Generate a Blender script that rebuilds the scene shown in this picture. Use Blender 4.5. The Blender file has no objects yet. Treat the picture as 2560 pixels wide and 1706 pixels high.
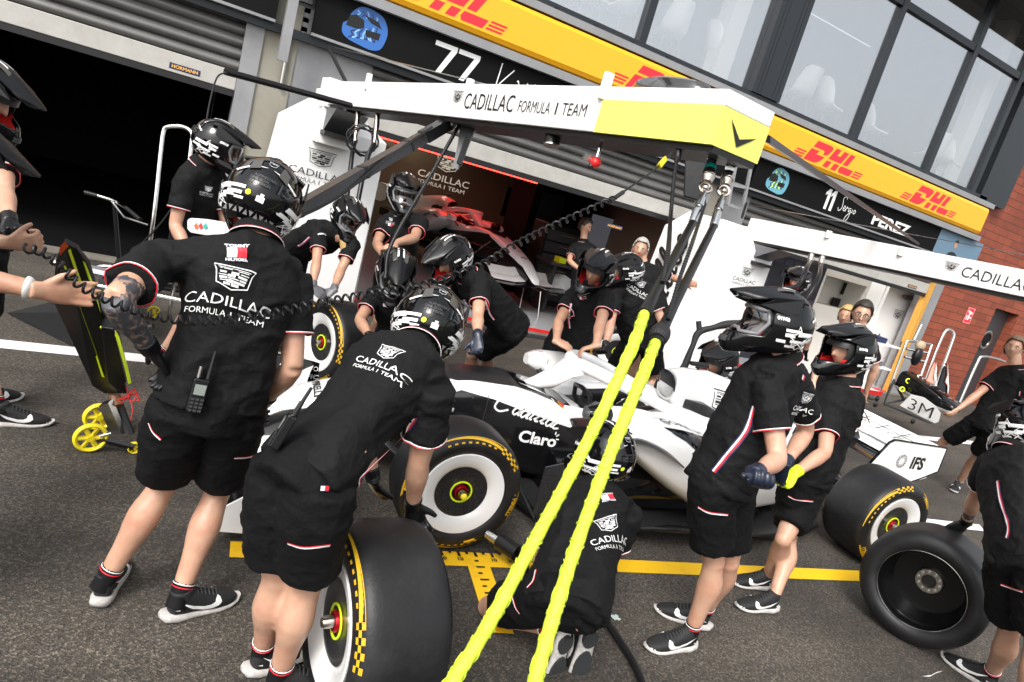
import bpy, bmesh, math, random
from mathutils import Vector as V, Matrix, noise, Quaternion
from mathutils.bvhtree import BVHTree
random.seed(7)
sc=bpy.context.scene; COL=sc.collection
R=math.radians
# ------------------------------------------------------------ camera (2 m above the pit lane, rolled and tipped down)
CR=V((.86893,-.41416,.27097)); CD=V((.13919,-.32091,-.93683)); CF=V((.47495,.85176,-.2212))
EYE=V((0,0,2.0)); FOC=1680.0
cam=bpy.data.cameras.new('camera'); camo=bpy.data.objects.new('camera',cam); COL.objects.link(camo)
cam.sensor_width=36; cam.lens=FOC/2560*36; cam.clip_end=600; cam.clip_start=.05
m=Matrix(((CR.x,-CD.x,-CF.x,0),(CR.y,-CD.y,-CF.y,0),(CR.z,-CD.z,-CF.z,EYE.z),(0,0,0,1))); camo.matrix_world=m
sc.camera=camo
# ------------------------------------------------------------ light: bright overcast
w=bpy.data.worlds.new('World'); sc.world=w; w.use_nodes=True
nt=w.node_tree; nt.nodes.clear()
sky=nt.nodes.new('ShaderNodeTexSky'); sky.sky_type='NISHITA'; sky.sun_disc=False
SUN_EL,SUN_AZ=46,222        # direction the light comes from: azimuth from +X
sky.sun_elevation=R(SUN_EL); sky.sun_rotation=R(90-SUN_AZ); sky.air_density=1.4; sky.dust_density=4.0; sky.ozone_density=.6
hs=nt.nodes.new('ShaderNodeHueSaturation'); hs.inputs['Saturation'].default_value=.22
bg=nt.nodes.new('ShaderNodeBackground'); bg.inputs[1].default_value=.15
wo=nt.nodes.new('ShaderNodeOutputWorld')
nt.links.new(sky.outputs[0],hs.inputs['Color']); nt.links.new(hs.outputs[0],bg.inputs[0]); nt.links.new(bg.outputs[0],wo.inputs[0])
sl=bpy.data.lights.new('sun','SUN'); sl.energy=1.15; sl.angle=R(18); sl.color=(1,.96,.9)
so=bpy.data.objects.new('sun',sl); COL.objects.link(so)
sd=V((math.cos(R(SUN_EL))*math.cos(R(SUN_AZ)),math.cos(R(SUN_EL))*math.sin(R(SUN_AZ)),math.sin(R(SUN_EL))))
so.rotation_euler=sd.to_track_quat('Z','Y').to_euler()
sc.view_settings.view_transform='Standard'; sc.view_settings.look='None'; sc.view_settings.exposure=1.0; sc.view_settings.gamma=1
sc.cycles.max_bounces=6; sc.cycles.diffuse_bounces=3; sc.cycles.glossy_bounces=3; sc.cycles.transparent_max_bounces=6
sc.cycles.use_denoising=True; sc.cycles.caustics_reflective=False; sc.cycles.caustics_refractive=False
# ------------------------------------------------------------ measuring helpers: photo position (2353 px wide) -> world point
K=2560/2353
def ray(x,y): return CR*((x*K-1280)/FOC)+CD*((y*K-853)/FOC)+CF
def gz(x,y,z=0.0): r=ray(x,y); return EYE+r*((z-EYE.z)/r.z)
def ay(x,y,Y): r=ray(x,y); return EYE+r*(Y/r.y)
def ax(x,y,X): r=ray(x,y); return EYE+r*(X/r.x)
def ad(x,y,d): return EYE+ray(x,y)*d
def sph(P,x,y,L,s):
    r=ray(x,y); o=EYE-P; a=r.dot(r); b=r.dot(o); c=o.dot(o)-L*L; q=b*b-a*c
    t=(-b+(s*math.sqrt(q) if q>0 else 0))/a
    return EYE+r*t
# ------------------------------------------------------------ object helpers
def link(o,parent=None):
    COL.objects.link(o)
    if parent is not None: o.parent=parent
    return o
def tag(o,label=None,cat=None,group=None,kind=None):
    if label: o['label']=label
    if cat: o['category']=cat
    if group: o['group']=group
    if kind: o['kind']=kind
    return o
def empty(name,loc=(0,0,0),**k):
    o=bpy.data.objects.new(name,None); o.location=loc; o.empty_display_size=.1; link(o)
    bpy.context.view_layer.update() if False else None
    return tag(o,**k)
def place(o,parent,world=True):
    # parent a world-space mesh under an Empty/thing whose transform is its own location
    o.parent=parent
    if world: o.matrix_parent_inverse=parent_world(parent).inverted()
def parent_world(p):
    M=Matrix.LocRotScale(p.location,p.rotation_euler,p.scale)
    if p.parent is not None: M=parent_world(p.parent)@p.matrix_parent_inverse@M
    return M
class MB:
    def __init__(s): s.v=[]; s.f=[]; s.m=[]; s.mats=[]
    def mi(s,mat):
        if mat is None: return 0
        if mat not in s.mats: s.mats.append(mat)
        return s.mats.index(mat)
    def add(s,vs,fs,mat=None):
        b=len(s.v); s.v+= [V(p) for p in vs]; i=s.mi(mat)
        for f in fs: s.f.append([b+j for j in f]); s.m.append(i)
        return s
    def box(s,c,d,mat=None,rot=None):
        c=V(c); x,y,z=[q/2 for q in d]
        vs=[V((a*x,b*y,e*z)) for a in(-1,1) for b in(-1,1) for e in(-1,1)]
        if rot is not None: vs=[rot@p for p in vs]
        return s.add([p+c for p in vs],[(0,1,3,2),(4,6,7,5),(0,4,5,1),(2,3,7,6),(0,2,6,4),(1,5,7,3)],mat)
    def bb(s,a,b,mat=None):
        return s.box([(p+q)/2 for p,q in zip(a,b)],[abs(q-p) for p,q in zip(a,b)],mat)
    def hexa(s,p,mat=None):  # 8 points: bottom 4 ccw, top 4
        return s.add(p,[(3,2,1,0),(4,5,6,7),(0,1,5,4),(1,2,6,5),(2,3,7,6),(3,0,4,7)],mat)
    def prism(s,poly,ext,mat=None): # poly list of V, extruded by vector
        n=len(poly); e=V(ext); vs=[V(p) for p in poly]+[V(p)+e for p in poly]
        return s.add(vs,[list(range(n))[::-1],list(range(n,2*n))]+[(i,(i+1)%n,n+(i+1)%n,n+i) for i in range(n)],mat)
    def rings(s,rs,mat=None,cap=True,closed=False):
        n=len(rs[0]); vs=[p for r in rs for p in r]; fs=[]
        m_=len(rs)
        for i in range(m_ if closed else m_-1):
            for j in range(n):
                fs.append((i*n+j,i*n+(j+1)%n,((i+1)%m_)*n+(j+1)%n,((i+1)%m_)*n+j))
        if cap and not closed: fs+=[list(range(n))[::-1],list(range((m_-1)*n,m_*n))]
        return s.add(vs,fs,mat)
    def tube(s,pts,rad,mat=None,n=10,ref=None,sub=0,cap=True,closed=False,e=1.0):
        sp=lambda q: math.copysign(abs(q)**e,q)
        pts=[V(p) for p in pts]
        rad=[rad]*len(pts) if not isinstance(rad,list) else list(rad)
        rad=[(r,r) if not isinstance(r,(list,tuple)) else r for r in rad]
        if sub: pts,rad=catmull(pts,rad,sub)
        N=len(pts); rs=[]; prev=None
        for i in range(N):
            if closed: t=(pts[(i+1)%N]-pts[i-1])
            else: t=pts[min(i+1,N-1)]-pts[max(i-1,0)]
            if t.length<1e-9: t=V((0,0,1))
            t.normalize()
            if ref is not None: a=(V(ref)-t*V(ref).dot(t))
            elif prev is None: a=t.orthogonal()
            else: a=prev-t*prev.dot(t)
            if a.length<1e-6: a=t.orthogonal()
            a.normalize(); prev=a; b=t.cross(a)
            rs.append([pts[i]+a*(rad[i][0]*sp(math.cos(2*math.pi*j/n)))+b*(rad[i][1]*sp(math.sin(2*math.pi*j/n))) for j in range(n)])
        return s.rings(rs,mat,cap,closed)
    def ball(s,c,r,mat=None,n=12,M=None):
        r=(r,r,r) if not isinstance(r,(tuple,list)) else r
        rs=[]
        for i in range(1,n):
            a=math.pi*i/n; rs.append([V((r[0]*math.sin(a)*math.cos(2*math.pi*j/(2*n)),r[1]*math.sin(a)*math.sin(2*math.pi*j/(2*n)),-r[2]*math.cos(a))) for j in range(2*n)])
        if M is not None: rs=[[M@p for p in q] for q in rs]
        return s.rings([[p+V(c) for p in q] for q in rs],mat)
    def lathe(s,prof,mat=None,n=48,axis='Y',c=(0,0,0)): # prof: (along, radius)
        rs=[]
        for (a,r) in prof:
            ring=[]
            for j in range(n):
                t=2*math.pi*j/n; x,z=r*math.cos(t),r*math.sin(t)
                p=V((x,a,z)) if axis=='Y' else (V((a,x,z)) if axis=='X' else V((x,z,a)))
                ring.append(p+V(c))
            rs.append(ring)
        return s.rings(rs,mat,cap=False)
    def build(s,name,mats=None,parent=None,smooth=False,angle=40,world=True,bevel=0):
        me=bpy.data.meshes.new(name); me.from_pydata([tuple(p) for p in s.v],[],s.f)
        ml=s.mats if s.mats else []
        if mats is not None: ml=mats if isinstance(mats,list) else [mats]
        for q in ml: me.materials.append(q)
        if len(ml)>1: me.polygons.foreach_set('material_index',s.m)
        me.validate(); me.update()
        if smooth:
            me.polygons.foreach_set('use_smooth',[True]*len(me.polygons))
            me.set_sharp_from_angle(angle=R(angle))
        o=bpy.data.objects.new(name,me); COL.objects.link(o)
        if parent is not None: place(o,parent,world)
        if bevel:
            b=o.modifiers.new('b','BEVEL'); b.width=bevel; b.segments=2; b.limit_method='ANGLE'; b.angle_limit=R(35)
        return o
def catmull(pts,rad,sub):
    P=[pts[0]*2-pts[1]]+pts+[pts[-1]*2-pts[-2]]; o=[];ro=[]
    for i in range(1,len(P)-2):
        for k in range(sub):
            t=k/sub; p0,p1,p2,p3=P[i-1:i+3]
            o.append(.5*((2*p1)+(p2-p0)*t+(2*p0-5*p1+4*p2-p3)*t*t+(3*p1-p0-3*p2+p3)*t**3))
            e=t*t*(3-2*t); a,b=rad[i-1],rad[i]; ro.append((a[0]+(b[0]-a[0])*e,a[1]+(b[1]-a[1])*e))
    o.append(pts[-1]); ro.append(rad[-1]); return o,ro
def spline(pts,sub): return catmull([V(p) for p in pts],[(1,1)]*len(pts),sub)[0]
def bvh_of(o,world=True):
    dg=bpy.context.evaluated_depsgraph_get()
    me=o.data; M=parent_world(o) if world else Matrix()
    vs=[M@v.co for v in me.vertices]; return BVHTree.FromPolygons(vs,[tuple(p.vertices) for p in me.polygons])
def remesh(o,vox,smooth=4,disp=None,fac=.5):
    # fuse overlapping volumes of an object into one continuous skin
    md=o.modifiers.new('r','REMESH'); md.mode='VOXEL'; md.voxel_size=vox; md.use_smooth_shade=True
    if smooth:
        ms=o.modifiers.new('s','SMOOTH'); ms.iterations=smooth; ms.factor=fac
    dg=bpy.context.evaluated_depsgraph_get(); dg.update()
    me=bpy.data.meshes.new_from_object(o.evaluated_get(dg)); o.modifiers.clear()
    old=o.data; me.name=old.name
    for q in old.materials:
        if len(me.materials)<len(old.materials): me.materials.append(q)
    o.data=me; bpy.data.meshes.remove(old)
    if disp:
        M=parent_world(o)
        ns=[v.normal.copy() for v in me.vertices]
        for v,n in zip(me.vertices,ns): v.co=v.co+n*disp(M@v.co)
    me.polygons.foreach_set('use_smooth',[True]*len(me.polygons)); me.update()
    return o
# ------------------------------------------------------------ materials
def mat(name,col,rough=.5,metal=0,spec=.5,coat=0,emit=None,bump=None,var=None,sheen=0,sss=0):
    m=bpy.data.materials.new(name); m.use_nodes=True; t=m.node_tree; b=t.nodes['Principled BSDF']
    b.inputs['Base Color'].default_value=(*col,1); b.inputs['Roughness'].default_value=rough; b.inputs['Metallic'].default_value=metal
    b.inputs['Specular IOR Level'].default_value=spec; b.inputs['Coat Weight'].default_value=coat; b.inputs['Coat Roughness'].default_value=.04
    if sheen: b.inputs['Sheen Weight'].default_value=sheen; b.inputs['Sheen Roughness'].default_value=.4
    if sss: b.inputs['Subsurface Weight'].default_value=sss; b.inputs['Subsurface Radius'].default_value=(.012,.005,.003); b.inputs['Subsurface Scale'].default_value=1
    if emit: b.inputs['Emission Color'].default_value=(*emit[0],1); b.inputs['Emission Strength'].default_value=emit[1]
    tc=t.nodes.new('ShaderNodeTexCoord')
    if bump:
        n=t.nodes.new('ShaderNodeTexNoise'); n.inputs['Scale'].default_value=bump[0]; n.inputs['Detail'].default_value=6
        u=t.nodes.new('ShaderNodeBump'); u.inputs['Strength'].default_value=bump[1]; u.inputs['Distance'].default_value=bump[2] if len(bump)>2 else .01
        t.links.new(tc.outputs['Object'],n.inputs['Vector']); t.links.new(n.outputs[0],u.inputs['Height']); t.links.new(u.outputs[0],b.inputs['Normal'])
    if var: # (scale, colour2, lo, hi)
        n=t.nodes.new('ShaderNodeTexNoise'); n.inputs['Scale'].default_value=var[0]; n.inputs['Detail'].default_value=8; n.inputs['Roughness'].default_value=.65
        r=t.nodes.new('ShaderNodeMapRange'); r.inputs[1].default_value=var[2]; r.inputs[2].default_value=var[3]
        x=t.nodes.new('ShaderNodeMix'); x.data_type='RGBA'; x.inputs[6].default_value=(*col,1); x.inputs[7].default_value=(*var[1],1)
        t.links.new(tc.outputs['Object'],n.inputs['Vector']); t.links.new(n.outputs[0],r.inputs[0]); t.links.new(r.outputs[0],x.inputs[0]); t.links.new(x.outputs[2],b.inputs['Base Color'])
    return m
M={}
M['white']=mat('white paint',(.8,.8,.8),.3,coat=.3,var=(1.5,(.74,.74,.73),.45,.75))
M['panelwhite']=mat('white panel',(.8,.8,.8),.35,var=(.8,(.74,.74,.73),.4,.8))
M['rimblack']=mat('rim black',(.004,.004,.0045),.22,spec=.35)
M['carwhite']=mat('white livery',(.8,.8,.8),.22,coat=.5)
M['lime']=mat('lime',(.75,.95,.02),.4)
M['limepale']=mat('lime sleeve',(.5,.64,.04),.6,bump=(30,.25,.01))
M['yellow']=mat('yellow paint',(.85,.5,.01),.55,var=(9,(.6,.34,.01),.55,.85))
M['wheelyellow']=mat('yellow plastic',(.85,.68,.02),.4)
M['tyreyellow']=mat('tyre marking',(.62,.36,.01),.6)
M['dhl']=mat('sign yellow',(.85,.4,.008),.35,coat=.2)
M['red']=mat('red',(.62,.015,.015),.4)
M['signred']=mat('sign red',(.72,.02,.035),.4)
M['nutred']=mat('anodised red',(.5,.01,.02),.25,.7)
M['orange']=mat('orange tape',(.85,.1,.01),.5)
M['black']=mat('black',(.008,.008,.009),.45)
M['gloss']=mat('gloss black',(.004,.004,.005),.07,spec=.42)
M['satin']=mat('satin black',(.006,.006,.007),.33,spec=.35,bump=(40,.1))
M['carbon']=mat('carbon',(.010,.010,.011),.25,spec=.4,var=(260,(.035,.035,.037),.45,.55))
M['rubber']=mat('tyre rubber',(.007,.007,.008),.48,spec=.4,bump=(60,.12),var=(5,(.02,.02,.021),.45,.75))
M['sidewall']=mat('sidewall rubber',(.008,.008,.008),.34)
M['cloth']=mat('black polo cloth',(.0055,.0055,.0062),.8,spec=.2,bump=(11,.75,.03))
M['shorts']=mat('black shorts cloth',(.0035,.0035,.0042),.82,spec=.18,bump=(13,.65,.03))
M['strap']=mat('webbing',(.01,.01,.011),.7)
M['grey']=mat('grey',(.11,.11,.12),.4)
M['dgrey']=mat('dark grey',(.035,.037,.04),.4)
M['lgrey']=mat('light grey paint',(.25,.255,.265),.4,var=(3,(.21,.21,.22),.4,.7))
M['slat']=mat('roller slat',(.15,.147,.143),.38,.25,var=(2,(.115,.112,.108),.4,.8))
M['rail']=mat('door rail',(.45,.44,.41),.4,.1,var=(5,(.36,.35,.32),.4,.75))
M['steel']=mat('steel',(.55,.54,.52),.22,1)
M['chrome']=mat('chrome',(.8,.8,.8),.1,1)
M['brass']=mat('nickel fitting',(.48,.43,.38),.22,1)
M['zinc']=mat('zinc',(.6,.62,.62),.25,1)
M['teal']=mat('teal ring',(.0,.3,.25),.4)
M['blue']=mat('blue',(.02,.09,.42),.4)
M['navy']=mat('navy',(.012,.02,.075),.5)
M['navyglove']=mat('navy glove',(.008,.013,.03),.35)
M['txt']=mat('white print',(.8,.8,.8),.6)
M['btxt']=mat('black print',(.01,.01,.01),.5)
M['gtxt']=mat('grey print',(.28,.28,.28),.5)
M['dim']=mat('dark print',(.05,.05,.055),.35)
M['concrete']=mat('concrete',(.25,.24,.2),.85,bump=(20,.3),var=(2.2,(.22,.2,.16),.4,.7))
M['frame']=mat('window frame',(.022,.026,.032),.35,.3)
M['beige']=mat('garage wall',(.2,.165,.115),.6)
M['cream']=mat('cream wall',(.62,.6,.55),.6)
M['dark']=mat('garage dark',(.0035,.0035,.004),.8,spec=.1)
M['gfloor']=mat('garage floor',(.4,.4,.42),.15,coat=.4)
M['skin']=mat('skin',(.52,.31,.215),.42,sss=.1,bump=(220,.12),var=(9,(.46,.225,.15),.42,.7))
M['skin2']=mat('tanned skin',(.47,.27,.18),.42,sss=.1,bump=(220,.12),var=(11,(.38,.18,.115),.42,.72))
M['tattoo']=mat('tattooed skin',(.05,.052,.06),.5,var=(34,(.33,.22,.17),.52,.64))
M['hairgrey']=mat('grey hair',(.35,.34,.32),.6,bump=(120,.6))
M['hairdark']=mat('dark hair',(.02,.014,.01),.5,bump=(120,.6))
M['hairblond']=mat('blond hair',(.5,.33,.13),.5,bump=(120,.6))
M['hairbrown']=mat('brown hair',(.16,.1,.06),.5,bump=(120,.6))
M['chair']=mat('chair leather',(.8,.8,.74),.6)
M['foam']=mat('red padding',(.6,.01,.01),.7)
M['sole']=mat('shoe sole',(.52,.5,.48),.6,var=(30,(.36,.34,.32),.45,.7))
M['shoe']=mat('shoe mesh',(.01,.01,.011),.7,bump=(200,.3))
M['rear']=mat('brake glow plate',(.25,.15,.05),.4)
def glassmat(name,fac,col,rough=.0):
    m=bpy.data.materials.new(name); m.use_nodes=True; t=m.node_tree; t.nodes.clear()
    o=t.nodes.new('ShaderNodeOutputMaterial'); mx=t.nodes.new('ShaderNodeMixShader'); a=t.nodes.new('ShaderNodeBsdfTransparent'); b=t.nodes.new('ShaderNodeBsdfGlossy')
    a.inputs[0].default_value=(*col,1); b.inputs['Roughness'].default_value=rough; b.inputs[0].default_value=(.9,.92,.95,1); mx.inputs[0].default_value=fac
    t.links.new(a.outputs[0],mx.inputs[1]); t.links.new(b.outputs[0],mx.inputs[2]); t.links.new(mx.outputs[0],o.inputs[0]); return m
M['glass']=glassmat('window glass',.37,(.98,.99,1))
M['lens']=glassmat('goggle lens',.12,(.28,.24,.2),.05)
def asphalt():
    m=mat('asphalt',(.06,.06,.06),.85); t=m.node_tree; b=t.nodes['Principled BSDF']; L=t.links.new
    tc=t.nodes.new('ShaderNodeTexCoord')
    def nz(s,d=2,w=None):
        n=t.nodes.new('ShaderNodeTexNoise'); n.inputs['Scale'].default_value=s; n.inputs['Detail'].default_value=d; L(tc.outputs['Object'],n.inputs['Vector']); return n
    vo=t.nodes.new('ShaderNodeTexVoronoi'); vo.inputs['Scale'].default_value=125; L(tc.outputs['Object'],vo.inputs['Vector'])
    r1=t.nodes.new('ShaderNodeValToRGB'); e=r1.color_ramp.elements; e[0].position=.12; e[0].color=(.0145,.013,.0112,1); e[1].position=.95; e[1].color=(.19,.16,.125,1)
    e2=r1.color_ramp.elements.new(.6); e2.color=(.056,.048,.039,1)
    sep=t.nodes.new('ShaderNodeSeparateColor'); L(vo.outputs['Color'],sep.inputs[0])
    n1=nz(60,6); n2=nz(.7,4); mx=t.nodes.new('ShaderNodeMath'); mx.operation='MULTIPLY_ADD'; mx.inputs[1].default_value=.5; 
    h=t.nodes.new('ShaderNodeMath'); h.operation='MULTIPLY'; h.inputs[1].default_value=.55; L(n1.outputs[0],h.inputs[0]); L(sep.outputs[0],mx.inputs[0]); L(h.outputs[0],mx.inputs[2]); L(mx.outputs[0],r1.inputs[0])
    mm=t.nodes.new('ShaderNodeMapRange'); mm.inputs[1].default_value=.3; mm.inputs[2].default_value=.7; mm.inputs[3].default_value=.52; mm.inputs[4].default_value=1.35
    mpg=t.nodes.new('ShaderNodeMapping'); mpg.inputs['Scale'].default_value=(.25,2.2,1); mpg.inputs['Rotation'].default_value=(0,0,R(4)); n3=t.nodes.new('ShaderNodeTexNoise'); n3.inputs['Scale'].default_value=1.3; n3.inputs['Detail'].default_value=5; L(tc.outputs['Object'],mpg.inputs[0]); L(mpg.outputs[0],n3.inputs[0])
    av=t.nodes.new('ShaderNodeMath'); av.operation='MULTIPLY_ADD'; av.inputs[1].default_value=.5; hf=t.nodes.new('ShaderNodeMath'); hf.operation='MULTIPLY'; hf.inputs[1].default_value=.5; L(n2.outputs[0],hf.inputs[0]); L(n3.outputs[0],av.inputs[0]); L(hf.outputs[0],av.inputs[2]); mm.inputs[1].default_value=.36; mm.inputs[2].default_value=.64; L(av.outputs[0],mm.inputs[0])
    v=t.nodes.new('ShaderNodeVectorMath'); v.operation='SCALE'; L(r1.outputs[0],v.inputs[0]); L(mm.outputs[0],v.inputs['Scale']); L(v.outputs[0],b.inputs['Base Color'])
    bu=t.nodes.new('ShaderNodeBump'); bu.inputs['Strength'].default_value=.6; bu.inputs['Distance'].default_value=.006; L(vo.outputs['Distance'],bu.inputs['Height']); L(bu.outputs[0],b.inputs['Normal'])
    return m
M['asphalt']=asphalt()
def brick():
    m=mat('brick',(.4,.1,.05),.7); t=m.node_tree; b=t.nodes['Principled BSDF']; L=t.links.new
    tc=t.nodes.new('ShaderNodeTexCoord'); mp=t.nodes.new('ShaderNodeMapping'); mp.inputs['Rotation'].default_value=(R(90),0,0)
    br=t.nodes.new('ShaderNodeTexBrick'); br.inputs['Color1'].default_value=(.27,.062,.028,1); br.inputs['Color2'].default_value=(.2,.042,.02,1); br.inputs['Mortar'].default_value=(.07,.03,.02,1)
    br.inputs['Scale'].default_value=1; br.inputs['Brick Width'].default_value=.55; br.inputs['Row Height'].default_value=.15; br.inputs['Mortar Size'].default_value=.008; br.inputs['Mortar Smooth'].default_value=.2
    n=t.nodes.new('ShaderNodeTexNoise'); n.inputs['Scale'].default_value=3; n.inputs['Detail'].default_value=5
    L(tc.outputs['Object'],mp.inputs[0]); L(mp.outputs[0],br.inputs[0]); L(tc.outputs['Object'],n.inputs[0])
    x=t.nodes.new('ShaderNodeMix'); x.data_type='RGBA'; x.blend_type='MULTIPLY'; x.inputs[0].default_value=.5
    L(br.outputs[0],x.inputs[6]); r=t.nodes.new('ShaderNodeMapRange'); r.inputs[3].default_value=.4; r.inputs[4].default_value=1.5; L(n.outputs[0],r.inputs[0]); L(r.outputs[0],x.inputs[7]); L(x.outputs[2],b.inputs['Base Color'])
    bu=t.nodes.new('ShaderNodeBump'); bu.inputs['Strength'].default_value=.5; bu.inputs['Distance'].default_value=.01; bu.invert=True; L(br.outputs[1],bu.inputs['Height']); L(bu.outputs[0],b.inputs['Normal'])
    return m
M['brick']=brick()
# ------------------------------------------------------------ flat shapes and lettering laid on surfaces
_tc={}
def text2d(s,bold=0,sx=1.0,shear=0,space=1.0):
    key=(s,bold,sx,shear,space)
    if key in _tc: return _tc[key]
    c=bpy.data.curves.new('t','FONT'); c.body=s; c.size=1; c.offset=bold; c.shear=shear; c.space_character=space; c.resolution_u=3; c.align_x='CENTER'; c.align_y='CENTER'
    o=bpy.data.objects.new('t',c); COL.objects.link(o); dg=bpy.context.evaluated_depsgraph_get(); dg.update()
    me=bpy.data.meshes.new_from_object(o.evaluated_get(dg)); COL.objects.unlink(o); bpy.data.objects.remove(o)
    vs=[(v.co.x*sx,v.co.y) for v in me.vertices]; fs=[tuple(p.vertices) for p in me.polygons]; bpy.data.meshes.remove(me)
    if vs:
        x0,x1=min(v[0] for v in vs),max(v[0] for v in vs); y0,y1=min(v[1] for v in vs),max(v[1] for v in vs)
        h=(y1-y0) or 1; vs=[((x-(x0+x1)/2)/h,(y-(y0+y1)/2)/h) for x,y in vs]
    _tc[key]=(vs,fs); return _tc[key]
def textWH(s,w,h,bold=0,dx=0,dy=0):
    vs,fs=text2d(s,bold); x0=min(v[0] for v in vs); x1=max(v[0] for v in vs); return ([(x/(x1-x0)*w+dx,y*h+dy) for x,y in vs],fs)
def team(w,crest_w=.5,crest=True):
    # shield above two lines of lettering; origin at the centre of the shield
    r=[xf(q,w*crest_w/2,0,0) for q in CREST] if crest else []
    return r+[textWH('CADILLAC',w,w*.118,.0,0,-w*.27),textWH('FORMULA',w*.46,w*.068,0,-w*.24,-w*.41),textWH('1',w*.016,w*.068,0,w*.045,-w*.41),textWH('TEAM',w*.33,w*.068,0,w*.28,-w*.41)]
def rect(x,y,w,h,sh=0): return ([(x-w/2-sh*h/2,y-h/2),(x+w/2-sh*h/2,y-h/2),(x+w/2+sh*h/2,y+h/2),(x-w/2+sh*h/2,y+h/2)],[(0,1,2,3)])
def poly2(pts): return (list(pts),[tuple(range(len(pts)))])
def strip2(pts,w,closed=False):
    n=len(pts); vs=[]; fs=[]
    for i,(x,y) in enumerate(pts):
        a=pts[i-1] if (i or closed) else pts[i]; b=pts[(i+1)%n] if (i<n-1 or closed) else pts[i]
        dx,dy=b[0]-a[0],b[1]-a[1]; l=math.hypot(dx,dy) or 1
        ww=w[i] if isinstance(w,(list,tuple)) else w
        vs+=[(x-dy/l*ww/2,y+dx/l*ww/2),(x+dy/l*ww/2,y-dx/l*ww/2)]
    for i in range(n if closed else n-1):
        j=(i+1)%n; fs.append((2*i,2*i+1,2*j+1,2*j))
    return vs,fs
def xf(sh,sc_=1,dx=0,dy=0,rot=0):
    vs,fs=sh; c,s=math.cos(rot),math.sin(rot); return ([((x*c-y*s)*sc_+dx,(x*s+y*c)*sc_+dy) for x,y in vs],fs)
def smooth2(pts,sub=5): return [(p.x,p.y) for p in spline([V((x,y,0)) for x,y in pts],sub)]
def crest(): # shield with stepped bars, about 2 wide
    o=[(-1,.56),(1,.56),(.84,.28),(.74,-.34),(0,-.56),(-.74,-.34),(-.84,.28)]
    r=[strip2([(x*.97,y*.97) for x,y in o],.055,True)]
    rows=[(.36,[(-.62,.1,.03),(-.3,.4,.03),(.42,.5,.03)]),(.24,[(-.5,.3,.09),(.05,.35,.13),(.5,.36,.04)]),(.1,[(-.5,.36,.04),(-.1,.36,.13),(.42,.4,.11)]),(-.04,[(-.46,.34,.12),(0,.5,.04),(.44,.3,.09)]),(-.18,[(-.4,.36,.04),(-.12,.3,.13),(.3,.5,.11)]),(-.32,[(-.25,.3,.08),(.12,.34,.13)]),(.43,[(0,1.5,.03)])]
    for y,l in rows:
        for x,w_,h in l: r.append(rect(x,y,w_,h))
    return r
CREST=crest()
def script_word(): # flowing lettering drawn as strokes (a capital C then adillac), about 5 long
    W=[]
    W.append([(.75,.75),(.6,.95),(.2,.9),(-.15,.5),(-.1,.05),(.3,-.1),(.7,.15)])
    W.append([(.75,.75),(1.0,1.0),(.6,1.15),(.1,1.05),(-.3,.7)])
    x=1.0
    for ch in 'adillac':
        if ch=='a': W.append([(x+.3,.42),(x+.05,.42),(x,.15),(x+.18,.0),(x+.32,.2),(x+.4,.45),(x+.36,.08),(x+.5,.05)]); x+=.52
        if ch=='d': W.append([(x+.3,.42),(x+.05,.42),(x,.15),(x+.18,.0),(x+.34,.3),(x+.55,1.0),(x+.4,.1),(x+.55,.05)]); x+=.56
        if ch=='i': W.append([(x+.1,.42),(x+.06,.08),(x+.22,.05)]); W.append([(x+.16,.62),(x+.19,.68)]); x+=.3
        if ch=='l': W.append([(x,.1),(x+.3,.6),(x+.42,.98),(x+.28,.95),(x+.12,.3),(x+.14,.05),(x+.32,.08)]); x+=.4
        if ch=='c': W.append([(x+.32,.36),(x+.15,.44),(x,.2),(x+.1,.0),(x+.38,.08)]); x+=.4
    out=[]
    for s in W:
        p=smooth2(s,5); p=[(a+b*.35-2.1,b-.4) for a,b in p]; out.append(strip2(p,.115))
    return out
SCRIPT=script_word()
def lay(parts,o,U,Vv,bvh=None,N=None,off=.002,size=1.0,far=.25,maxd=.03):
    """put flat shapes at o on axes U,V; when a bvh is given they are wrapped on to that surface"""
    U=U.normalized(); Vv=Vv.normalized(); N=U.cross(Vv).normalized() if N is None else N
    bm=bmesh.new()
    for vs,fs in parts:
        bv=[bm.verts.new((x*size,y*size,0)) for x,y in vs]
        for f in fs:
            try: bm.faces.new([bv[i] for i in f])
            except ValueError: pass
    if bvh is not None:
        bmesh.ops.triangulate(bm,faces=bm.faces)
        for _ in range(6):
            ee=[e for e in bm.edges if e.calc_length()>maxd]
            if not ee: break
            bmesh.ops.subdivide_edges(bm,edges=ee,cuts=1); bmesh.ops.triangulate(bm,faces=bm.faces)
    vs=[]
    for i,v in enumerate(bm.verts):
        p=o+U*v.co.x+Vv*v.co.y; v.index=i
        if bvh is not None:
            h=bvh.ray_cast(p+N*far,-N,far*2.5)
            if h[0] is not None: p=h[0]+N*off*.3+h[1]*(off if h[1].dot(N)>0 else -off)
            else: p=None
        else: p=p+N*off
        vs.append(p)
    fs=[[v.index for v in f.verts] for f in bm.faces]; bm.free()
    fs=[f for f in fs if all(vs[i] is not None for i in f)]
    if bvh is not None: # drop pieces that fell over an edge
        fs=[f for f in fs if max((vs[f[i]]-vs[f[i-1]]).length for i in range(len(f)))<maxd*4]
    vs=[v if v is not None else V((0,0,0)) for v in vs]
    used=sorted({i for f in fs for i in f}); mp={i:k for k,i in enumerate(used)}
    return [vs[i] for i in used],[[mp[i] for i in f] for f in fs]
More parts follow.
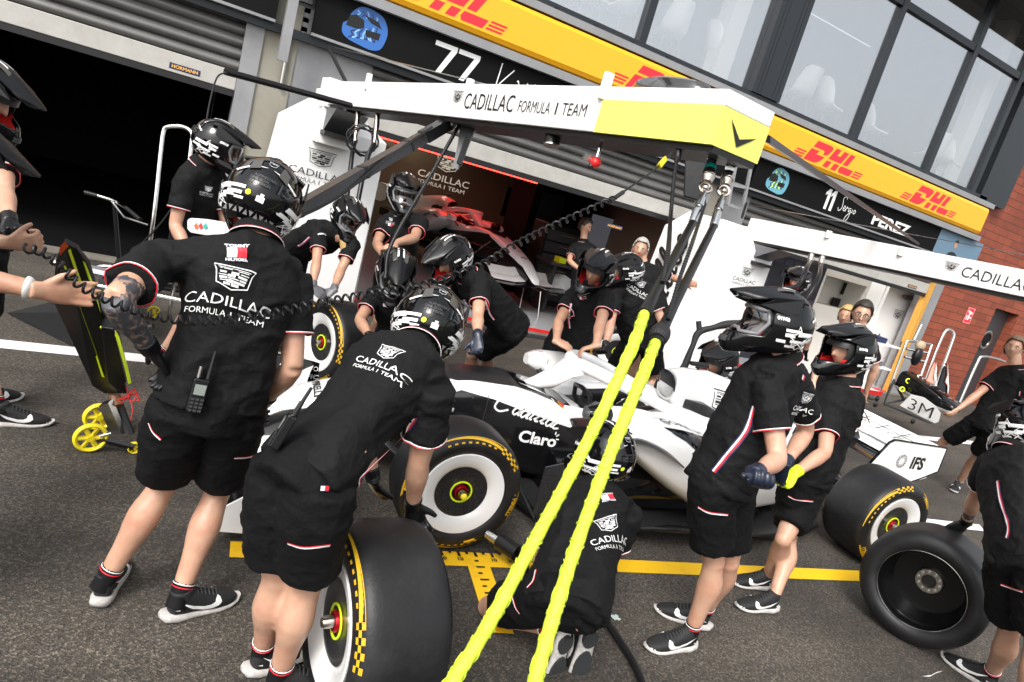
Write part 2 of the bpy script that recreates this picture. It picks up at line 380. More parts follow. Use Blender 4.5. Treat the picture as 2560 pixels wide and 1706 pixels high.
def sticker(name,parts,mt,o,U,Vv,bvh=None,parent=None,size=1.0,off=.002,label=None,**k):
    vs,fs=lay(parts,V(o),V(U),V(Vv),bvh,off=off,size=size,**k)
    if not fs: return None
    ob=MB().add(vs,fs).build(name,mt,parent)
    if label: ob['label']=label
    return ob
def on_surface(bvh,x,y):
    r=ray(x,y); h=bvh.ray_cast(EYE,r.normalized(),60)
    return (h[0],h[1]) if h[0] is not None else (None,None)
def px_sticker(name,parts,mt,bvh,p0,p1,parent,width,off=.003,nrm=None,size=None,**k):
    """lettering centred where the photo shows it (p0), its baseline running towards p1, real width given"""
    a,n=on_surface(bvh,*p0)
    if a is None: return None
    b,_=on_surface(bvh,*p1)
    r1=ray(*p1)
    if b is None or (b-a).length>.5: # continue in tangent plane
        d=n.dot(r1); b=EYE+r1*((a-EYE).dot(n)/d) if abs(d)>1e-6 else a+V((1,0,0))
    U=(b-a); 
    if nrm is not None: n=V(nrm).normalized()
    U=U-n*U.dot(n); U.normalize(); Vv=n.cross(U)
    xs=[x for vs,_ in parts for x,_y in vs]; sz=width/(max(xs)-min(xs)) if size is None else size
    return sticker(name,parts,mt,a,U,Vv,bvh,parent,size=sz,off=off,**k)
def px_ribbon(name,pts,widths,mats,bvh,parent,off=.003,sub=4):
    """stripe(s) sewn along a path on a garment"""
    pp=[]
    P2=[(p.x,p.y) for p in spline([V((x,y,0)) for x,y in pts],sub)]
    for x,y in P2:
        a,n=on_surface(bvh,x,y)
        if a is not None: pp.append((a,n))
    if len(pp)<2: return
    mb=MB(); tot=sum(widths); c=-tot/2
    for wd,mt in zip(widths,mats):
        vs=[];fs=[]
        for i,(a,n) in enumerate(pp):
            t=(pp[min(i+1,len(pp)-1)][0]-pp[max(i-1,0)][0]).normalized(); s=t.cross(n).normalized()
            vs+=[a+s*c+n*off,a+s*(c+wd)+n*off]
            if i: b=2*i; fs.append((b-2,b-1,b+1,b))
        mb.add(vs,fs,mt); c+=wd
    return mb.build(name,None,parent,smooth=True,angle=180)
# ============================================================ SETTING
FY=8.5
g=MB().add([(-150,-120,0),(200,-120,0),(200,8.3,0),(-150,8.3,0)],[(0,1,2,3)]).build('ground',M['asphalt']); tag(g,kind='structure')
g=MB().add([(-150,8.3,0),(200,8.3,0),(200,220,0),(-150,220,0)],[(0,1,2,3)]).build('ground_behind',M['asphalt']); tag(g,kind='structure')
g=MB().add([(-60,8.28,.004),(16,8.28,.004),(16,8.62,.004),(-60,8.62,.004)],[(0,1,2,3)]).build('pavement',mat('apron concrete',(.16,.145,.12),.8,bump=(30,.3),var=(3,(.1,.09,.075),.4,.7))); tag(g,kind='structure')
def ground_quad(name,pts,mt,z=.004):
    o=MB().add([(p.x,p.y,z) for p in pts],[tuple(range(len(pts)))]).build(name,mt); tag(o,kind='structure'); return o
def gline(name,a,b,w,mt,z=.004):
    a=V((a[0],a[1],0)); b=V((b[0],b[1],0)); d=(b-a).normalized(); s=V((-d.y,d.x,0))*w/2
    return ground_quad(name,[a-s,b-s,b+s,a+s],mt,z)
M['roadwhite']=mat('road white',(.75,.75,.74),.7,var=(30,(.5,.5,.49),.6,.8))
gline('white_line',(-14,4.95),(30,6.45),.17,M['roadwhite'])
ya=gz(528,1263.5); yb=gz(1985,1325)
yd=(yb-ya).normalized()
gline('yellow_line',ya,yb+yd*1.9,.13,M['yellow'])
ys=gz(1092,1280); ysd=(gz(1110,1335)-ys).normalized()
gline('yellow_stop_mark',ys,ys+ysd*.62,.13,M['yellow'],.008)
# measure ticks and figures painted on the yellow lines
tk=MB()
yn=V((-yd.y,yd.x,0))
for i in range(-9,9):
    c=ys+yd*(i*.05)+yn*.033; ln=.05 if i%2==0 else .025
    s=yd*.008; tk.add([(q.x,q.y,.013) for q in (c-s,c+s,c+s-yn*ln,c-s-yn*ln)],[(0,3,2,1)])
for i in range(1,10):
    c=ys+ysd*(i*.055)+yd*(-.02); ln=.05 if i%2==0 else .025
    s=ysd*.006; tk.add([(q.x,q.y,.013) for q in (c-s,c+s,c+s+yd*ln,c-s+yd*ln)],[(0,1,2,3)])
for i,tx in ((-4,'20'),(-2,'10'),(2,'10'),(4,'20')):
    c=ys+yd*(i*.05+.0)-yn*.038; v_,f_=lay([text2d(tx,.03)],V((c.x,c.y,.009)),yd,yn,size=.03); tk.add(v_,f_)
for i,tx in ((2,'10'),(6,'20')):
    c=ys+ysd*(i*.055+.02)+yd*.05; v_,f_=lay([text2d(tx,.03)],V((c.x,c.y,.009)),-ysd,yd,size=.03); tk.add(v_,f_)
o=tk.build('road_marking_figures',M['btxt']); tag(o,kind='structure')
ground_quad('white_patch',[gz(2118,1192),gz(2250,1207),gz(2262,1222),gz(2125,1208)],M['roadwhite'],.006)
ground_quad('white_chalk_mark',[gz(2118,1556),gz(2140,1553),gz(2152,1546),gz(2166,1544),gz(2150,1549),gz(2136,1557)],M['roadwhite'],.005)
# low red sill at the garage mouth
def facade():
    B=lambda a,b,m_,n,lab=None,cat=None,par=None,**k: None
# ---- building: one thing with its parts
bld=empty('pit_building',(0,FY,0),label='grey and glass pit building with garages below and a lounge above',cat='building')
def part(name,mb,mt=None,par=None,**k):
    return mb.build(name,mt,bld if par is None else par,**k)
def bx(a,b): return MB().bb(a,b)
# pillars
part('pillar',bx((.48,FY-.05,0),(.67,FY+.3,3.2)),M['lgrey'])
part('pillar',bx((.672,FY-.02,0),(1.03,FY+.35,3.2)),M['concrete'])
part('pillar',bx((1.032,FY-.0,0),(1.9,FY+.3,3.2)),M['lgrey'])
part('pillar',bx((7.22,FY-.05,0),(7.42,FY+.3,3.2)),M['lgrey'])
part('pillar',bx((7.422,FY-.02,0),(7.8,FY+.35,3.2)),M['concrete'])
part('pillar',bx((7.802,FY,0),(8.3,FY+.3,3.2)),M['lgrey'])
part('pillar',bx((13.86,FY-.06,0),(14.12,FY+.3,3.2)),M['lgrey'])
# shutter guide stripe
part('guide_rail',bx((13.74,FY-.04,0),(13.858,FY+.1,3.0)),mat('ochre rail',(.55,.28,.05),.5))
# roller shutters
def shutter(x0,x1,zb,zt):
    rings=[]; z=zb+.2; n=0
    prof=[]
    while z<zt:
        for t,d in ((0,.0),(.08,-.022),(.25,-.062),(.5,-.07),(.78,-.05),(.93,-.012)): prof.append((z+t*.125,d))
        z+=.125
    vs=[];fs=[]
    for i,(zz,d) in enumerate(prof):
        vs+=[(x0,FY+.06+d,zz),(x1,FY+.06+d,zz)]
        if i: b=2*i; fs.append((b-2,b-1,b+1,b))
    sh=MB().add(vs,fs).build('roller_shutter',M['slat'],bld,smooth=True,angle=50)
    r=bx((x0,FY-.01,zb),(x1,FY+.07,zb+.2)).build('bottom_rail',M['rail'],sh,bevel=.006)
    s2=bx((x0,FY+.0,zb-.07),(x1,FY+.06,zb-.002)).build('rubber_seal',M['black'],sh)
    return sh
sA=shutter(-7.5,.478,2.12,3.15); sB=shutter(1.9,7.218,2.16,3.15); sC=shutter(8.3,13.738,2.16,3.15)
def maker_plate(x,z,wd,par):
    a=sticker('maker_plate',[rect(0,0,wd,wd*.2)],M['navy'],(x,FY-.012,z),(1,0,0),(0,0,1),parent=par,off=.002)
    b=sticker('lettering',[text2d('HORMANN',.03,1.1)],mat('plate gold',(.75,.4,.08),.5),(x,FY-.014,z),(1,0,0),(0,0,1),parent=par,size=wd*.115,off=.004)
p=ay(425,160,FY); maker_plate(p.x,p.z,.3,sA)
p=ay(1411,521,FY); maker_plate(p.x,p.z,.3,sB)
p=ay(2095,659,FY); maker_plate(p.x,p.z,.3,sC)
# lintel beams above the shutters
part('lintel_beam',bx((-8,FY-.12,2.84),(14.2,FY-.02,2.93)),M['frame'])
part('lintel_beam',bx((-8,FY-.3,3.42),(14.2,FY-.02,3.52)),M['lgrey'])
part('cladding',bx((-8,FY+.05,2.931),(14.2,FY+.25,4.2)),M['grey'])
# corrugated strip behind left
cor=MB()
for i in range(12):
    cor.bb((-8,FY+.0,2.95+i*.1),(1.1,FY+.048,3.0+i*.1))
part('corrugated_panel',cor,M['lgrey'])
for x in (.86,):
    part('bracket_post',bx((x-.05,FY-.42,2.55),(x+.05,FY-.3,4.6)),M['lgrey'])
part('drain_pipe',MB().tube([(.93,FY-.06,2.9),(.93,FY-.06,2.3)],.02),M['steel'])
# sill and window wall
part('window_sill',bx((-8,FY-.28,4.08),(14.25,FY+.1,4.17)),M['lgrey'])
part('sill_frame',bx((-8,FY-.1,4.171),(14.2,FY+.02,4.28)),M['frame'])
zt=6.42
xs=[-6.0,-1.5,1.6,5.36,7.5,8.0,10.02,12.16,13.72]
for x in xs:
    if x in (7.5,8.0): continue
    part('mullion',bx((x-.06,FY-.08,4.281),(x+.06,FY+.06,7.4)),M['frame'])
part('window_column',bx((7.45,FY-.14,4.281),(8.05,FY+.06,7.4)),M['frame'])
for x in (7.55,7.62,7.88,7.95): part('column_groove',bx((x-.006,FY-.143,4.29),(x+.006,FY-.1401,7.39)),M['black'])
part('transom',bx((-8,FY-.07,zt),(14.2,FY+.05,zt+.11)),M['frame'])
part('eaves',bx((-8,FY-.9,7.4),(15,FY+.5,7.6)),M['dgrey'])
edges=[(-5.94,-1.56),(-1.44,1.54),(1.66,5.3),(5.42,7.45),(8.05,9.96),(10.08,12.1),(12.22,13.66)]
for a,b in edges:
    part('window_pane',bx((a,FY-.015,4.281),(b,FY-.005,zt)),M['glass'])
    part('window_pane',bx((a,FY-.015,zt+.11),(b,FY-.005,7.4)),M['glass'])
bolts=MB()
for i in range(26):
    x=-1+i*.62; bolts.box((x,FY-.105,4.235),(.05,.012,.018))
part('frame_bolts',bolts,M['black'])
# upper lounge
part('lounge_floor',bx((-8,FY+.11,4.1),(14.6,12.5,4.3)),M['grey'])
part('lounge_ceiling',bx((-8,FY+.11,7.41),(14.6,12.5,7.5)),mat('ceiling panel',(.3,.31,.3),.8))
part('lounge_back_wall',bx((-8,12.51,4.1),(14.6,12.6,7.4)),mat('lounge wall',(.16,.16,.18),.8))
part('lounge_partition',bx((14.2,FY+.11,4.1),(14.3,12.5,7.4)),mat('lounge side',(.16,.16,.18),.8))
for a in (6.95,13.3): part('lounge_post',bx((a,FY+.25,4.1),(a+.3,FY+.55,7.4)),M['cream'])
# garages
def room(x0,x1,y1,h,wm,fm,cm,extra=()):
    part('garage_wall',bx((x0,FY+.31,0),(x0+.05,y1,h)),wm); part('garage_wall',bx((x1-.05,FY+.31,0),(x1,y1,h)),wm)
    part('garage_back_wall',bx((x0+.051,y1,0),(x1-.051,y1+.1,h)),wm)
    part('garage_ceiling',bx((x0,FY+.31,h+.002),(x1,y1+.1,h+.1)),cm)
    part('garage_floor',MB().add([(x0+.05,FY+.1,.006),(x1-.05,FY+.1,.006),(x1-.05,y1,.006),(x0+.05,y1,.006)],[(0,1,2,3)]),fm)
room(-7.8,.6,16,3.1,M['dark'],M['dark'],M['dark'])  # unlit garage: its darkness is put into near-black walls, floor and ceiling
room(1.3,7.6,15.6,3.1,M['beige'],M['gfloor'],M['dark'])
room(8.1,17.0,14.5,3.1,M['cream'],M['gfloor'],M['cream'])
part('threshold_stripe',MB().bb((1.9,FY-.06,0),(7.2,FY+.1,.018)),M['red'])
part('threshold_stripe',MB().bb((8.3,FY-.06,0),(13.7,FY+.1,.018)),M['red'])
part('garage_mat',MB().add([(1.4,FY-.45,.009),(7.3,FY-.45,.009),(7.3,FY-.25,.009),(1.4,FY-.25,.009)],[(0,1,2,3)]),M['dgrey'])
# ---- second garage interior
hd=MB().bb((1.5,9.6,2.1),(5.7,9.68,2.5)); o=part('header_panel',hd,M['grey'])
MB().bb((1.5,9.585,2.085),(5.0,9.599,2.1)).build('light_strip',mat('red light strip',(.8,.02,.02),.4,emit=((1,.03,.02),6)),o)
o=empty('garage_cabinet',(6.4,12,0),label='tall black cabinet in the shadow of the middle garage',cat='cabinet')
MB().bb((5.95,11.4,0),(7.5,12.4,2.3)).build('cabinet_body',M['dark'],o); MB().bb((6.1,11.37,1.2),(6.6,11.399,2.0)).build('cabinet_door',M['satin'],o)
o=empty('tool_chest',(5.4,11.2,0),label='tall dark tool chest with steel handles behind the garage car',cat='tool chest')
bx((6.0,10.7,0),(6.9,11.2,1.5)).build('chest_body',M['satin'],o,bevel=.01)
for i in range(6): bx((6.05,10.66,.12+i*.22),(6.85,10.699,.3+i*.22)).build('drawer',M['dgrey'],o); bx((6.3,10.64,.24+i*.22),(6.6,10.659,.255+i*.22)).build('drawer_handle',M['steel'],o)
tw=empty('hung_wing',(3.0,15.3,2.2),label='black wing with painted red light hung high on the back wall of the middle garage',cat='wing')
MB().rings([[V((x,15.3+.2*t,2.32-.1*x+.25+h_)) for t,h_ in ((0,0),(.5,.03),(1,0),(.5,-.03))] for x in (2.6,3.4,4.4)]).build('wing_plane',M['red'],tw,smooth=True)  # red garage light on the wing put into the plane's colour
bx((2.5,15.1,2.1),(2.56,15.5,2.5)).build('wing_endplate',M['gloss'],tw)
def monitor(name,x,y,z,wd,h,label,group=None,scr=None):
    o=empty(name,(x,y,z),label=label,cat='monitor',group=group)
    MB().bb((x-wd/2,y,z-h/2),(x+wd/2,y+.05,z+h/2)).build('screen_case',M['satin'],o,bevel=.006)
    MB().bb((x-wd/2+.02,y-.003,z-h/2+.02),(x+wd/2-.02,y-.001,z+h/2-.02)).build('screen',scr or M['gloss'],o)
    MB().bb((x-.02,y+.051,z-.05),(x+.02,y+.2,z+.9)).build('screen_arm',M['dgrey'],o)
p=ay(1205,475,13); monitor('garage_monitor',p.x,13,p.z,1.0,.62,'large dark screen on the back wall of the middle garage')
p=ay(1375,540,11); monitor('garage_monitor',p.x,11.0,p.z,.55,.75,'timing screen showing green yellow and red rows in the middle garage',scr=mat('timing screen',(.02,.02,.02),.3,emit=((.03,.03,.035),1)))
p=ay(1330,520,11)
# wall crest and lettering in the middle garage
bw=V((0,-1,0))
p=ay(1030,415,15.58)
sc_=M['txt']
def wallmark(x,y,z,w,par,m1,nm='wall_lettering'):
    sticker(nm,team(w),m1,(x,y,z),(1,0,0),(0,0,1),parent=par,size=1,off=.004)
p=ay(1030,378,15.55); wallmark(p.x,15.59,p.z,1.32,bld,mat('lit lettering',(.8,.78,.7),.5,emit=((1,.95,.8),.2)))
# red car lamps
def lamp(x,y,z,sx,sy,e,c,rot=(0,0,0)):
    l=bpy.data.lights.new('ceiling_lamp','AREA'); l.shape='RECTANGLE'; l.size=sx; l.size_y=sy; l.energy=e; l.color=c
    o=bpy.data.objects.new('ceiling_lamp',l); o.location=(x,y,z); o.rotation_euler=rot; COL.objects.link(o); o.parent=bld; o.matrix_parent_inverse=parent_world(bld).inverted(); return o
lamp(5.0,12.2,2.3,.4,2.2,10,(1,.03,.02)); lamp(3.6,15.0,2.9,3,.4,12,(1,.9,.7))
lamp(12.0,9.15,3.0,2.4,.3,22,(1,.97,.92)); lamp(10.6,10.8,3.0,3,2,40,(1,.97,.92))
# ---- third garage interior: cream wall with screens
YA=9.36
a0,a1=ay(1904,634,YA),ay(2002,657,YA); zb_=ay(1880,698,YA).z
o3=empty('alcove_wall',(a0.x,YA,0),label='cream wall with a deep alcove inside the right garage',cat='partition')
xa,xb,zt_=a0.x-.05,13.12,a0.z
pr=ay(1896,640,YA).x-.05
for q0,q1 in (((pr,YA,0),(xa-.001,YA+.1,3.05)),((xb+.001,YA,0),(16.9,YA+.1,3.05)),((xa,YA,0),(xb,YA+.1,zb_)),((xa,YA,zt_),(xb,YA+.1,3.05)),((xa-.1,YA+.6,0),(xb+.1,YA+.7,3.05)),((xa-.1,YA+.101,zb_-.1),(xb+.1,YA+.599,zb_-.001)),((xa-.1,YA+.101,0),(xa-.001,YA+.599,3.0)),((xb+.001,YA+.101,0),(xb+.1,YA+.599,3.0))):
    bx(q0,q1).build('wall_panel',M['cream'],o3)
for (a,b,wd,h,l) in ((1950,667,.4,.26,'small dark screen in the alcove of the right garage'),(1929,699,.5,.22,'wide dark screen low in the alcove of the right garage'),(1992,680,.18,.28,'narrow dark screen at the right of the garage alcove')):
    p=ay(a,b,YA+.5); monitor('wall_monitor',p.x,YA+.48,p.z,wd,h,l)
p0,p1=ay(1792,600,YA-.1),ay(1894,636,YA-.1)
pn=empty('pattern_panel',(p0.x,YA-.1,0),label='dark violet block patterned panel left of the garage alcove',cat='panel')
bx((p0.x-.4,YA-.1,0),(p1.x,YA-.04,2.9)).build('panel_board',mat('pattern panel dark',(.012,.012,.02),.4),pn)
q=MB(); W3=p1.x-p0.x+.35
for i in range(7):
    for j in range(11):
        if random.random()<.6: x_=p0.x-.35+i*W3/7; q.bb((x_,YA-.11,.4+j*.22),(x_+W3/7*(.8+.15*(j%2)),YA-.101,.4+j*.22+.12))
q.build('panel_pattern',mat('pattern violet',(.035,.035,.075),.4),pn)
s0=ay(2044,663,8.95); s1=ay(2025,752,8.95)
o=empty('garage_screen_wall',(s0.x,8.95,0),label='white screen wall with a black shield inside the right garage',cat='partition')
bx((s0.x,8.95,0),(14.6,9.02,2.45)).build('screen_panel',M['panelwhite'],o); bx((s0.x-.02,9.021,0),(s0.x+.05,YA-.001,2.9)).build('screen_panel',M['panelwhite'],o)
q=ay(2063,723,8.95); sticker('shield_print',CREST,M['btxt'],(q.x,8.95,q.z),(1,0,0),(0,0,1),parent=o,size=.17,off=.004)
q=ay(2078,681,8.8); t=tag(MB().tube([q,q+V((.42,.05,0))],.045,n=16).build('fan_pipe',M['black']),'short black pipe lamp across the right garage corner','lamp')
# ---- brick wall with door
bw_=empty('brick_wall',(16,FY+.1,0),label='red brick wall at the right end of the garages',cat='wall')
px0,px1=16.45,17.45
bm_=MB(); bm_.bb((14.121,FY+.05,0),(px0,FY+.4,7.6)); bm_.bb((px1,FY+.05,0),(24,FY+.4,7.6)); bm_.bb((px0,FY+.05,2.3),(px1,FY+.4,7.6))
bm_.build('brickwork',M['brick'],bw_)
bm_=MB().bb((13.95,FY-.1,4.2),(14.9,FY+.045,7.4)).build('corner_trim',M['frame'],bw_)
d=bx((px0,FY+.25,0),(px1,FY+.3,2.298)).build('door',M['dgrey'],bw_)
ct=(px0+.5,FY+.24,1.55)
MB().lathe([(-.0,.17),(-.02,.17),(-.025,.2),(-.02,.23),(.0,.23)],n=32,c=ct).build('door_window_rim',M['steel'],d,smooth=True)
MB().lathe([(-.004,.0001),(-.004,.17)],n=32,c=ct).build('door_window',M['gloss'],d)
q=ay(2231,727,FY); sg=sticker('fire_sign',[rect(0,0,.28,.36)],M['signred'],(q.x,FY+.048,q.z),(1,0,0),(0,0,1),off=.006)
tag(sg,'small red fire sign on the brick wall beside the grey door','sign')
sticker('sign_symbol',[rect(0,0,.05,.2),rect(-.07,-.05,.04,.1),rect(.06,.06,.07,.04),rect(.07,-.04,.07,.03),rect(-.06,.09,.05,.05)]+[strip2([(-.125,-.165),(.125,-.165),(.125,.165),(-.125,.165)],.01,True)],M['txt'],(q.x,FY+.048,q.z),(1,0,0),(0,0,1),off=.009,parent=sg)
# ---- courier sign bands
def logo(x,z,h,lr=(1,1)):
    P=[]
    sh=.55
    S=lambda pts: poly2([(a+b*sh,b) for a,b in pts])
    arc=[(1.0,1),(1.15,.97),(1.24,.88),(1.25,.75),(1.22,.6),(1.12,.5)]
    P.append(S([(0.02,.68),(0.02,1)]+arc+[(.92,.5),(.88,.62),(.8,.68)]))
    P.append(S([(0,0),(0,.58),(.58,.58),(.52,.4),(1.14,.4),(1.05,.18),(.92,.05),(.75,0)]))
    for L in ([(1.4,.42),(1.4,1),(1.76,1),(1.76,.7),(2.0,.7),(2.0,1),(2.36,1),(2.36,.42)],[(1.4,0),(1.4,.32),(1.76,.32),(1.76,0)],[(2.0,0),(2.0,.32),(2.36,.32),(2.36,0)],[(2.5,.42),(2.5,1),(2.86,1),(2.86,.42)],[(2.5,.32),(2.48,.14),(2.62,0),(3.45,0),(3.45,.32)]):
        P.append(S(L))
    for i in range(3):
        y=.03+i*.13
        if lr[0]: P.append(S([(-.85+i*.03,y),(-.85+i*.03,y+.07),(-.12,y+.07),(-.12,y)]))
        if lr[1]: P.append(S([(3.56,y),(3.56,y+.07),(4.2-i*.0,y+.07),(4.2,y)]))
    return [xf(p_,h,x,z) for p_ in P]
def yellow_band(x0,x1,label,name):
    o=empty(name,(x0,FY-.3,3.8),label=label,cat='sign')
    z0,z1=3.53,4.07; prof=[(FY-.2,z0),(FY-.27,z0+.02),(FY-.3,z0+.07),(FY-.3,z1-.07),(FY-.27,z1-.02),(FY-.2,z1)]
    mb=MB(); n=len(prof); mb.add([(x,y,z) for x in(x0,x1) for y,z in prof],[(i,i+1,n+i+1,n+i)[::-1] for i in range(n-1)]+[(n-1,0,n,2*n-1)[::-1],tuple(range(n)),tuple(range(n,2*n))[::-1]])
    b=mb.build('sign_box',M['dhl'],o); return o
yb1=yellow_band(-8,14.1,'long yellow sign band with red slanted lettering above the garages','sign_band')
LG=[]
for x0 in (-2.1,1.83,5.15,8.78,11.66): sticker('sign_lettering',logo(x0,3.63,.335),M['signred'],(0,FY-.3,0),(1,0,0),(0,0,1),parent=yb1,off=.003)
# ---- black number banners
def banner(x0,x1,z0,z1,label,name='banner'):
    o=empty(name,((x0+x1)/2,FY-.2,z0),label=label,cat='banner')
    MB().bb((x0,FY-.2,z0),(x1,FY-.14,z1)).build('banner_board',mat('banner black',(.0035,.0035,.004),.7,spec=.15),o)
    MB().bb((x0,FY-.215,z0-.03),(x1,FY-.13,z0-.002)).build('banner_edge',M['lgrey'],o)
    return o
banner(-6,.74,2.95,3.42,'plain black banner over the left garage')
b7=banner(1.12,7.9,2.95,3.42,'black banner with 77 and a blue helmet over the middle garage')
b11=banner(8.0,14.35,2.95,3.42,'black banner with 11 and a signature over the right garage')
def onb(par,nm,parts,mt,x,z,size,off=.004): return sticker(nm,parts,mt,(x,FY-.2,z),(1,0,0),(0,0,1),parent=par,size=size,off=off)
seven=poly2([(-.42,1),(.42,1),(.42,.84),(.0,0),(-.2,0),(.2,.84),(-.42,.84)])
p=ay(1020,135,FY-.2); onb(b7,'number',[xf(seven,1,0,0),xf(seven,1,.9,0)],M['txt'],p.x-.0,3.0,.34)
sig=[strip2(smooth2(s),.05) for s in ([(0,1.2),(-.05,.0),(.1,.4),(.6,1.1)],[(.85,.7),(.9,.75),(1.0,.5)],[(1.2,0),(1.35,.8),(1.4,.3),(1.7,.85),(1.65,.2)],[(1.1,.5),(1.9,.6),(2.4,.75)],[(2.2,.1),(2.3,.6),(2.5,.2)])]
p=ay(1122,190,FY-.2); onb(b7,'signature',sig,M['txt'],p.x+.12,3.0,.3)
one=poly2([(-.02,1),(.16,1),(.16,0),(-.04,0),(-.04,.75),(-.2,.66),(-.2,.8)])
p=ay(1890,465,FY-.2); onb(b11,'number',[xf(one,1,-.2,0),xf(one,1,.2,0)],M['txt'],p.x+.14,3.02,.34)
ser=[strip2(smooth2(s),.07) for s in ([(.7,1.5),(.5,1.7),(.15,1.5),(.3,1.0),(.35,.5),(.0,.2),(-.2,.5)],[(.6,.5),(.85,.7),(.7,.85),(.6,.5),(.8,.35),(1.0,.6)],[(1.0,.35),(1.1,.85),(1.2,.7),(1.35,.8)],[(1.75,.8),(1.45,.7),(1.5,.4),(1.75,.6),(1.75,-.2),(1.3,-.7),(1.35,-.1),(1.9,.5)],[(2.0,.75),(2.0,.4)],[(2.35,.8),(2.2,.5),(2.4,.4),(2.55,.65),(2.35,.8)])]
p=ay(1935,490,FY-.2); onb(b11,'signature',ser,M['txt'],p.x-.12,3.04,.17)
p=ay(2048,517,FY-.2); onb(b11,'name_lettering',[text2d('PEREZ',.035,1.5,0,1.0)],M['txt'],p.x,3.15,.2)
def print_helmet(par,x,z,s,c1,c2,c3):
    sh=[(.05,.5),(-.22,.46),(-.42,.26),(-.5,.02),(-.6,-.08),(-.58,-.3),(-.4,-.42),(-.1,-.47),(.25,-.5),(.5,-.4),(.6,-.1),(.58,.15),(.4,.4)]
    a=onb(par,'helmet_picture',[poly2(smooth2(sh+[sh[0]],4))],c1,x,z,s)
    for pts,c in (([(-.47,.16),(-.3,.24),(-.08,.16),(-.04,-.02),(-.2,-.1),(-.52,-.1)],M['gloss']),([(-.1,.3),(.3,.25),(.42,.1),(.1,.16)],M['gloss']),([(.0,-.05),(.42,-.02),(.4,-.2),(.05,-.2)],M['gloss'])):
        onb(par,'helmet_picture',[poly2(pts)],c,x,z,s,.007)
    for i in range(7):
        pts=smooth2([(-.4+.1*i,-.38+.03*i),(-.3+.1*i,-.28),(-.36+.11*i,-.2),(-.24+.09*i,-.14+.04*i)],4); onb(par,'helmet_picture',[strip2(pts,.035)],c2 if i%2 else c3,x,z,s,.006)
    for i in range(5):
        pts=smooth2([(-.3+.13*i,.4-.03*abs(i-2)),(-.22+.12*i,.3),(-.3+.13*i,.22)],4); onb(par,'helmet_picture',[strip2(pts,.03)],c3 if i%2 else c2,x,z,s,.006)
p=ay(838,75,FY-.2); print_helmet(b7,p.x,3.19,.42,mat('print blue',(.03,.13,.42),.4),mat('print light blue',(.25,.5,.8),.4),mat('print navy',(.02,.03,.1),.4))
p=ay(1785,423,FY-.2); print_helmet(b11,p.x,3.19,.4,mat('print cyan',(.12,.35,.45),.4),M['lime'],M['navy'])
p=ay(2190,578,FY-.2); onb(b11,'portrait_backdrop',[rect(0,0,1.5,.46)],mat('print sky',(.12,.2,.28),.5),p.x+.12,3.185,1)
onb(b11,'portrait',[xf(poly2([(-.3,-.23),(.3,-.23),(.25,-.1),(.08,-.04),(-.08,-.04),(-.25,-.1)]),.6,0,-.09)],M['black'],p.x,3.185,1,.006)
onb(b11,'portrait',[poly2([(.055*math.cos(a),.075*math.sin(a)+.04) for a in [i*math.pi/8 for i in range(16)]])],M['skin2'],p.x,3.185,1,.007)
onb(b11,'portrait',[poly2([(.06*math.cos(a),.06*math.sin(a)+.07) for a in [i*math.pi/8 for i in range(9)]])],M['hairdark'],p.x,3.185,1,.008)
# ---- lounge chairs behind the glass
def chair(x,y,rz,label):
    o=empty('lounge_chair',(0,0,0))
    vs=[]; rs=[]
    for i,(yy,z,w_,cv) in enumerate([(-.26,.47,.2,.0),(-.2,.45,.24,.01),(.0,.43,.25,.03),(.14,.45,.25,.05),(.22,.55,.25,.08),(.27,.75,.23,.08),(.31,.92,.2,.05),(.32,.97,.15,.02)]):
        top=[];bot=[]
        for j in range(9):
            t=-1+j/4; k_=abs(t)**2
            if i<4: p_=V((t*w_,yy,z+cv*k_*2)); n_=V((0,0,.03))
            else: p_=V((t*w_,yy-cv*k_*1.5,z)); n_=V((0,.035,.01))
            top.append(p_); bot.append(p_-n_ if i<4 else p_+n_)
        rs.append(top+bot[::-1])
    sh=MB().rings(rs).build('seat_shell',M['chair'],o,smooth=True,angle=60)
    for sx in(-1,1):
        for sy in(-1,1): MB().tube([(sx*.15,sy*.12,.43),(sx*.22,sy*.22,0)],.011,n=8).build('leg',M['grey'],o)
    o.location=(x,y,4.305); o.scale=(.86,.86,.86); o.rotation_euler=(0,0,R(rz)); tag(o,label,'chair',None if False else 'pale chairs in the upstairs lounge'); return o
def copy_chair(src,x,y,rz,label):
    c=src.copy(); COL.objects.link(c); c.location=(x,y,4.305); c.rotation_euler=(0,0,R(rz)); c['label']=label
    for ch in src.children:
        d=ch.copy(); COL.objects.link(d); d.parent=c; d.matrix_parent_inverse=ch.matrix_parent_inverse.copy()
    return c
P=[(6.15,9.02,170,'tall pale lounge chair seen from behind left of the white post'),(7.12,9.0,85,'pale lounge chair in profile beside the white post'),(4.75,9.1,80,'pale lounge chair cut by the top edge left of the first mullion'),(5.2,8.95,200,'pale lounge chair leaning against the first mullion'),(9.05,9.05,170,'pale lounge chair seen from behind right of the dark column'),(9.75,9.0,85,'pale lounge chair in profile right of the dark column'),(12.9,9.05,170,'pale lounge chair seen from behind in the far right window'),(13.35,8.95,85,'pale lounge chair in profile in the far right window'),(11.2,9.1,60,'pale lounge chair low in the middle right window'),(3.5,9.1,175,'pale lounge chair high up at the left end of the windows')]
c0=None
for x,y,rz,lb in P:
    q=V((x,y,0))
    if c0 is None: c0=chair(q.x,q.y,rz,lb)
    else: copy_chair(c0,q.x,q.y,rz,lb)
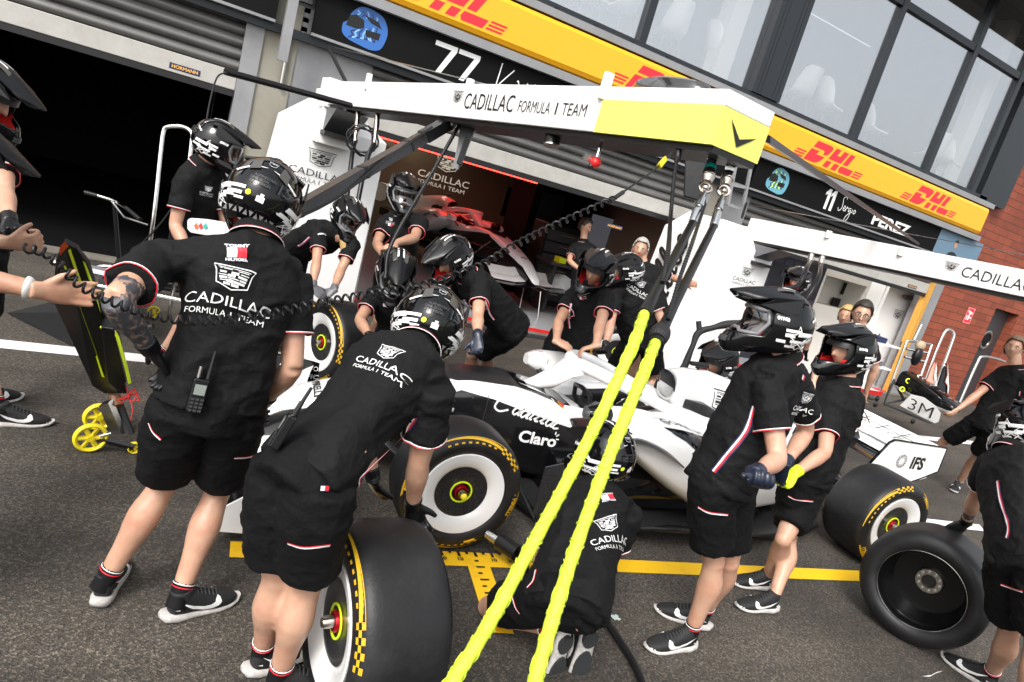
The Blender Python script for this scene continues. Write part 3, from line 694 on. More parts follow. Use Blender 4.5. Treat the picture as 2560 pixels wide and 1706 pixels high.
# ============================================================ CREW KIT: helmet, shoe, hand, person
def frame3(r,f,u):  # matrix with columns right, forward, up
    return Matrix(((r.x,f.x,u.x),(r.y,f.y,u.y),(r.z,f.z,u.z)))
def axes(yaw,pitch=0,roll=0):
    """yaw: heading from +X in degrees, pitch: nose up, roll: to the right"""
    f=V((math.cos(R(yaw))*math.cos(R(pitch)),math.sin(R(yaw))*math.cos(R(pitch)),math.sin(R(pitch))))
    r=f.cross(V((0,0,1))).normalized(); u=r.cross(f)
    q=Quaternion(f,R(roll)); return q@r,f,q@u
def helmet_shell_pt(az,el,s=1.0):
    # az from forward, el from level; returns point (x right, y fwd, z up)
    ca,sa,ce,se=math.cos(az),math.sin(az),math.cos(el),math.sin(el)
    rx,ry,rz=.122,.148,.138
    x,y,z=rx*sa*ce,ry*ca*ce,rz*se
    fr=max(0,ca)**1.5; lo=max(0,-se-.12)
    y+=.11*fr*min(1,lo*2.0); 
    if fr>0: z-=.035*fr*min(1,lo*1.8); x*=1-.22*fr*min(1,lo*2.2)
    bk=max(0,-ca)**2; y-=.008*bk*(1-abs(se)); 
    if ca<0 and se<-.3: z+=.03*(-se-.3)*(-ca)
    if se>.5: y-=.006
    return V((x*s,y*s,z*s))
def build_helmet_meshes():
    NA,NE=56,30; el0,el1=R(-56),R(90); vs=[];fs=[]
    for i in range(NE):
        el=el0+(el1-R(1)-el0)*i/(NE-1)
        for j in range(NA):
            vs.append(helmet_shell_pt(2*math.pi*j/NA,el))
    def port(az,el):
        a=(math.degrees(az)+180)%360-180; e=math.degrees(el)
        return abs(a)<60 and -23<e<(27-abs(a)*.1) 
    for i in range(NE-1):
        for j in range(NA):
            el=el0+(el1-R(1)-el0)*(i+.5)/(NE-1); az=2*math.pi*(j+.5)/NA
            if port(az,el): continue
            fs.append((i*NA+j,i*NA+(j+1)%NA,(i+1)*NA+(j+1)%NA,(i+1)*NA+j))
    fs.append(tuple(range((NE-1)*NA,NE*NA)))
    o=MB().add(vs,fs).build('helmet',M['gloss'])
    md=o.modifiers.new('s','SOLIDIFY'); md.thickness=.012; md.offset=-1
    mb_=o.modifiers.new('b','SUBSURF'); mb_.levels=1
    dg=bpy.context.evaluated_depsgraph_get(); dg.update(); me=bpy.data.meshes.new_from_object(o.evaluated_get(dg)); me.polygons.foreach_set('use_smooth',[True]*len(me.polygons))
    bpy.data.objects.remove(o); HM={'shell':me}
    bv=BVHTree.FromPolygons([v.co for v in me.vertices],[tuple(p.vertices) for p in me.polygons])
    def keep(k,mb,mt=None,smooth=True,angle=50,bevel=0):
        q=mb.build(k,mt,smooth=smooth,angle=angle); HM[k]=q.data; bpy.data.objects.remove(q)
    # peak
    rs=[]
    for i in range(13):
        t=i/12; y=-.06+.30*t; hw=.112*(1-.12*t-.3*t*t)*(1 if t<.85 else 1-2.2*(t-.85)); zc=.152-.01*t-.035*t*t+(.0 if t>.2 else -.012*(1-t/.2)); top=[];bot=[]
        for j in range(15):
            a=-1+j/7; z=zc-.036*abs(a)**2.2*(1-.35*t)+.008*math.cos(a*math.pi*1.5)*(1-t); yy=y-.05*abs(a)**2*t
            top.append(V((a*hw,yy,z))); bot.append(V((a*hw*.985,yy,z-.007)))
        rs.append(top+bot[::-1])
    keep('peak',MB().rings(rs,cap=True),M['satin'],angle=60)
    # peak side arms down to the temples
    for s,k_ in ((-1,'peak_mount'),(1,'peak_mount_')):
        keep(k_,MB().prism([V((s*.118,.10,.10)),V((s*.112,.15,.07)),V((s*.122,.03,.045)),V((s*.124,-.02,.06)),V((s*.116,-.03,.12))],(s*.006,0,0)),M['satin'],smooth=False)
    # vents on top and rear
    mb=MB()
    for s in(-1,1):
        p=[(s*.03,.11),(s*.05,.04),(s*.055,-.02),(s*.035,-.03),(s*.02,.05)]
        v_,f_=lay([poly2(p)],V((0,0,.2)),V((1,0,0)),V((0,1,0)),bv,N=V((0,0,1)),off=.004,far=.3,maxd=.02); mb.add(v_,f_)
        p=[(s*.03,.06),(s*.065,.045),(s*.06,.085),(s*.035,.1)]
        v_,f_=lay([poly2(p)],V((0,-.2,0)),V((-1,0,0)),V((0,0,1)),bv,N=V((0,-1,0)),off=.004,far=.3,maxd=.02); mb.add(v_,f_)
    keep('vent_insert',mb,mat('helmet vent',(.07,.066,.06),.2))
    # rear neck rim with triangular cut-outs
    rr=[]
    for i in range(40):
        az=R(75)+R(210)*i/39
        p=helmet_shell_pt(az,R(-50)); q=helmet_shell_pt(az,R(-34)); n=V((p.x,p.y,0)).normalized()
        rr.append([p+n*.004,q+n*.007,q+n*.001,p-n*.006])
    keep('neck_roll',MB().rings(rr),M['satin'])
    tri=[]
    for i in range(-5,6):
        x=i*.016; tri.append(poly2([(x-.007,-.092 if i%2 else -.078),(x+.007,-.092 if i%2 else -.078),(x,-.078 if i%2 else -.092)]))
    v_,f_=lay(tri,V((0,-.2,0)),V((-1,0,0)),V((0,0,1)),bv,N=V((0,-1,0)),off=.011,far=.3,maxd=.03); keep('rear_grille',MB().add(v_,f_),M['gtxt'])
    # red padding inside
    vs=[];fs=[]
    for i in range(8):
        for j in range(40):
            el=R(-58)+R(70)*i/7; p=helmet_shell_pt(2*math.pi*j/40,el,.9); vs.append(p)
    for i in range(7):
        for j in range(40):
            el=R(-58)+R(70)*(i+.5)/7; az=2*math.pi*(j+.5)/40
            a=(math.degrees(az)+180)%360-180
            if abs(a)<48 and math.degrees(el)>-26: continue
            fs.append((i*40+j,i*40+(j+1)%40,(i+1)*40+(j+1)%40,(i+1)*40+j))
    red=[f for f in fs if sum(vs[i].z for i in f)/4<-.055]; keep('padding',MB().add(vs,red),M['foam'])
    keep('liner',MB().add(vs,[f for f in fs if f not in red]),M['black'])
    vs2=[];fs2=[]
    for i in range(10):
        for j in range(40): vs2.append(helmet_shell_pt(2*math.pi*j/40,R(8)+R(80)*i/9,.9))
    for i in range(9):
        for j in range(40): fs2.append((i*40+j,i*40+(j+1)%40,(i+1)*40+(j+1)%40,(i+1)*40+j))
    keep('crown_liner',MB().add(vs2,fs2),M['black'])
    # chin vent
    mb=MB(); 
    v_,f_=lay([rect(0,-.1,.06,.022)],V((0,.3,0)),V((1,0,0)),V((0,0,1)),bv,N=V((0,1,0)),off=.004,far=.3,maxd=.02); mb.add(v_,f_)
    keep('chin_vent',mb,M['dgrey'])
    # goggles
    fr=[helmet_shell_pt(R(a),R(e),.97)+V((0,.004,0)) for a,e in [(x,24-abs(x)*.1) for x in range(-50,51,10)]+[(55,0)]+[(x,-20+(4 if abs(x)<15 else 0)) for x in range(50,-51,-10)]+[(-55,0)]]
    keep('goggle_frame',MB().tube(fr,(.009,.007),M['grey'],n=8,closed=True),mat('goggle grey',(.16,.16,.17),.3))
    vs=[];fs=[]
    for i in range(7):
        for j in range(13): vs.append(helmet_shell_pt(R(-52+104*j/12),R(-19+42*i/6),.955))
    for i in range(6):
        for j in range(12): fs.append((i*13+j,i*13+j+1,(i+1)*13+j+1,(i+1)*13+j))
    keep('goggle_lens',MB().add(vs,fs),M['lens'])
    band=[]
    for a in range(58,303,6): 
        p=helmet_shell_pt(R(a),R(7 if 120<a<240 else 4)); band.append(p*1.02)
    keep('goggle_strap',MB().tube(band,(.022,.003),n=10,ref=(0,0,1)),M['strap'])
    # markings: stripe blocks, star outlines, figures
    W=MB(); 
    star=[]
    for i in range(10):
        a=math.pi/2+i*math.pi/5; r_=(.05,.021)[i%2]; star.append((r_*math.cos(a)*1.25,r_*math.sin(a)))
    star=[(x+.25*y,y) for x,y in star]
    for s in(-1,1):
        o_=V((s*.3,0,0)); U=V((0,-s*1.0,0)) if s<0 else V((0,-1,0)); U=V((0,-1,0)) if s<0 else V((0,1,0)); N_=V((s,0,0)); Vz=V((0,0,1))
        f=lambda parts,off=.003: W.add(*lay([( [(x*(-1 if s<0 else 1),y) for x,y in q[0]],q[1]) for q in parts],o_,U,Vz,bv,N=N_,off=off,far=.3,maxd=.018))
        # here +x is forward
        blk=[]
        for x,y,w_,h in [(-.01,-.012,.07,.012),(-.075,-.022,.08,.018),(.0,-.032,.045,.014),(-.05,-.055,.085,.012),(.03,-.06,.04,.013),(-.1,-.048,.05,.012),(-.02,-.078,.05,.01)]:
            blk.append(rect(x,y,w_,h,.25))
        f(blk)
        f([strip2([(x-.03-.012,y-.04) for x,y in star],.0055,True)],.006)
        f([xf(strip2([(-.03,0),(0,.018),(.03,0),(0,-.018)],.005,True),1,-.05,-.068)],.0062)
        t_=text2d('#M10',.05,1.1); t_=([(x*(-1 if s<0 else 1),y) for x,y in t_[0]],t_[1])
        W.add(*lay([([(x*.016-(.045 if s>0 else -.045)*(-1),y*.016+.03) for x,y in t_[0]],t_[1])],o_,U,Vz,bv,N=N_,off=.004,far=.3,maxd=.05))
    # top twin stripes
    v_,f_=lay([rect(-.018,-.03,.012,.1),rect(.018,-.03,.012,.1)],V((0,0,.3)),V((1,0,0)),V((0,1,0)),bv,N=V((0,0,1)),off=.003,far=.4,maxd=.02); W.add(v_,f_)
    # rear blocks
    f_b=[rect(.07,-.02,.05,.011),rect(.075,-.04,.05,.011),rect(.055,-.055,.03,.008),rect(-.085,-.052,.03,.006,.5)]
    v_,f_=lay(f_b+[rect(-.01,-.04,.026,.018),rect(-.012,-.028,.012,.012)],V((0,-.3,0)),V((-1,0,0)),V((0,0,1)),bv,N=V((0,-1,0)),off=.003,far=.3,maxd=.02); W.add(v_,f_)
    # thin brow arcs at the rear
    for s in(-1,1):
        v_,f_=lay([strip2(smooth2([(s*.1,.035),(s*.05,.062),(s*.01,.072)],4),[.008-.0009*i for i in range(9)])],V((0,-.3,0)),V((-1,0,0)),V((0,0,1)),bv,N=V((0,-1,0)),off=.003,far=.3,maxd=.02); W.add(v_,f_)
    v_,f_=lay([xf(q,.016,0,.092) for q in CREST[:6]],V((0,-.3,0)),V((-1,0,0)),V((0,0,1)),bv,N=V((0,-1,0)),off=.003,far=.3); W.add(v_,f_)
    v_,f_=lay([xf(q,.014,0,.02) for q in CREST],V((0,.16,.148)),V((-1,0,0)),V((0,-1,.3)),None,off=-.0); 
    keep('helmet_marking',W,M['txt'],smooth=False)
    G=MB(); v_,f_=lay([xf(text2d('ALPINESTARS',.01),.0085,-.0,.024),xf(text2d('ONE GOAL.',.01),.0085,-.012,.011),xf(text2d('ONE VISION.',.01),.0085,-.008,-.002)],V((0,-.3,.004)),V((1,0,0)),V((0,0,1)),None,off=0)
    v_,f_=lay([xf(text2d('ALPINESTARS',.01),.0085,.0,.030),xf(text2d('ONE GOAL.',.01),.0085,-.012,.018),xf(text2d('ONE VISION.',.01),.0085,-.008,.006),strip2([(.052,.0),(.052,.036)],.003)]+[xf(strip2(smooth2([(.3,.4),(0,.5),(-.2,.25),(.25,-.05),(.1,-.4),(-.3,-.3)]),.12),.035,.075,.018)],V((0,-.3,0)),V((1,0,0)),V((0,0,1)),bv,N=V((0,-1,0)),off=.0085,far=.3,maxd=.05); G.add(v_,f_)
    keep('strap_print',G,M['dim'],smooth=False)
    Y=MB(); v_,f_=lay([poly2([(.009*math.cos(a*.5)-.038+.07,.009*math.sin(a*.5)-.032) for a in range(12)])],V((0,-.3,0)),V((-1,0,0)),V((0,0,1)),bv,N=V((0,-1,0)),off=.0035,far=.3); Y.add(v_,f_)
    keep('round_sticker',Y,M['lime'],smooth=False)
    return HM
HM=build_helmet_meshes()
def helmet(parent,pos,yaw,pitch=0,roll=0,goggle=False,scale=1.0,simple=False):
    r,f,u=axes(yaw,pitch,roll); m4=frame3(r,f,u).to_4x4(); m4.translation=V(pos); m4=m4@Matrix.Scale(scale,4)
    h=bpy.data.objects.new('helmet',HM['shell']); COL.objects.link(h)
    h.parent=parent; h.matrix_parent_inverse=parent_world(parent).inverted(); h.location=m4.to_translation(); h.rotation_euler=m4.to_euler(); h.scale=(scale,)*3
    for k in ['peak','peak_mount','peak_mount_','vent_insert','neck_roll','rear_grille','padding','liner','crown_liner','chin_vent','goggle_strap','helmet_marking','strap_print','round_sticker']+(['goggle_frame','goggle_lens'] if goggle else []):
        c=bpy.data.objects.new(k.rstrip('_'),HM[k]); COL.objects.link(c); c.parent=h
    return h
# ---- shoe (x forward, heel at 0)
def build_shoe():
    S=[(-.058,.018,.03,.105),(-.042,.034,.022,.125),(.0,.038,.02,.125),(.03,.038,.02,.118),(.07,.042,.016,.095),(.115,.047,.012,.078),(.16,.045,.012,.063),(.195,.033,.014,.05),(.212,.012,.02,.036)]
    def sec(x,hw,z0,z1,n=16):
        r=[]
        for j in range(n):
            a=2*math.pi*j/n; c,s=math.cos(a),math.sin(a)
            r.append(V((x,hw*math.copysign(abs(c)**.7,c),(z0+z1)/2+(z1-z0)/2*math.copysign(abs(s)**.8,s))))
        return r
    up=MB().rings([sec(*q) for q in S]); up.tube([(-.012,0,.09),(-.018,0,.132)],[(.046,.038),(.042,.035)],n=14,ref=(1,0,0)); o=up.build('shoe',M['shoe'],smooth=True); o=remesh(o,.006,3)
    me=o.data; bpy.data.objects.remove(o)
    T=[(-.088,.012,.028,.046),(-.072,.032,.010,.048),(-.03,.041,.0,.043),(.03,.039,.0,.036),(.08,.044,.0,.031),(.125,.048,.0,.028),(.17,.047,.004,.03),(.205,.034,.012,.031),(.225,.014,.022,.037)]
    so_o=MB().rings([sec(x,h,a,b,16) for x,h,a,b in T]).build('sole',M['sole'],smooth=True,angle=70); so_=so_o.data; bpy.data.objects.remove(so_o)
    bv=BVHTree.FromPolygons([v.co for v in me.vertices],[tuple(p.vertices) for p in me.polygons])
    sw=[(.165,.048),(.13,.062),(.10,.06),(.075,.052),(.05,.049),(.02,.054),(-.02,.072),(.02,.042),(.055,.034),(.085,.036),(.12,.044)]
    sw=[(.17,.03),(.155,.05),(.135,.056),(.12,.048),(.128,.038),(.09,.034),(-.02,.055),(.06,.022),(.12,.016),(.155,.02)]
    sw=[(-.035,.096),(.02,.068),(.06,.056),(.085,.056),(.1,.064),(.105,.082),(.122,.07),(.126,.056),(.115,.045),(.09,.038),(.06,.04),(.015,.056)]
    W=MB()
    for s in(-1,1):
        W.add(*lay([poly2([(x,y) for x,y in sw])],V((0,s*.2,0)),V((1,0,0)),V((0,0,1)),bv,N=V((0,s,0)),off=.0025,far=.3,maxd=.015))
        W.add(*lay([rect(-.045,.062,.03,.006),rect(.195,.032,.02,.004)],V((0,s*.2,0)),V((1,0,0)),V((0,0,1)),bv,N=V((0,s,0)),off=.002,far=.3,maxd=.03))
    q=W.build('swoosh',M['txt']); wm=q.data; bpy.data.objects.remove(q)
    Lc=MB()
    for i in range(6):
        x=.035+i*.016; zt=.118-.0066*i; Lc.tube([(x,-.024,zt-.012),(x+.004,0,zt),(x,.024,zt-.012)],.003,n=6)
    q=Lc.build('lace',M['dgrey'],smooth=True); lm=q.data; bpy.data.objects.remove(q)
    # underside tread
    U=MB().add([(-.06,-.03,-.0015),(.22,-.035,-.0015),(.22,.035,-.0015),(-.06,.03,-.0015)],[(0,1,2,3)])
    T2=MB()
    for cx,cy,a,b in ((.12,0,.088,.040),(-.03,0,.045,.036)):
        T2.prism([V((cx+a*math.cos(i*.393),cy+b*math.sin(i*.393),-.006)) for i in range(16)],(0,0,.02))
    q=T2.build('tread',M['dgrey']); tm=q.data; bpy.data.objects.remove(q)
    return me,so_,wm,lm,tm
SHOE=build_shoe()
def shoe(parent,ankle,toe,up=None,scale=1.0):
    a=V(ankle); f=(V(toe)-a); 
    u=V((0,0,1)) if up is None else V(up)
    f=(f-u*f.dot(u)).normalized(); r=f.cross(u).normalized(); u=r.cross(f)
    m3=Matrix(((f.x,-r.x,u.x),(f.y,-r.y,u.y),(f.z,-r.z,u.z)))
    o=bpy.data.objects.new('shoe',SHOE[0]); COL.objects.link(o); o.parent=parent; o.matrix_parent_inverse=parent_world(parent).inverted()
    o.location=a-u*.1*scale+f*.025*scale; o.rotation_euler=m3.to_euler(); o.scale=(scale,)*3
    for nm,md in (('sole',SHOE[1]),('swoosh',SHOE[2]),('lace',SHOE[3]),('tread',SHOE[4])):
        c=bpy.data.objects.new(nm,md); COL.objects.link(c); c.parent=o
    return o
# ---- hand geometry
def hand(mb,wrist,tip,side,s=1.0,curl=25,thumb=1,spread=3,mt=None,fat=1.0,curls=None,tang=40):
    """palm runs wrist->tip; side = direction from little finger to index; fingers curl away from the back of the hand"""
    w_=V(wrist); d=(V(tip)-w_).normalized(); sd_=V(side); sd_=(sd_-d*sd_.dot(d)).normalized(); back=sd_.cross(d)*thumb # back of hand normal
    palm=-back
    L=.095*s
    mb.tube([w_-d*.03*s,w_+d*.005*s,w_+d*.04*s,w_+d*.075*s,w_+d*.098*s],[(.027*s*fat,.021*s*fat),(.03*s*fat,.018*s*fat),(.039*s*fat,.0165*s*fat),(.043*s*fat,.014*s*fat),(.038*s*fat,.010*s*fat)],mt,n=14,ref=sd_)
    ln=[.068,.08,.087,.08]
    for i in range(4):
        b=w_+d*L*(.93+(.03 if i in(1,2) else 0))+sd_*(-.031+.0208*i)*s
        cu=curl if curls is None else curls[i]; dd=(d+sd_*math.tan(R(spread*(i-1.5)))).normalized()
        P=[b]; l=ln[i]*s; seg=[.42*l,.33*l,.25*l]; ang=0
        for q,(sg,mul) in enumerate(zip(seg,(1,1.25,.8))):
            ang+=R(cu*mul); P.append(P[-1]+(dd*math.cos(ang)+palm*math.sin(ang))*sg)
        rr=[.0095*s*fat,.0092*s*fat,.0085*s*fat,.0068*s*fat]
        mb.tube([b-d*.02*s]+P,[.0095*s*fat]+rr,mt,n=10,sub=3)
    b=w_+d*.028*s+sd_*.026*s; t=(d*math.cos(R(tang))+sd_*math.sin(R(tang))+palm*.35).normalized(); t2=(t+d*.5+palm*.2).normalized()
    mb.tube([b-t*.01,b+t*.03*s,b+t*.055*s,b+t*.055*s+t2*.03*s],[.016*s*fat,.0135*s*fat,.011*s*fat,.0085*s*fat],mt,n=10,sub=3)
# ---- head with a face
def bare_head(mb,c,r,f,u,s=1.0):
    Mx=frame3(r,f,u)
    rs=[];n=28;N=24
    for i in range(1,N):
        el=-math.pi/2+math.pi*i/N; ring=[]
        for j in range(n):
            az=2*math.pi*j/n; ca,sa,ce,se=math.cos(az),math.sin(az),math.cos(el),math.sin(el)
            x,y,z=.076*sa*ce,.098*ca*ce,.118*se
            fr=max(0,ca)
            if se<-.1: x*=1-.25*(-se-.1); y*=(1-.1*(-se-.1)) if ca>0 else 1-.35*(-se-.1)
            if fr>.6 and ce>.3:
                y-=.010*math.exp(-((se-.02)/.12)**2)*math.exp(-((abs(sa)-.38)/.2)**2)   # eye sockets
                y+=.020*math.exp(-((se+.2)/.13)**2)*math.exp(-(sa/.16)**2)              # nose
                y+=.006*math.exp(-((se-.16)/.08)**2)*math.exp(-(sa/.5)**2)              # brow
                y+=.006*math.exp(-((se+.5)/.07)**2)*math.exp(-(sa/.3)**2)               # lips
                y+=.006*math.exp(-((se+.8)/.12)**2)*math.exp(-(sa/.35)**2)              # chin
            ring.append(c+Mx@V((x*s,y*s,z*s)))
        rs.append(ring)
    mb.rings(rs)
    for e in(-1,1):
        q=c+Mx@V((e*.078*s,-.005,-.005)); mb.ball(q,(.012*s,.018*s,.03*s),n=8,M=Mx)
    # nose bridge and tip
    mb.tube([c+Mx@V((0,.095*s,.008*s)),c+Mx@V((0,.112*s,-.02*s)),c+Mx@V((0,.117*s,-.032*s)),c+Mx@V((0,.1*s,-.04*s))],[.006*s,.009*s,.012*s,.01*s],n=8)
def face_details(parent,c,r,f,u,s,hairmat,glasses=False,hair='short',earpiece=False):
    Mx=frame3(r,f,u); W=lambda x,y,z:c+Mx@V((x*s,y*s,z*s))
    for e in(-1,1):
        o=MB().ball(W(e*.03,.082,.004),(.010*s,.009*s,.0055*s),n=8,M=Mx).build('eye',M['panelwhite'],parent,smooth=True)
        MB().ball(W(e*.03,.0895,.004),.0052*s,n=6).build('pupil',M['black'],o,smooth=True)
        MB().tube([W(e*.014,.097,.022),W(e*.032,.096,.027),W(e*.05,.083,.02)],[.003*s,.004*s,.002*s],n=6).build('eyebrow',hairmat,parent,smooth=True)
    MB().tube([W(-.024,.091,-.062),W(0,.101,-.06),W(.024,.091,-.062)],[.002*s,.0045*s,.002*s],n=6,sub=3).build('mouth',mat('lips',(.4,.14,.11),.5),parent,smooth=True)
    # hair cap
    vs=[];fs=[];NA,NE=36,16
    for i in range(NE):
        el=R(-38)+R(127)*i/(NE-1)
        for j in range(NA):
            az=2*math.pi*j/NA; ca,sa,ce,se=math.cos(az),math.sin(az),math.cos(el),math.sin(el)
            k_=1.07+.05*(noise.noise(V((ca*4,sa*4,se*5)))) + (.05 if se>.4 else 0)
            vs.append(W(.078*sa*ce*k_,.1*ca*ce*k_-.003,.12*se*k_))
    for i in range(NE-1):
        for j in range(NA):
            el=math.degrees(R(-38)+R(127)*(i+.5)/(NE-1)); a=abs((360*(j+.5)/NA+180)%360-180)
            lim=34 if a<50 else (34-(a-50)*1.1 if a<80 else (4 if a<105 else -40))
            if el>lim: fs.append((i*NA+j,i*NA+(j+1)%NA,(i+1)*NA+(j+1)%NA,(i+1)*NA+j))
    fs.append(tuple(range((NE-1)*NA,NE*NA)))
    o=MB().add(vs,fs).build('hair',hairmat,parent,smooth=True,angle=180); md=o.modifiers.new('s','SOLIDIFY'); md.thickness=.01; md.offset=-1
    if glasses:
        for e in(-1,1):
            pts=[W(e*.033+.026*math.cos(a),.112,.002+.019*math.sin(a)) for a in [i*math.pi/6 for i in range(12)]]
            g_=MB().tube(pts,.0028*s,n=6,closed=True).build('glasses',M['black'],parent,smooth=True)
            MB().tube([W(e*.058,.11,.006),W(e*.082,.0,.008)],.0025*s,n=6).build('temple',M['black'],g_)
    if earpiece: MB().ball(W(.09,.0,-.008),.008*s,n=8).build('earpiece',M['black'],parent,smooth=True); MB().ball(W(-.09,.0,-.008),.008*s,n=8).build('earpiece',M['black'],parent,smooth=True)
# ---- person
def fold(sc1=5,amp=.006,seed=0,az=(0,0,1)):
    o=V((seed*3.1,seed*1.7,seed*.9))
    def f(p):
        q=V((p.x*sc1,p.y*sc1,p.z*sc1*1.6))+o
        n=noise.noise(q); n2=noise.noise(q*2.3+V((5,5,5))); r1=(1-abs(n))**5; r2=(1-abs(n2))**4
        return amp*(r1*1.5+r2*.8-.9)
    return f
class Person: pass
def person(label,pel,neck,head,shL,shR,elL,wrL,elR,wrR,knL,anL,knR,anR,toL=None,toR=None,s=1.0,group=None,yaw=None,pitch=0,roll=0,helm=True,goggle=False,
    hair=None,glasses=False,skin='skin',handL=None,handR=None,gloveL='black',gloveR='black',vox=.011,clvox=.011,trousers=False,shoeup=None,seed=1,gut=1.0,tattoo=None,curlL=30,curlR=30,socks=True,
    sleeve=.62,short=.78,wid=1.0,hemdrop=.0,legs=True,earpiece=False,name='person',hipw=1.0,collar=True,sideL=None,sideR=None,headr=.0):
    P=Person(); 
    def D(a,dd=None): # depth-given point
        return ad(a[0],a[1],a[2])
    def S(par,a,L): return sph(par,a[0],a[1],L*s,a[2])
    P.pel=gz(pel[0],pel[1],pel[3]) if len(pel)==4 else ad(*pel)
    P.neck=S(P.pel,neck,.55); 
    up=(P.neck-P.pel).normalized()
    P.shL=S(P.neck,shL,.2); P.shR=S(P.neck,shR,.2)
    right=(P.shR-P.shL); right=(right-up*right.dot(up)).normalized(); fwd=up.cross(right).normalized()
    if yaw is None: yaw=math.degrees(math.atan2(fwd.y,fwd.x))
    # squash the shoulders on to a level-ish line through a point just under the neck
    mid=(P.shL+P.shR)/2
    P.head=S(P.neck,head,.17+headr)
    P.elL=S(P.shL,elL,.29); P.wrL=S(P.elL,wrL,.26); P.elR=S(P.shR,elR,.29); P.wrR=S(P.elR,wrR,.26)
    hw=.095*s*hipw
    # hips: legs leave the pelvis in the direction across the torso, kept level
    hr=V((right.x,right.y,right.z*.5)).normalized()
    P.hipL=P.pel-hr*hw-up*.05*s; P.hipR=P.pel+hr*hw-up*.05*s
    fy=V((math.cos(R(yaw)),math.sin(R(yaw)),0))
    def leg(hip,kn,an):
        if an is None: A=V((hip.x,hip.y,.1))+(fy*-.02)
        elif len(an)==4: A=gz(an[0],an[1],an[3])
        else: A=None
        if A is None:
            k_=sph(hip,kn[0],kn[1],.43*s,kn[2]); A=sph(k_,an[0],an[1],.42*s,an[2])
            return k_,A
        if kn is None:
            d=A-hip; L_=d.length; q=max(0,(.44*s)**2-(L_/2)**2)**.5
            k_=hip+d*.51+fy*q; return k_,A
        r0=ray(kn[0],kn[1]); best=None
        tc=(hip-EYE).dot(r0)/r0.dot(r0)
        for i in range(-60,61):
            k_=EYE+r0*(tc+i*.01); e=((k_-hip).length-.43*s)**2+((k_-A).length-.42*s)**2-.02*kn[2]*i*.01*0
            if best is None or e<best[0]: best=(e,k_)
        return best[1],A
    P.knL,P.anL=leg(P.hipL,knL,anL); P.knR,P.anR=leg(P.hipR,knR,anR)
    if 'DBG' in globals():
        print('%-40s'%label[:40],'torso %.2f sh %.2f/%.2f ua %.2f/%.2f fa %.2f/%.2f th %.2f/%.2f sh %.2f/%.2f'%((P.neck-P.pel).length,(P.shL-P.neck).length,(P.shR-P.neck).length,(P.elL-P.shL).length,(P.elR-P.shR).length,(P.wrL-P.elL).length,(P.wrR-P.elR).length,(P.knL-P.hipL).length,(P.knR-P.hipR).length,(P.anL-P.knL).length,(P.anR-P.knR).length),'pel',[round(q,2) for q in P.pel],'neck',[round(q,2) for q in P.neck],'head',[round(q,2) for q in P.head],'yaw %d'%yaw,'anz %.2f %.2f'%(P.anL.z,P.anR.z), 'fwd',[round(q,2) for q in fwd],'shw %.2f'%((P.shL-P.shR).length))
    base=V((P.pel.x,P.pel.y,0)); root=empty(name,base,label=label,cat='person',group=group); P.root=root
    sk=M[skin]
    # --- body
    b=MB(); 
    spine=[P.pel-up*.08*s,P.pel+up*.03*s,P.pel+(P.neck-P.pel)*.38,P.pel+(P.neck-P.pel)*.72,P.pel+(P.neck-P.pel)*.93,P.neck+up*.03*s]
    b.tube(spine,[(.13*s,.09*s),(.15*s,.1*s),(.135*s*gut,.1*s*gut),(.15*s,.105*s),(.12*s,.08*s),(.055*s,.055*s)],n=20,ref=right,sub=3)
    b.tube([P.shL,(P.shL+P.shR)/2+(P.neck-mid)*.35,P.shR],[.05*s,.07*s,.05*s],n=12,sub=3)
    hd=P.head
    b.tube([P.neck-up*.04*s,P.neck+(hd-P.neck)*.4,hd],[.062*s,.056*s,.055*s],n=14,sub=3)
    for sh_,el_,wr_ in ((P.shL,P.elL,P.wrL),(P.shR,P.elR,P.wrR)):
        b.tube([sh_,sh_+(el_-sh_)*.35,sh_+(el_-sh_)*.8,el_],[.05*s,.05*s,.042*s,.039*s],n=14,sub=3)
        b.tube([el_-(wr_-el_)*.02,el_+(wr_-el_)*.28,el_+(wr_-el_)*.7,wr_],[.039*s,.043*s,.031*s,(.028*s,.024*s)],n=14,sub=3)
    if legs:
        for hp,kn_,an_ in ((P.hipL,P.knL,P.anL),(P.hipR,P.knR,P.anR)):
            th=(kn_-hp); sh_=(an_-kn_)
            b.tube([hp,hp+th*.4,hp+th*.85,kn_],[.08*s,.078*s,.057*s,.046*s],n=16,sub=3); b.ball(kn_,.051*s,n=8)
            bk=(-th.normalized()+sh_.normalized()); bk=bk-sh_.normalized()*bk.dot(sh_.normalized())
            ff=V((math.cos(R(yaw)),math.sin(R(yaw)),0)); 
            bk=(bk*.5-ff*.6); bk=bk-sh_.normalized()*bk.dot(sh_.normalized()); bk=bk.normalized() if bk.length>.01 else V((0,0,0))
            b.tube([kn_-sh_*.02,kn_+sh_*.12+bk*.006*s,kn_+sh_*.33+bk*.018*s,kn_+sh_*.7+bk*.006*s,an_],[.045*s,.05*s,.059*s,.041*s,.034*s],n=16,sub=3)
    r_,f_,u_=axes(yaw,pitch,roll)
    if helm: bare_head(b,hd+f_*.012*s,r_,f_,u_,s*.98)
    else: bare_head(b,hd,r_,f_,u_,s)
    def hnd(wr_,el_,spec,thumb,curl,mbx,fat=1.0):
        tip=spec[0]; side=spec[1]
        hand(mbx,wr_,tip,side,s,curl,thumb,fat=fat)
    defs={'L':(P.wrL,P.elL,handL,-1,gloveL,curlL),'R':(P.wrR,P.elR,handR,1,gloveR,curlR)}
    gl=[]
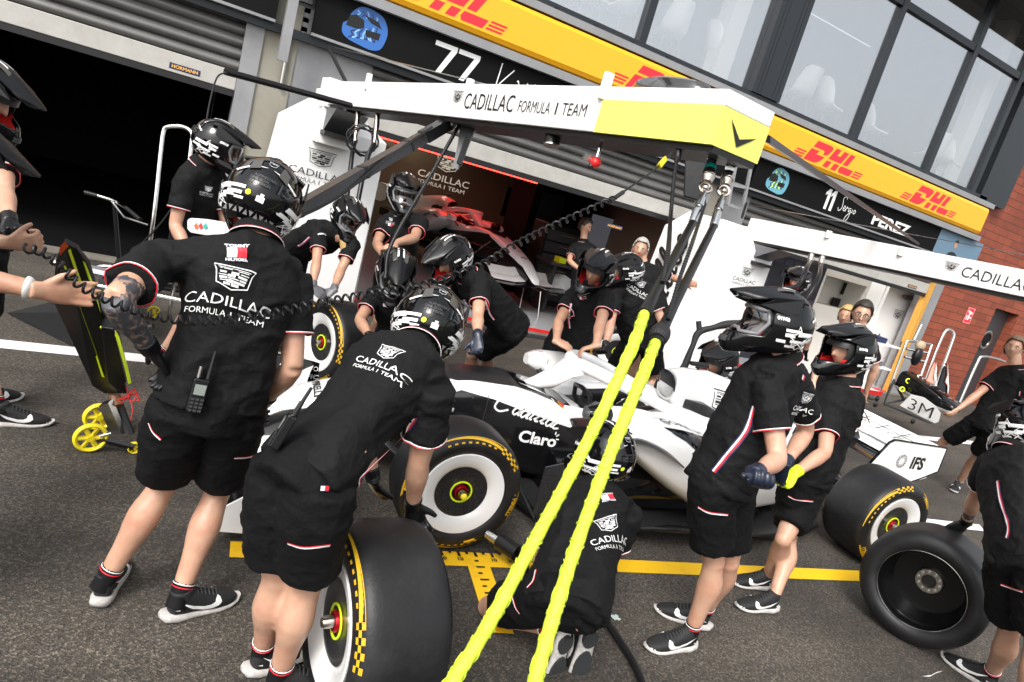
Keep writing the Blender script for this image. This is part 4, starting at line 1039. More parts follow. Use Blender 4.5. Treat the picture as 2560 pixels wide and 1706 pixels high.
    for kx,(wr_,el_,spec,th_,gcol,cu) in defs.items():
        d=(wr_-el_).normalized()
        if spec is None: tip=wr_+d*.15; 
        else: tip=sph(wr_,spec[0],spec[1],.16*s,spec[2])
        sd_=fwd if (spec is None or len(spec)<4) else V(spec[3])
        if gcol is None: hand(b,wr_,tip,sd_,s,cu,th_)
        else: gl.append((wr_,el_,tip,sd_,th_,gcol,cu))
    body=b.build('body',sk,root,smooth=True); remesh(body,vox,3)
    P.body=body
    if tattoo: # inked forearm
        me=body.data; me.materials.append(M['tattoo'])
        for pl in me.polygons:
            c=pl.center
            for (A,B) in tattoo(P):
                ab=B-A; t=(c-A).dot(ab)/ab.dot(ab)
                if -.05<t<1 and (c-(A+ab*t)).length<.1: pl.material_index=1
    if legs:
        for an_,kn_ in ((P.anL,P.knL),(P.anR,P.knR)):
            pass
    # --- gloves
    for wr_,el_,tip,sd_,th_,gcol,cu in gl:
        gm=MB(); hand(gm,wr_,tip,sd_,s,cu,th_,fat=1.12); d=(wr_-el_).normalized(); gm.tube([wr_-d*.055*s,wr_+d*.0],[.034*s,.031*s],n=14)
        go=gm.build('glove',{'black':M['satin'],'lime':M['lime'],'grey':M['grey'],'navy':M['navyglove']}[gcol],root,smooth=True); remesh(go,.005,2)
    # --- shirt
    sh=MB(); hem=.07+hemdrop
    spine=[P.pel-up*hem*s,P.pel+up*.02*s,P.pel+(P.neck-P.pel)*.38,P.pel+(P.neck-P.pel)*.72,P.pel+(P.neck-P.pel)*.92,P.neck+up*.02*s]
    sh.tube(spine,[(.172*s*wid,.125*s*gut),(.168*s*wid,.122*s*gut),(.158*s*wid*gut,.12*s*gut),(.175*s*wid,.128*s),(.15*s,.1*s),(.068*s,.066*s)],n=32,ref=right,sub=4,e=.68)
    sh.tube([P.shL,(P.shL+P.shR)/2+(P.neck-mid)*.45,P.shR],[.067*s,.085*s,.067*s],n=14,sub=3)
    cuffs=[]
    for sh_,el_ in ((P.shL,P.elL),(P.shR,P.elR)):
        d=(el_-sh_); e=sh_+d*sleeve; sh.tube([sh_-d*.05,sh_+d*.3,e],[.068*s,.07*s,.073*s],n=18); cuffs.append((e,d.normalized()))
    so_=sh.build('polo_shirt',M['cloth'],root,smooth=True)
    fd=fold(4.6,.0075,seed)
    remesh(so_,clvox,7,lambda p:fd(p)*min(1,max(0,min([(p-c[0]).length for c in cuffs])/.06)))
    P.shirt=so_; P.bv=bvh_of(so_)
    for c,d in cuffs:
        a=d.orthogonal().normalized(); b2=d.cross(a)
        for off_,mt_,rad in ((-.004,M['txt'],.0024),(.0004,M['signred'],.0022)):
            pts=[]
            for i in range(28):
                q=a*math.cos(i*math.pi/14)+b2*math.sin(i*math.pi/14); h=P.bv.ray_cast(c+d*(-.012*s)+q*.2,-q,.19)
                rr=((h[0]-(c+d*(-.012*s))).length if h[0] is not None else .072*s); pts.append(c+d*off_*s+q*(min(rr,.085*s)-.001))
            MB().tube(pts,rad*s,n=6,closed=True).build('cuff_trim',mt_,so_,smooth=True)
    if collar:
        nd=(P.head-P.neck).normalized(); c0=P.neck+up*.0*s; a=right; b2=nd.cross(a).normalized(); a=b2.cross(nd)
        rs=[];tr=[];tr2=[]
        for k_,(h,rr) in enumerate(((-.012,.088),(.018,.079),(.042,.070),(.044,.065),(.02,.07),(-.012,.078))):
            rs.append([c0+nd*(h*s-.012*s*math.sin(i*2*math.pi/28)*0)+ (a*math.cos(i*2*math.pi/28)*1.05+b2*math.sin(i*2*math.pi/28)*.98)*rr*s for i in range(28)])
        cl=MB().rings(rs,cap=False).build('collar',M['cloth'],so_,smooth=True,angle=50)
        MB().tube([p+nd*.001 for p in [c0-nd*.011*s+(a*math.cos(i*2*math.pi/28)*1.05+b2*math.sin(i*2*math.pi/28)*.98)*.0895*s for i in range(28)]],.0015*s,n=6,closed=True).build('collar_trim',M['txt'],cl,smooth=True)
        MB().tube([c0-nd*.006*s+(a*math.cos(i*2*math.pi/28)*1.05+b2*math.sin(i*2*math.pi/28)*.98)*.0885*s for i in range(28)],.0013*s,n=6,closed=True).build('collar_trim',M['signred'],cl,smooth=True)
    # --- shorts or trousers
    if legs:
        st=MB(); 
        st.tube([P.pel+up*.07*s,P.pel,P.pel-up*.1*s],[(.152*s*hipw,.112*s*gut),(.17*s*hipw,.128*s*gut),(.15*s*hipw,.12*s)],n=22,ref=hr,sub=3)
        for hp,kn_,an_ in ((P.hipL,P.knL,P.anL),(P.hipR,P.knR,P.anR)):
            d=kn_-hp
            if trousers:
                e=an_-kn_; st.tube([hp+up*.03,hp+d*.4,kn_,kn_+e*.4,kn_+e*.93],[.1*s,.096*s,.075*s,.07*s,.058*s],n=18,sub=3)
            else: st.tube([hp+up*.03,hp+d*.25,hp+d*short],[.1*s,.104*s,.098*s],n=20,sub=3)
        P.shorts=st.build('trousers' if trousers else 'shorts',M['shorts'],root,smooth=True)
        fe0=fold(5,.006,seed+4); fe=lambda p:fe0(p)+.005; remesh(P.shorts,clvox,7,fe); P.bs=bvh_of(P.shorts)
        for i,(kn_,an_,to_) in enumerate(((P.knL,P.anL,toL),(P.knR,P.anR,toR))):
            d=(kn_-an_).normalized()
            if to_ is None: toe=an_+V((math.cos(R(yaw)),math.sin(R(yaw)),0))*.2
            elif len(to_)==3 and abs(to_[2])>=1: toe=sph(an_,to_[0],to_[1],.2,to_[2]/abs(to_[2]))
            else: toe=gz(to_[0],to_[1],to_[2] if len(to_)>2 else .03)
            su=None if shoeup is None else shoeup[i]
            shoe(root,an_,toe,su,scale=s)
            if socks and not trousers:
                sk_=MB().tube([an_-d*.04*s,an_+d*.01*s,an_+d*.055*s],[.038*s,.037*s,.0385*s],n=16).build('sock',M['cloth'],root,smooth=True,angle=60)
                a=d.orthogonal().normalized(); b2=d.cross(a)
                for off_,mt_ in ((.048,M['txt']),(.036,M['signred'])):
                    MB().tube([an_+d*off_*s+(a*math.cos(j*math.pi/10)+b2*math.sin(j*math.pi/10))*.0382*s for j in range(20)],.0022*s,n=6,closed=True).build('sock_stripe',mt_,sk_,smooth=True)
    if helm: helmet(root,hd+u_*.004*s+f_*.005,yaw,pitch,roll,goggle,scale=1.06*(s if s<1 else 1.0))
    else: face_details(root,hd,r_,f_,u_,s,M[hair],glasses,earpiece=earpiece)
    P.yaw=yaw; P.fwd=fwd; P.right=right; P.up=up
    return P
# ============================================================ PEOPLE
CREW='pit crew members in black polo shirts'
def backprint(P,c,e,w_,far=.11):
    """shield and team lettering across a shirt back: c centre of crest, e a point to the right of it along the print"""
    root=P.shirt
    q0,n=on_surface(P.bv,*c)
    if q0 is None: return
    q1,_=on_surface(P.bv,*e)
    r1=ray(*e); 
    if q1 is None: q1=EYE+r1*((q0-EYE).dot(n)/n.dot(r1))
    U=(q1-q0); U=U-n*U.dot(n); U.normalize(); Vv=n.cross(U)
    sticker('shirt_lettering',team(w_),M['txt'],q0,U,Vv,P.bv,root,size=1,off=.004,maxd=.02,far=far)
def flag(P,c,e,w_,bv=None,par=None,text=False):
    bv=bv or P.bv; par=par or P.shirt; h=.42*w_
    if text:
        px_sticker('flag_patch',[rect(0,0,1,.92)],M['navy'],bv,c,e,par,w_,.003)
        px_sticker('flag_patch',[xf(text2d('TOMMY',.02,1.5),.17,0,.36),xf(text2d('HILFIGER',.02,1.3),.16,0,-.36)],M['txt'],bv,c,e,par,w_,.0045,size=w_)
    px_sticker('flag_patch',[rect(-.25,0,.5,.5)],M['txt'],bv,c,e,par,w_,.0045,size=w_); px_sticker('flag_patch',[rect(.25,0,.5,.5)],M['signred'],bv,c,e,par,w_,.0045,size=w_)
    if not text: px_sticker('flag_patch',[rect(0,.3,1,.1),rect(0,-.3,1,.1)],M['navy'],bv,c,e,par,w_,.0045,size=w_)
def chestprint(P,c,e,w_):
    px_sticker('shirt_shield',team(1,.55),M['txt'],P.bv,c,e,P.shirt,w_,.004)
TRI=lambda: [M['navy'],M['signred'],M['txt'],M['navy']]
# --- big back at left
A1=person('large crew member seen from behind with a hand on his hip and tattooed arm',(486,918,0,.96),(588,552,1),(602,463,1),(358,602,1),(672,640,1),(262,692,-1),(348,805,1),(672,846,-1),(605,925,1),(378,1110,1),(243,1330,0,.1),(500,1130,1),(412,1370,0,.1),toL=(262,1318),toR=(505,1375),s=1.06,group=CREW,yaw=80,pitch=-22,roll=12,handL=(400,880,1),handR=(580,960,1),gloveL='black',vox=.011,clvox=.009,seed=1,tattoo=lambda P:[(P.elL,P.wrL)],gloveR='black',hipw=.97,wid=1.05,hemdrop=-.05)
backprint(A1,(536,640),(606,662),.275); flag(A1,(545,580),(575,583),.062,text=True)
px_ribbon('pocket_stripe',[(343,972),(352,992),(370,1010)],[.004,.005],[M['signred'],M['txt']],A1.bs,A1.shorts)
px_ribbon('pocket_stripe',[(538,1052),(570,1050),(605,1040)],[.004,.005],[M['signred'],M['txt']],A1.bs,A1.shorts)
flag(A1,(596,940),(604,938),.018,A1.bs,A1.shorts)
# --- bending over the loose wheel
A2=person('crew member bending from behind over the loose wheel in the foreground',(712,1072,2.16),(955,800,1),(985,748,1),(850,805,1),(1000,900,-1),(830,960,1),(858,1105,1),(962,1062,1),(948,1165,1),(638,1325,1),(604,1492,0,.1),(705,1345,1),(642,1548,0,.1),toL=(690,1503),toR=(740,1568),s=1.07,group=CREW,yaw=74,pitch=-28,roll=8,handL=(868,1140,1),handR=(962,1225,1),clvox=.009,seed=2,wid=.88,gut=.88,hipw=.85,hemdrop=-.03,curlL=12,curlR=35)
backprint(A2,(893,812),(935,832),.2,far=.05)
px_ribbon('side_stripe',[(955,960),(925,1010),(880,1060),(830,1095),(825,1115)],[.006,.007,.007],[M['navy'],M['signred'],M['txt']],A2.bv,A2.shirt)
px_ribbon('pocket_stripe',[(662,1248),(700,1258),(758,1252)],[.005,.006],[M['signred'],M['txt']],A2.bs,A2.shorts)
flag(A2,(744,1122),(752,1122),.03,A2.bs,A2.shorts)
px_sticker('sleeve_print',[rect(0,0,1,.35),],M['txt'],A2.bv,(1040,942),(1050,946),A2.shirt,.035)
# --- kneeling with the wheel gun
A3=person('kneeling crew member seen from behind between the yellow hoses and the car',(1306,1368,0,.42),(1372,1122,1),(1388,1042,1),(1270,1178,1),(1442,1180,-1),(1252,1285,1),(1203,1266,1),(1400,1290,1),(1300,1300,1),(1122,1395,1),(1268,1446,0,.16),(1190,1345,1),(1335,1432,0,.2),toL=(1272,1528,.02),toR=(1325,1525,.02),s=1.04,group=CREW,yaw=100,pitch=-12,roll=0,handL=(1180,1282,1),handR=(1250,1290,1),clvox=.009,seed=3,shoeup=[(-.15,.95,.1),(.1,.95,.1)],wid=1.04,short=.66)
backprint(A3,(1397,1205),(1437,1203),.225); flag(A3,(1397,1143),(1410,1143),.055,text=True)
px_ribbon('side_stripe',[(1232,1310),(1226,1335),(1212,1352)],[.005,.005],[M['signred'],M['txt']],A3.bv,A3.shirt)
px_ribbon('pocket_stripe',[(1178,1370),(1185,1395),(1195,1410)],[.004,.004],[M['signred'],M['txt']],A3.bs,A3.shorts)
# --- standing in profile
A4=person('crew member standing in profile with hands together nearest the rear wheel',(1668,1088,3.2),(1797,822,1),(1783,744,-1),(1762,880,-1),(1838,892,1),(1788,1058,-1),(1733,1088,-1),(1852,992,1),(1800,1070,-1),(1640,1292,-1),(1588,1452,0,.1),(1675,1292,1),(1620,1405,0,.1),toL=(1488,1482),toR=(1530,1400),s=1.05,group=CREW,yaw=163,pitch=-4,roll=4,handL=(1758,1140,-1),handR=(1770,1120,1),gloveL='navy',gloveR='navy',goggle=True,clvox=.01,seed=4,gut=1.12,curlL=45)
backprint(A4,(1850,915),(1872,922),.2)
px_ribbon('side_stripe',[(1733,935),(1715,990),(1672,1045),(1640,1085)],[.007,.009,.009,.006],TRI(),A4.bv,A4.shirt)
px_ribbon('pocket_stripe',[(1605,1165),(1630,1178),(1672,1183)],[.005,.006],[M['signred'],M['txt']],A4.bs,A4.shorts)
flag(A4,(1843,868),(1848,872),.04,text=False)
# --- second in profile
A5=person('crew member in profile with a lime glove beside the rear tyre',(1858,1080,4.05),(1942,882,1),(1950,805,-1),(1905,940,-1),(1962,925,1),(1896,1040,-1),(1822,1090,-1),(1945,1000,1),(1880,1060,1),(1812,1238,-1),(1779,1372,0,.1),(1800,1240,1),(1764,1322,0,.1),toL=(1690,1388),toR=(1692,1335),s=1.0,group=CREW,yaw=178,pitch=-6,roll=4,handL=(1783,1132,-1),gloveL='lime',gloveR='lime',clvox=.011,seed=5,gut=1.1,curlL=40,socks=False)
px_ribbon('pocket_stripe',[(1812,1140),(1830,1148),(1868,1152)],[.005,.006],[M['signred'],M['txt']],A5.bs,A5.shorts)
# --- right edge, handling a wheel
A6=person('crew member cut by the right edge with star tattoo leaning on a loose wheel',(2352,1275,0,.95),(2325,1040,1),(2362,985,1),(2272,1068,1),(2395,1075,-1),(2243,1142,1),(2218,1203,1),(2420,1180,1),(2330,1245,1),(2318,1450,1),(2278,1548,0,.1),(2380,1480,1),(2345,1640,0,.1),toL=(2212,1532),toR=(2290,1640),s=1.05,group=CREW,yaw=62,pitch=-20,roll=0,handL=(2158,1232,1),handR=(2292,1290,1),clvox=.01,seed=6,curlL=14,tattoo=lambda P:[(P.elL+(P.wrL-P.elL)*.55,P.elL+(P.wrL-P.elL)*.72)])
px_ribbon('side_stripe',[(2293,1105),(2300,1150),(2318,1210),(2312,1245)],[.006,.007,.008,.005],TRI(),A6.bv,A6.shirt)
px_ribbon('pocket_stripe',[(2300,1343),(2325,1352),(2350,1360)],[.005,.006],[M['signred'],M['txt']],A6.bs,A6.shorts)
# --- walking at right without helmet
A7=person('bareheaded crew member with an earpiece walking past the brick wall',(2272,970,0,.97),(2335,848,-1),(2330,800,-1),(2290,868,1),(2360,880,-1),(2248,905,-1),(2202,940,-1),(2345,948,-1),(2290,995,-1),(2166,1016,-1),(2125,1082,0,.1),(2243,1050,-1),(2203,1108,0,.1),toL=(2100,1096),toR=(2182,1138),s=1.0,group=CREW,yaw=200,pitch=4,helm=False,hair='hairbrown',handL=None,handR=None,gloveL=None,gloveR=None,vox=.01,seed=7,earpiece=True)
chestprint(A7,(2275,845),(2285,848),.1); flag(A7,(2272,862),(2280,864),.05)
px_ribbon('side_stripe',[(2345,900),(2335,940),(2300,975)],[.006,.007,.008,.005],TRI(),A7.bv,A7.shirt)
# --- left edge
A8=person('helmeted crew member looking down at the top left edge by the dark garage',(-62,548,3.6),(-42,300,-1),(-30,208,-1),(-90,330,1),(5,350,-1),(-60,450,1),(-10,520,-1),(10,440,-1),(22,512,-1),(-80,740,-1),(-60,895,0,.1),(-50,760,-1),(-6,938,0,.1),toL=(0,912),toR=(96,965),s=1.06,group=CREW,yaw=-20,pitch=-28,roll=0,gloveL='black',gloveR='black',seed=8,clvox=.014,handR=(40,560,-1))
A9=person('crew member reaching in at the left edge holding the coiled cable with both hands',(-430,880,2.1),(-265,520,1),(-125,345,1),(-250,520,1),(-270,620,-1),(-120,535,1),(18,558,-1),(-140,620,-1),(92,668,-1),None,None,None,None,s=1.05,group=CREW,yaw=10,pitch=-30,gloveL=None,gloveR=None,handL=(125,560,-1,(-.2,-.3,.9)),handR=(215,678,1,(0,.35,.9)),vox=.006,clvox=.014,seed=9,skin='skin2',curlL=62,curlR=8)
# watch
wd=(A9.wrR-A9.elR).normalized(); a=wd.orthogonal().normalized(); b2=wd.cross(a); wc=A9.wrR-wd*.03
W_=MB().tube([wc+(a*math.cos(j*math.pi/14)+b2*math.sin(j*math.pi/14))*.0335 for j in range(28)],[(.0035,.0115)]*28,n=8,closed=True,ref=None); o=W_.build('wristwatch',mat('watch strap',(.62,.62,.6),.5),A9.root,smooth=True)
# --- middle distance
B1=person('helmeted crew member with goggles behind the big back at left before the dark doorway',(447,545,4.9),(465,378,-1),(500,332,-1),(425,415,-1),(505,420,1),(402,520,-1),(440,590,-1),(520,520,1),(520,590,1),None,None,None,None,s=1.04,group=CREW,yaw=-12,pitch=-14,goggle=True,seed=10,clvox=.014)
chestprint(B1,(478,435),(490,438),.11)
B2=person('woman with blond ponytail in helmet and goggles leaning on a standing tyre',(668,575,0,.93),(768,530,-1),(797,493,-1),(733,535,-1),(812,560,-1),(728,600,-1),(718,660,-1),(784,620,-1),(766,668,-1),None,None,None,None,s=.95,group=CREW,yaw=-78,pitch=-26,roll=-14,goggle=True,gloveL='grey',gloveR='grey',trousers=True,seed=11,clvox=.013,handL=(765,700,-1),handR=(714,698,-1),skin='skin2')
MB().tube([B2.head+V((0,.02,-.1)),B2.neck+V((.05,-.12,-.02)),B2.neck+V((.08,-.16,-.16)),B2.neck+V((.08,-.15,-.26))],[(.03,.02),(.03,.02),(.025,.015),(.006,.006)],n=10,sub=4).build('hair',M['hairblond'],B2.root,smooth=True)
px_ribbon('side_stripe',[(712,545),(696,560),(685,566)],[.006,.008,.008,.005],TRI(),B2.bv,B2.shirt)
px_sticker('sleeve_print',[text2d('PIRELLI',.04,1.2)],M['txt'],B2.bv,(741,538),(752,543),B2.shirt,.07)
B3=person('helmeted crew member with goggles standing behind the tyre group with forearms crossed',(910,625,0,.95),(926,495,-1),(928,441,-1),(884,512,1),(966,512,-1),(866,560,-1),(882,588,-1),(952,548,-1),(905,560,-1),None,None,None,None,s=1.02,group=CREW,yaw=-98,pitch=-10,goggle=True,gloveL=None,gloveR=None,seed=12,clvox=.013,handL=(880,556,-1),handR=(905,598,-1),skin='skin2')
chestprint(B3,(899,505),(910,508),.09); flag(B3,(898,517),(905,519),.045)
B4=person('crouching crew member with bowed helmet just right of the standing tyre',(915,768,5.4),(908,672,-1),(909,622,-1),(862,678,1),(952,678,-1),(826,735,-1),(852,778,-1),(985,742,-1),(940,795,-1),(880,800,-1),None,(950,805,-1),None,s=1.0,group=CREW,yaw=-100,pitch=-34,goggle=True,seed=13,clvox=.013,skin='skin2')
flag(B4,(888,702),(896,704),.05)
B5=person('crew member bending with hand hanging by his knee in a striped white helmet',(1166,742,0,.95),(1072,630,-1),(1038,592,-1),(1105,655,-1),(1060,640,1),(1098,727,-1),(1097,775,-1),(1050,700,1),(1042,760,1),(1085,815,-1),(1062,905,0,.1),(1120,812,1),(1105,910,0,.1),s=1.04,group=CREW,yaw=205,pitch=-38,roll=6,seed=14,clvox=.012,gloveL='navy',handL=(1094,828,-1),gut=1.1)
px_ribbon('side_stripe',[(1115,690),(1125,720),(1135,735)],[.006,.008,.006],[M['signred'],M['txt'],M['navy']],B5.bv,B5.shirt)
B6=person('helmeted crew member standing mid picture facing the camera with bare hands hanging',(1313,775,0,.93),(1366,664,-1),(1372,620,-1),(1318,680,1),(1395,688,-1),(1284,738,-1),(1278,785,-1),(1380,742,-1),(1370,795,-1),None,None,None,None,s=1.0,group=CREW,yaw=-142,pitch=-16,roll=-8,gloveL=None,gloveR=None,seed=15,vox=.009,clvox=.012,handL=(1360,822,-1),handR=(1284,815,-1),skin='skin2')
chestprint(B6,(1339,672),(1350,675),.1); flag(B6,(1338,685),(1345,687),.05)
px_ribbon('side_stripe',[(1312,698),(1307,725),(1310,755)],[.008,.009,.009,.004],[M['navy'],M['txt'],M['signred'],M['navy']],B6.bv,B6.shirt)
B7=person('helmeted crew member with his back turned just left of the yellow hoses',(1472,775,0,.9),(1452,650,-1),(1440,620,-1),(1415,672,-1),(1492,668,1),(1403,745,-1),(1390,798,-1),(1522,742,1),(1500,795,1),(1408,855,-1),None,(1505,868,1),None,s=1.08,group=CREW,yaw=165,pitch=-20,seed=16,clvox=.013,gut=1.15,wid=1.1,handL=(1383,822,-1))
backprint(B7,(1470,652),(1485,660),.25)
B8=person('grey haired crew member at the mouth of the middle garage with one arm stretched out',(1505,725,7.3),(1478,612,1),(1471,575,-1),(1452,628,-1),(1515,628,1),(1448,690,-1),(1455,730,-1),(1542,638,1),(1575,648,-1),None,None,None,None,s=1.0,group=CREW,yaw=-130,pitch=6,helm=False,hair='hairgrey',gloveL='lime',gloveR=None,seed=17,clvox=.015,skin='skin2')
B9=person('helmeted crew member crouched behind the engine cover of the car',(1712,965,5.75),(1680,868,-1),(1652,832,-1),(1660,880,1),(1712,888,1),(1665,925,1),(1690,950,-1),(1740,930,1),(1730,965,1),(1680,950,-1),None,(1730,955,1),None,s=1.0,group=CREW,yaw=190,pitch=-14,roll=-10,seed=18,clvox=.015)
B10=person('dark haired man in glasses at the right garage with a black shirt',(1938,880,6.8),(1972,768,-1),(1980,722,-1),(1935,790,-1),(1998,792,1),(1885,820,-1),(1868,880,-1),(2010,850,1),(1990,900,1),None,None,None,None,s=1.04,group=CREW,yaw=-140,pitch=-6,helm=False,hair='hairdark',glasses=True,gloveL=None,gloveR=None,seed=19,clvox=.015)
B11=person('blond man half hidden behind the man in glasses',(1910,850,7.8),(1936,758,1),(1943,726,-1),(1915,775,1),(1960,775,1),(1905,820,-1),(1900,860,-1),(1970,820,1),(1960,860,1),None,None,None,None,s=.97,group=CREW,yaw=-150,pitch=-4,helm=False,hair='hairblond',gloveL=None,gloveR=None,seed=20,clvox=.016,skin='skin2')
B12=person('helmeted crew member under the second gantry by the right garage',(1795,788,7.6),(1822,690,1),(1832,645,-1),(1798,705,-1),(1852,712,1),(1778,760,-1),(1785,810,-1),(1860,770,1),(1850,810,1),None,None,None,None,s=1.0,group=CREW,yaw=-160,pitch=-10,seed=21,clvox=.016)
# ============================================================ WHEELS
SW=[(.236,.020),(.244,.008),(.258,.0),(.278,-.006),(.30,-.004),(.32,.004),(.335,.014),(.346,.03),(.352,.05)]
def sw_y(r):
    for (a,b),(c,d) in zip(SW,SW[1:]):
        if r<=c: return b+(d-b)*(r-a)/(c-a)
    return SW[-1][1]
def polar(parts,r0,a0,size,maxa=.05):
    vs_,fs_=[],[]
    bm=bmesh.new()
    for vs,fs in parts:
        bv=[bm.verts.new((x*size,y*size,0)) for x,y in vs]
        for f in fs:
            try: bm.faces.new([bv[i] for i in f])
            except ValueError: pass
    ee=[e for e in bm.edges if e.calc_length()>.02]
    if ee: bmesh.ops.subdivide_edges(bm,edges=ee,cuts=3)
    bmesh.ops.triangulate(bm,faces=bm.faces)
    for i,v in enumerate(bm.verts):
        v.index=i; a=a0-v.co.x/r0; r=r0+v.co.y; vs_.append(V((r*math.cos(a),sw_y(r)-.0016,r*math.sin(a))))
    fs_=[[v.index for v in f.verts] for f in bm.faces]; bm.free(); return vs_,fs_
def arc(r1,r2,a1,a2,n=24,taper=False):
    vs=[];fs=[]
    for i in range(n+1):
        t=i/n; a=a1+(a2-a1)*t; rr=r1+(r2-r1)*(1-t)*.9 if taper else r1
        for r in (rr,r2): vs.append(V((r*math.cos(a),sw_y(r)-.0016,r*math.sin(a))))
        if i: b=2*i; fs.append((b-2,b,b+1,b-1))
    return vs,fs
_wm={}
def wheel_meshes(W):
    if W in _wm: return _wm[W]
    out={}
    def keep(k,mb,mt,smooth=True,angle=40):
        q=mb.build(k,mt,smooth=smooth,angle=angle); out[k]=q.data; bpy.data.objects.remove(q)
    tread=[(.05,.352),(.075,.3545)]+[(.075+(W-.15)*i/4,.355+.001*math.sin(math.pi*i/4)) for i in range(1,4)]+[(W-.075,.3545),(W-.05,.352)]
    prof=[(b,a) for a,b in SW]+tread[1:-1]+[(W-b,a) for a,b in SW[::-1]]
    keep('tyre',MB().lathe(prof,n=96),M['rubber'],angle=60)
    Yw=MB()
    for k in (0,math.pi):
        Yw.add(*arc(.316,.338,R(105)+k,R(38)+k,30,True))
        for i in range(9):
            a=R(98-7*i)+k; 
            if i<8: Yw.add(*arc(.306,.315,a,a-R(3.2),3))
        for i in range(7):
            for j in range(3):
                if (i+j)%2: continue
                r=.305+j*.011; a=R(38-4*i)+k; Yw.add(*arc(r,r+.011,a,a-R(4),3))
        Yw.add(*polar([text2d('PIRELLI',.045,.95)],.312,R(-32)+k,.030)); Yw.add(*arc(.3285,.332,R(-17)+k,R(-47)+k,20)); Yw.add(*arc(.333,.3365,R(-17)+k,R(-47)+k,20))
        Yw.add(*arc(.333,.337,R(-15)+k,R(-17.2)+k,3)); Yw.add(*arc(.303,.337,R(-17)+k,R(-18.4)+k,3))
    keep('tyre_marking',Yw,M['tyreyellow'],False)
    keep('barcode_label',MB().add(*arc(.288,.303,R(-96),R(-84),6)),M['yellow'],False)
    keep('rim',MB().lathe([(.022,.237),(.05,.229),(W-.05,.229),(W-.022,.237),(W-.015,.246),(W-.02,.240),(W-.05,.222),(W-.1,.217),(.12,.2),(.11,.06),(.10,.055)],n=64),M['rimblack'])
    keep('rim_edge',MB().tube([(.238*math.cos(i*math.pi/36),W-.012,.238*math.sin(i*math.pi/36)) for i in range(72)],.0018,n=6,closed=True),M['steel'])
    keep('cover_ring',MB().lathe([(.018,.2365),(.004,.240),(.0,.236),(.003,.21),(.012,.178),(.024,.155),(.03,.150),(.05,.149)],n=72),M['carwhite'])
    keep('cover_disc',MB().lathe([(.032,.152),(.034,.07),(.045,.045),(.08,.045)],n=64),M['carbon'])
    keep('lime_ring',MB().lathe([(.033,.064),(.028,.063),(.028,.055),(.033,.054)],n=48),M['lime'])
    keep('wheel_nut',MB().lathe([(.06,.042),(.03,.040),(.02,.036),(.018,.03),(.03,.027)],n=24),M['nutred'],angle=25)
    keep('spigot',MB().lathe([(.03,.026),(-.01,.022),(-.02,.018),(-.022,.0001)],n=24),M['brass'])
    keep('nut_ball',MB().ball((0,-.02,0),.019,n=10),M['wheelyellow'])
    # hub seen from the inner side
    hb=MB().lathe([(.11,.078),(.135,.078),(.14,.074),(.14,.042),(.13,.036),(.12,.034)],n=40)
    keep('hub_flange',hb,mat('hub metal',(.3,.28,.24),.35,.9),angle=30)
    hb=MB()
    for i in range(10):
        a=i*math.pi/5; hb.lathe([(.14,.008),(.148,.008),(.148,.0001)],n=8,c=(.06*math.cos(a),0,.06*math.sin(a)))
    keep('hub_bolt',hb,M['chrome'],False)
    _wm[W]=out; return out
# inner rim needs the hub facing +Y: mirror the lathe
def add_wheel(parent,W,loc,out_dir,spin=0,face='cover',as_part=True,label=None,group=None,lean=None):
    ms=wheel_meshes(W); o_=V(out_dir).normalized(); z=V((0,0,1)) if lean is None else V(lean); x=z.cross(o_).normalized(); z=o_.cross(x).normalized(); y=-o_
    m3=Matrix(((x.x,y.x,z.x),(x.y,y.y,z.y),(x.z,y.z,z.z)))@Matrix.Rotation(R(spin),3,'Y')
    if parent is None:
        root=bpy.data.objects.new('wheel',None); COL.objects.link(root); root.location=V(loc); root.rotation_euler=m3.to_euler(); tag(root,label,'wheel',group)
        ty=bpy.data.objects.new('tyre',ms['tyre']); COL.objects.link(ty); ty.parent=root; base=root
    else:
        ty=bpy.data.objects.new('wheel',ms['tyre']); COL.objects.link(ty); ty.parent=parent; ty.matrix_parent_inverse=parent_world(parent).inverted(); ty.location=V(loc); ty.rotation_euler=m3.to_euler(); base=ty
    def sub(k,par=None):
        c=bpy.data.objects.new(k,ms[k]); COL.objects.link(c); c.parent=par or base; return c
    tm=sub('tyre_marking',ty if parent is None else None); sub('barcode_label',ty if parent is None else None); rim=sub('rim'); sub('rim_edge',rim if parent is None else None)
    if face in('cover','open'):
        sub('cover_ring'); sub('cover_disc'); sub('lime_ring'); sub('wheel_nut'); sub('spigot')
        if face=='cover': sub('nut_ball')
    if face=='hub': 
        for k_ in ('hub_flange','hub_bolt'): sub(k_)
        dk=MB().lathe([(.118,.0001),(.118,.06)],n=48).build('rim_face',M['black'],smooth=True); dk.parent=base
    return base
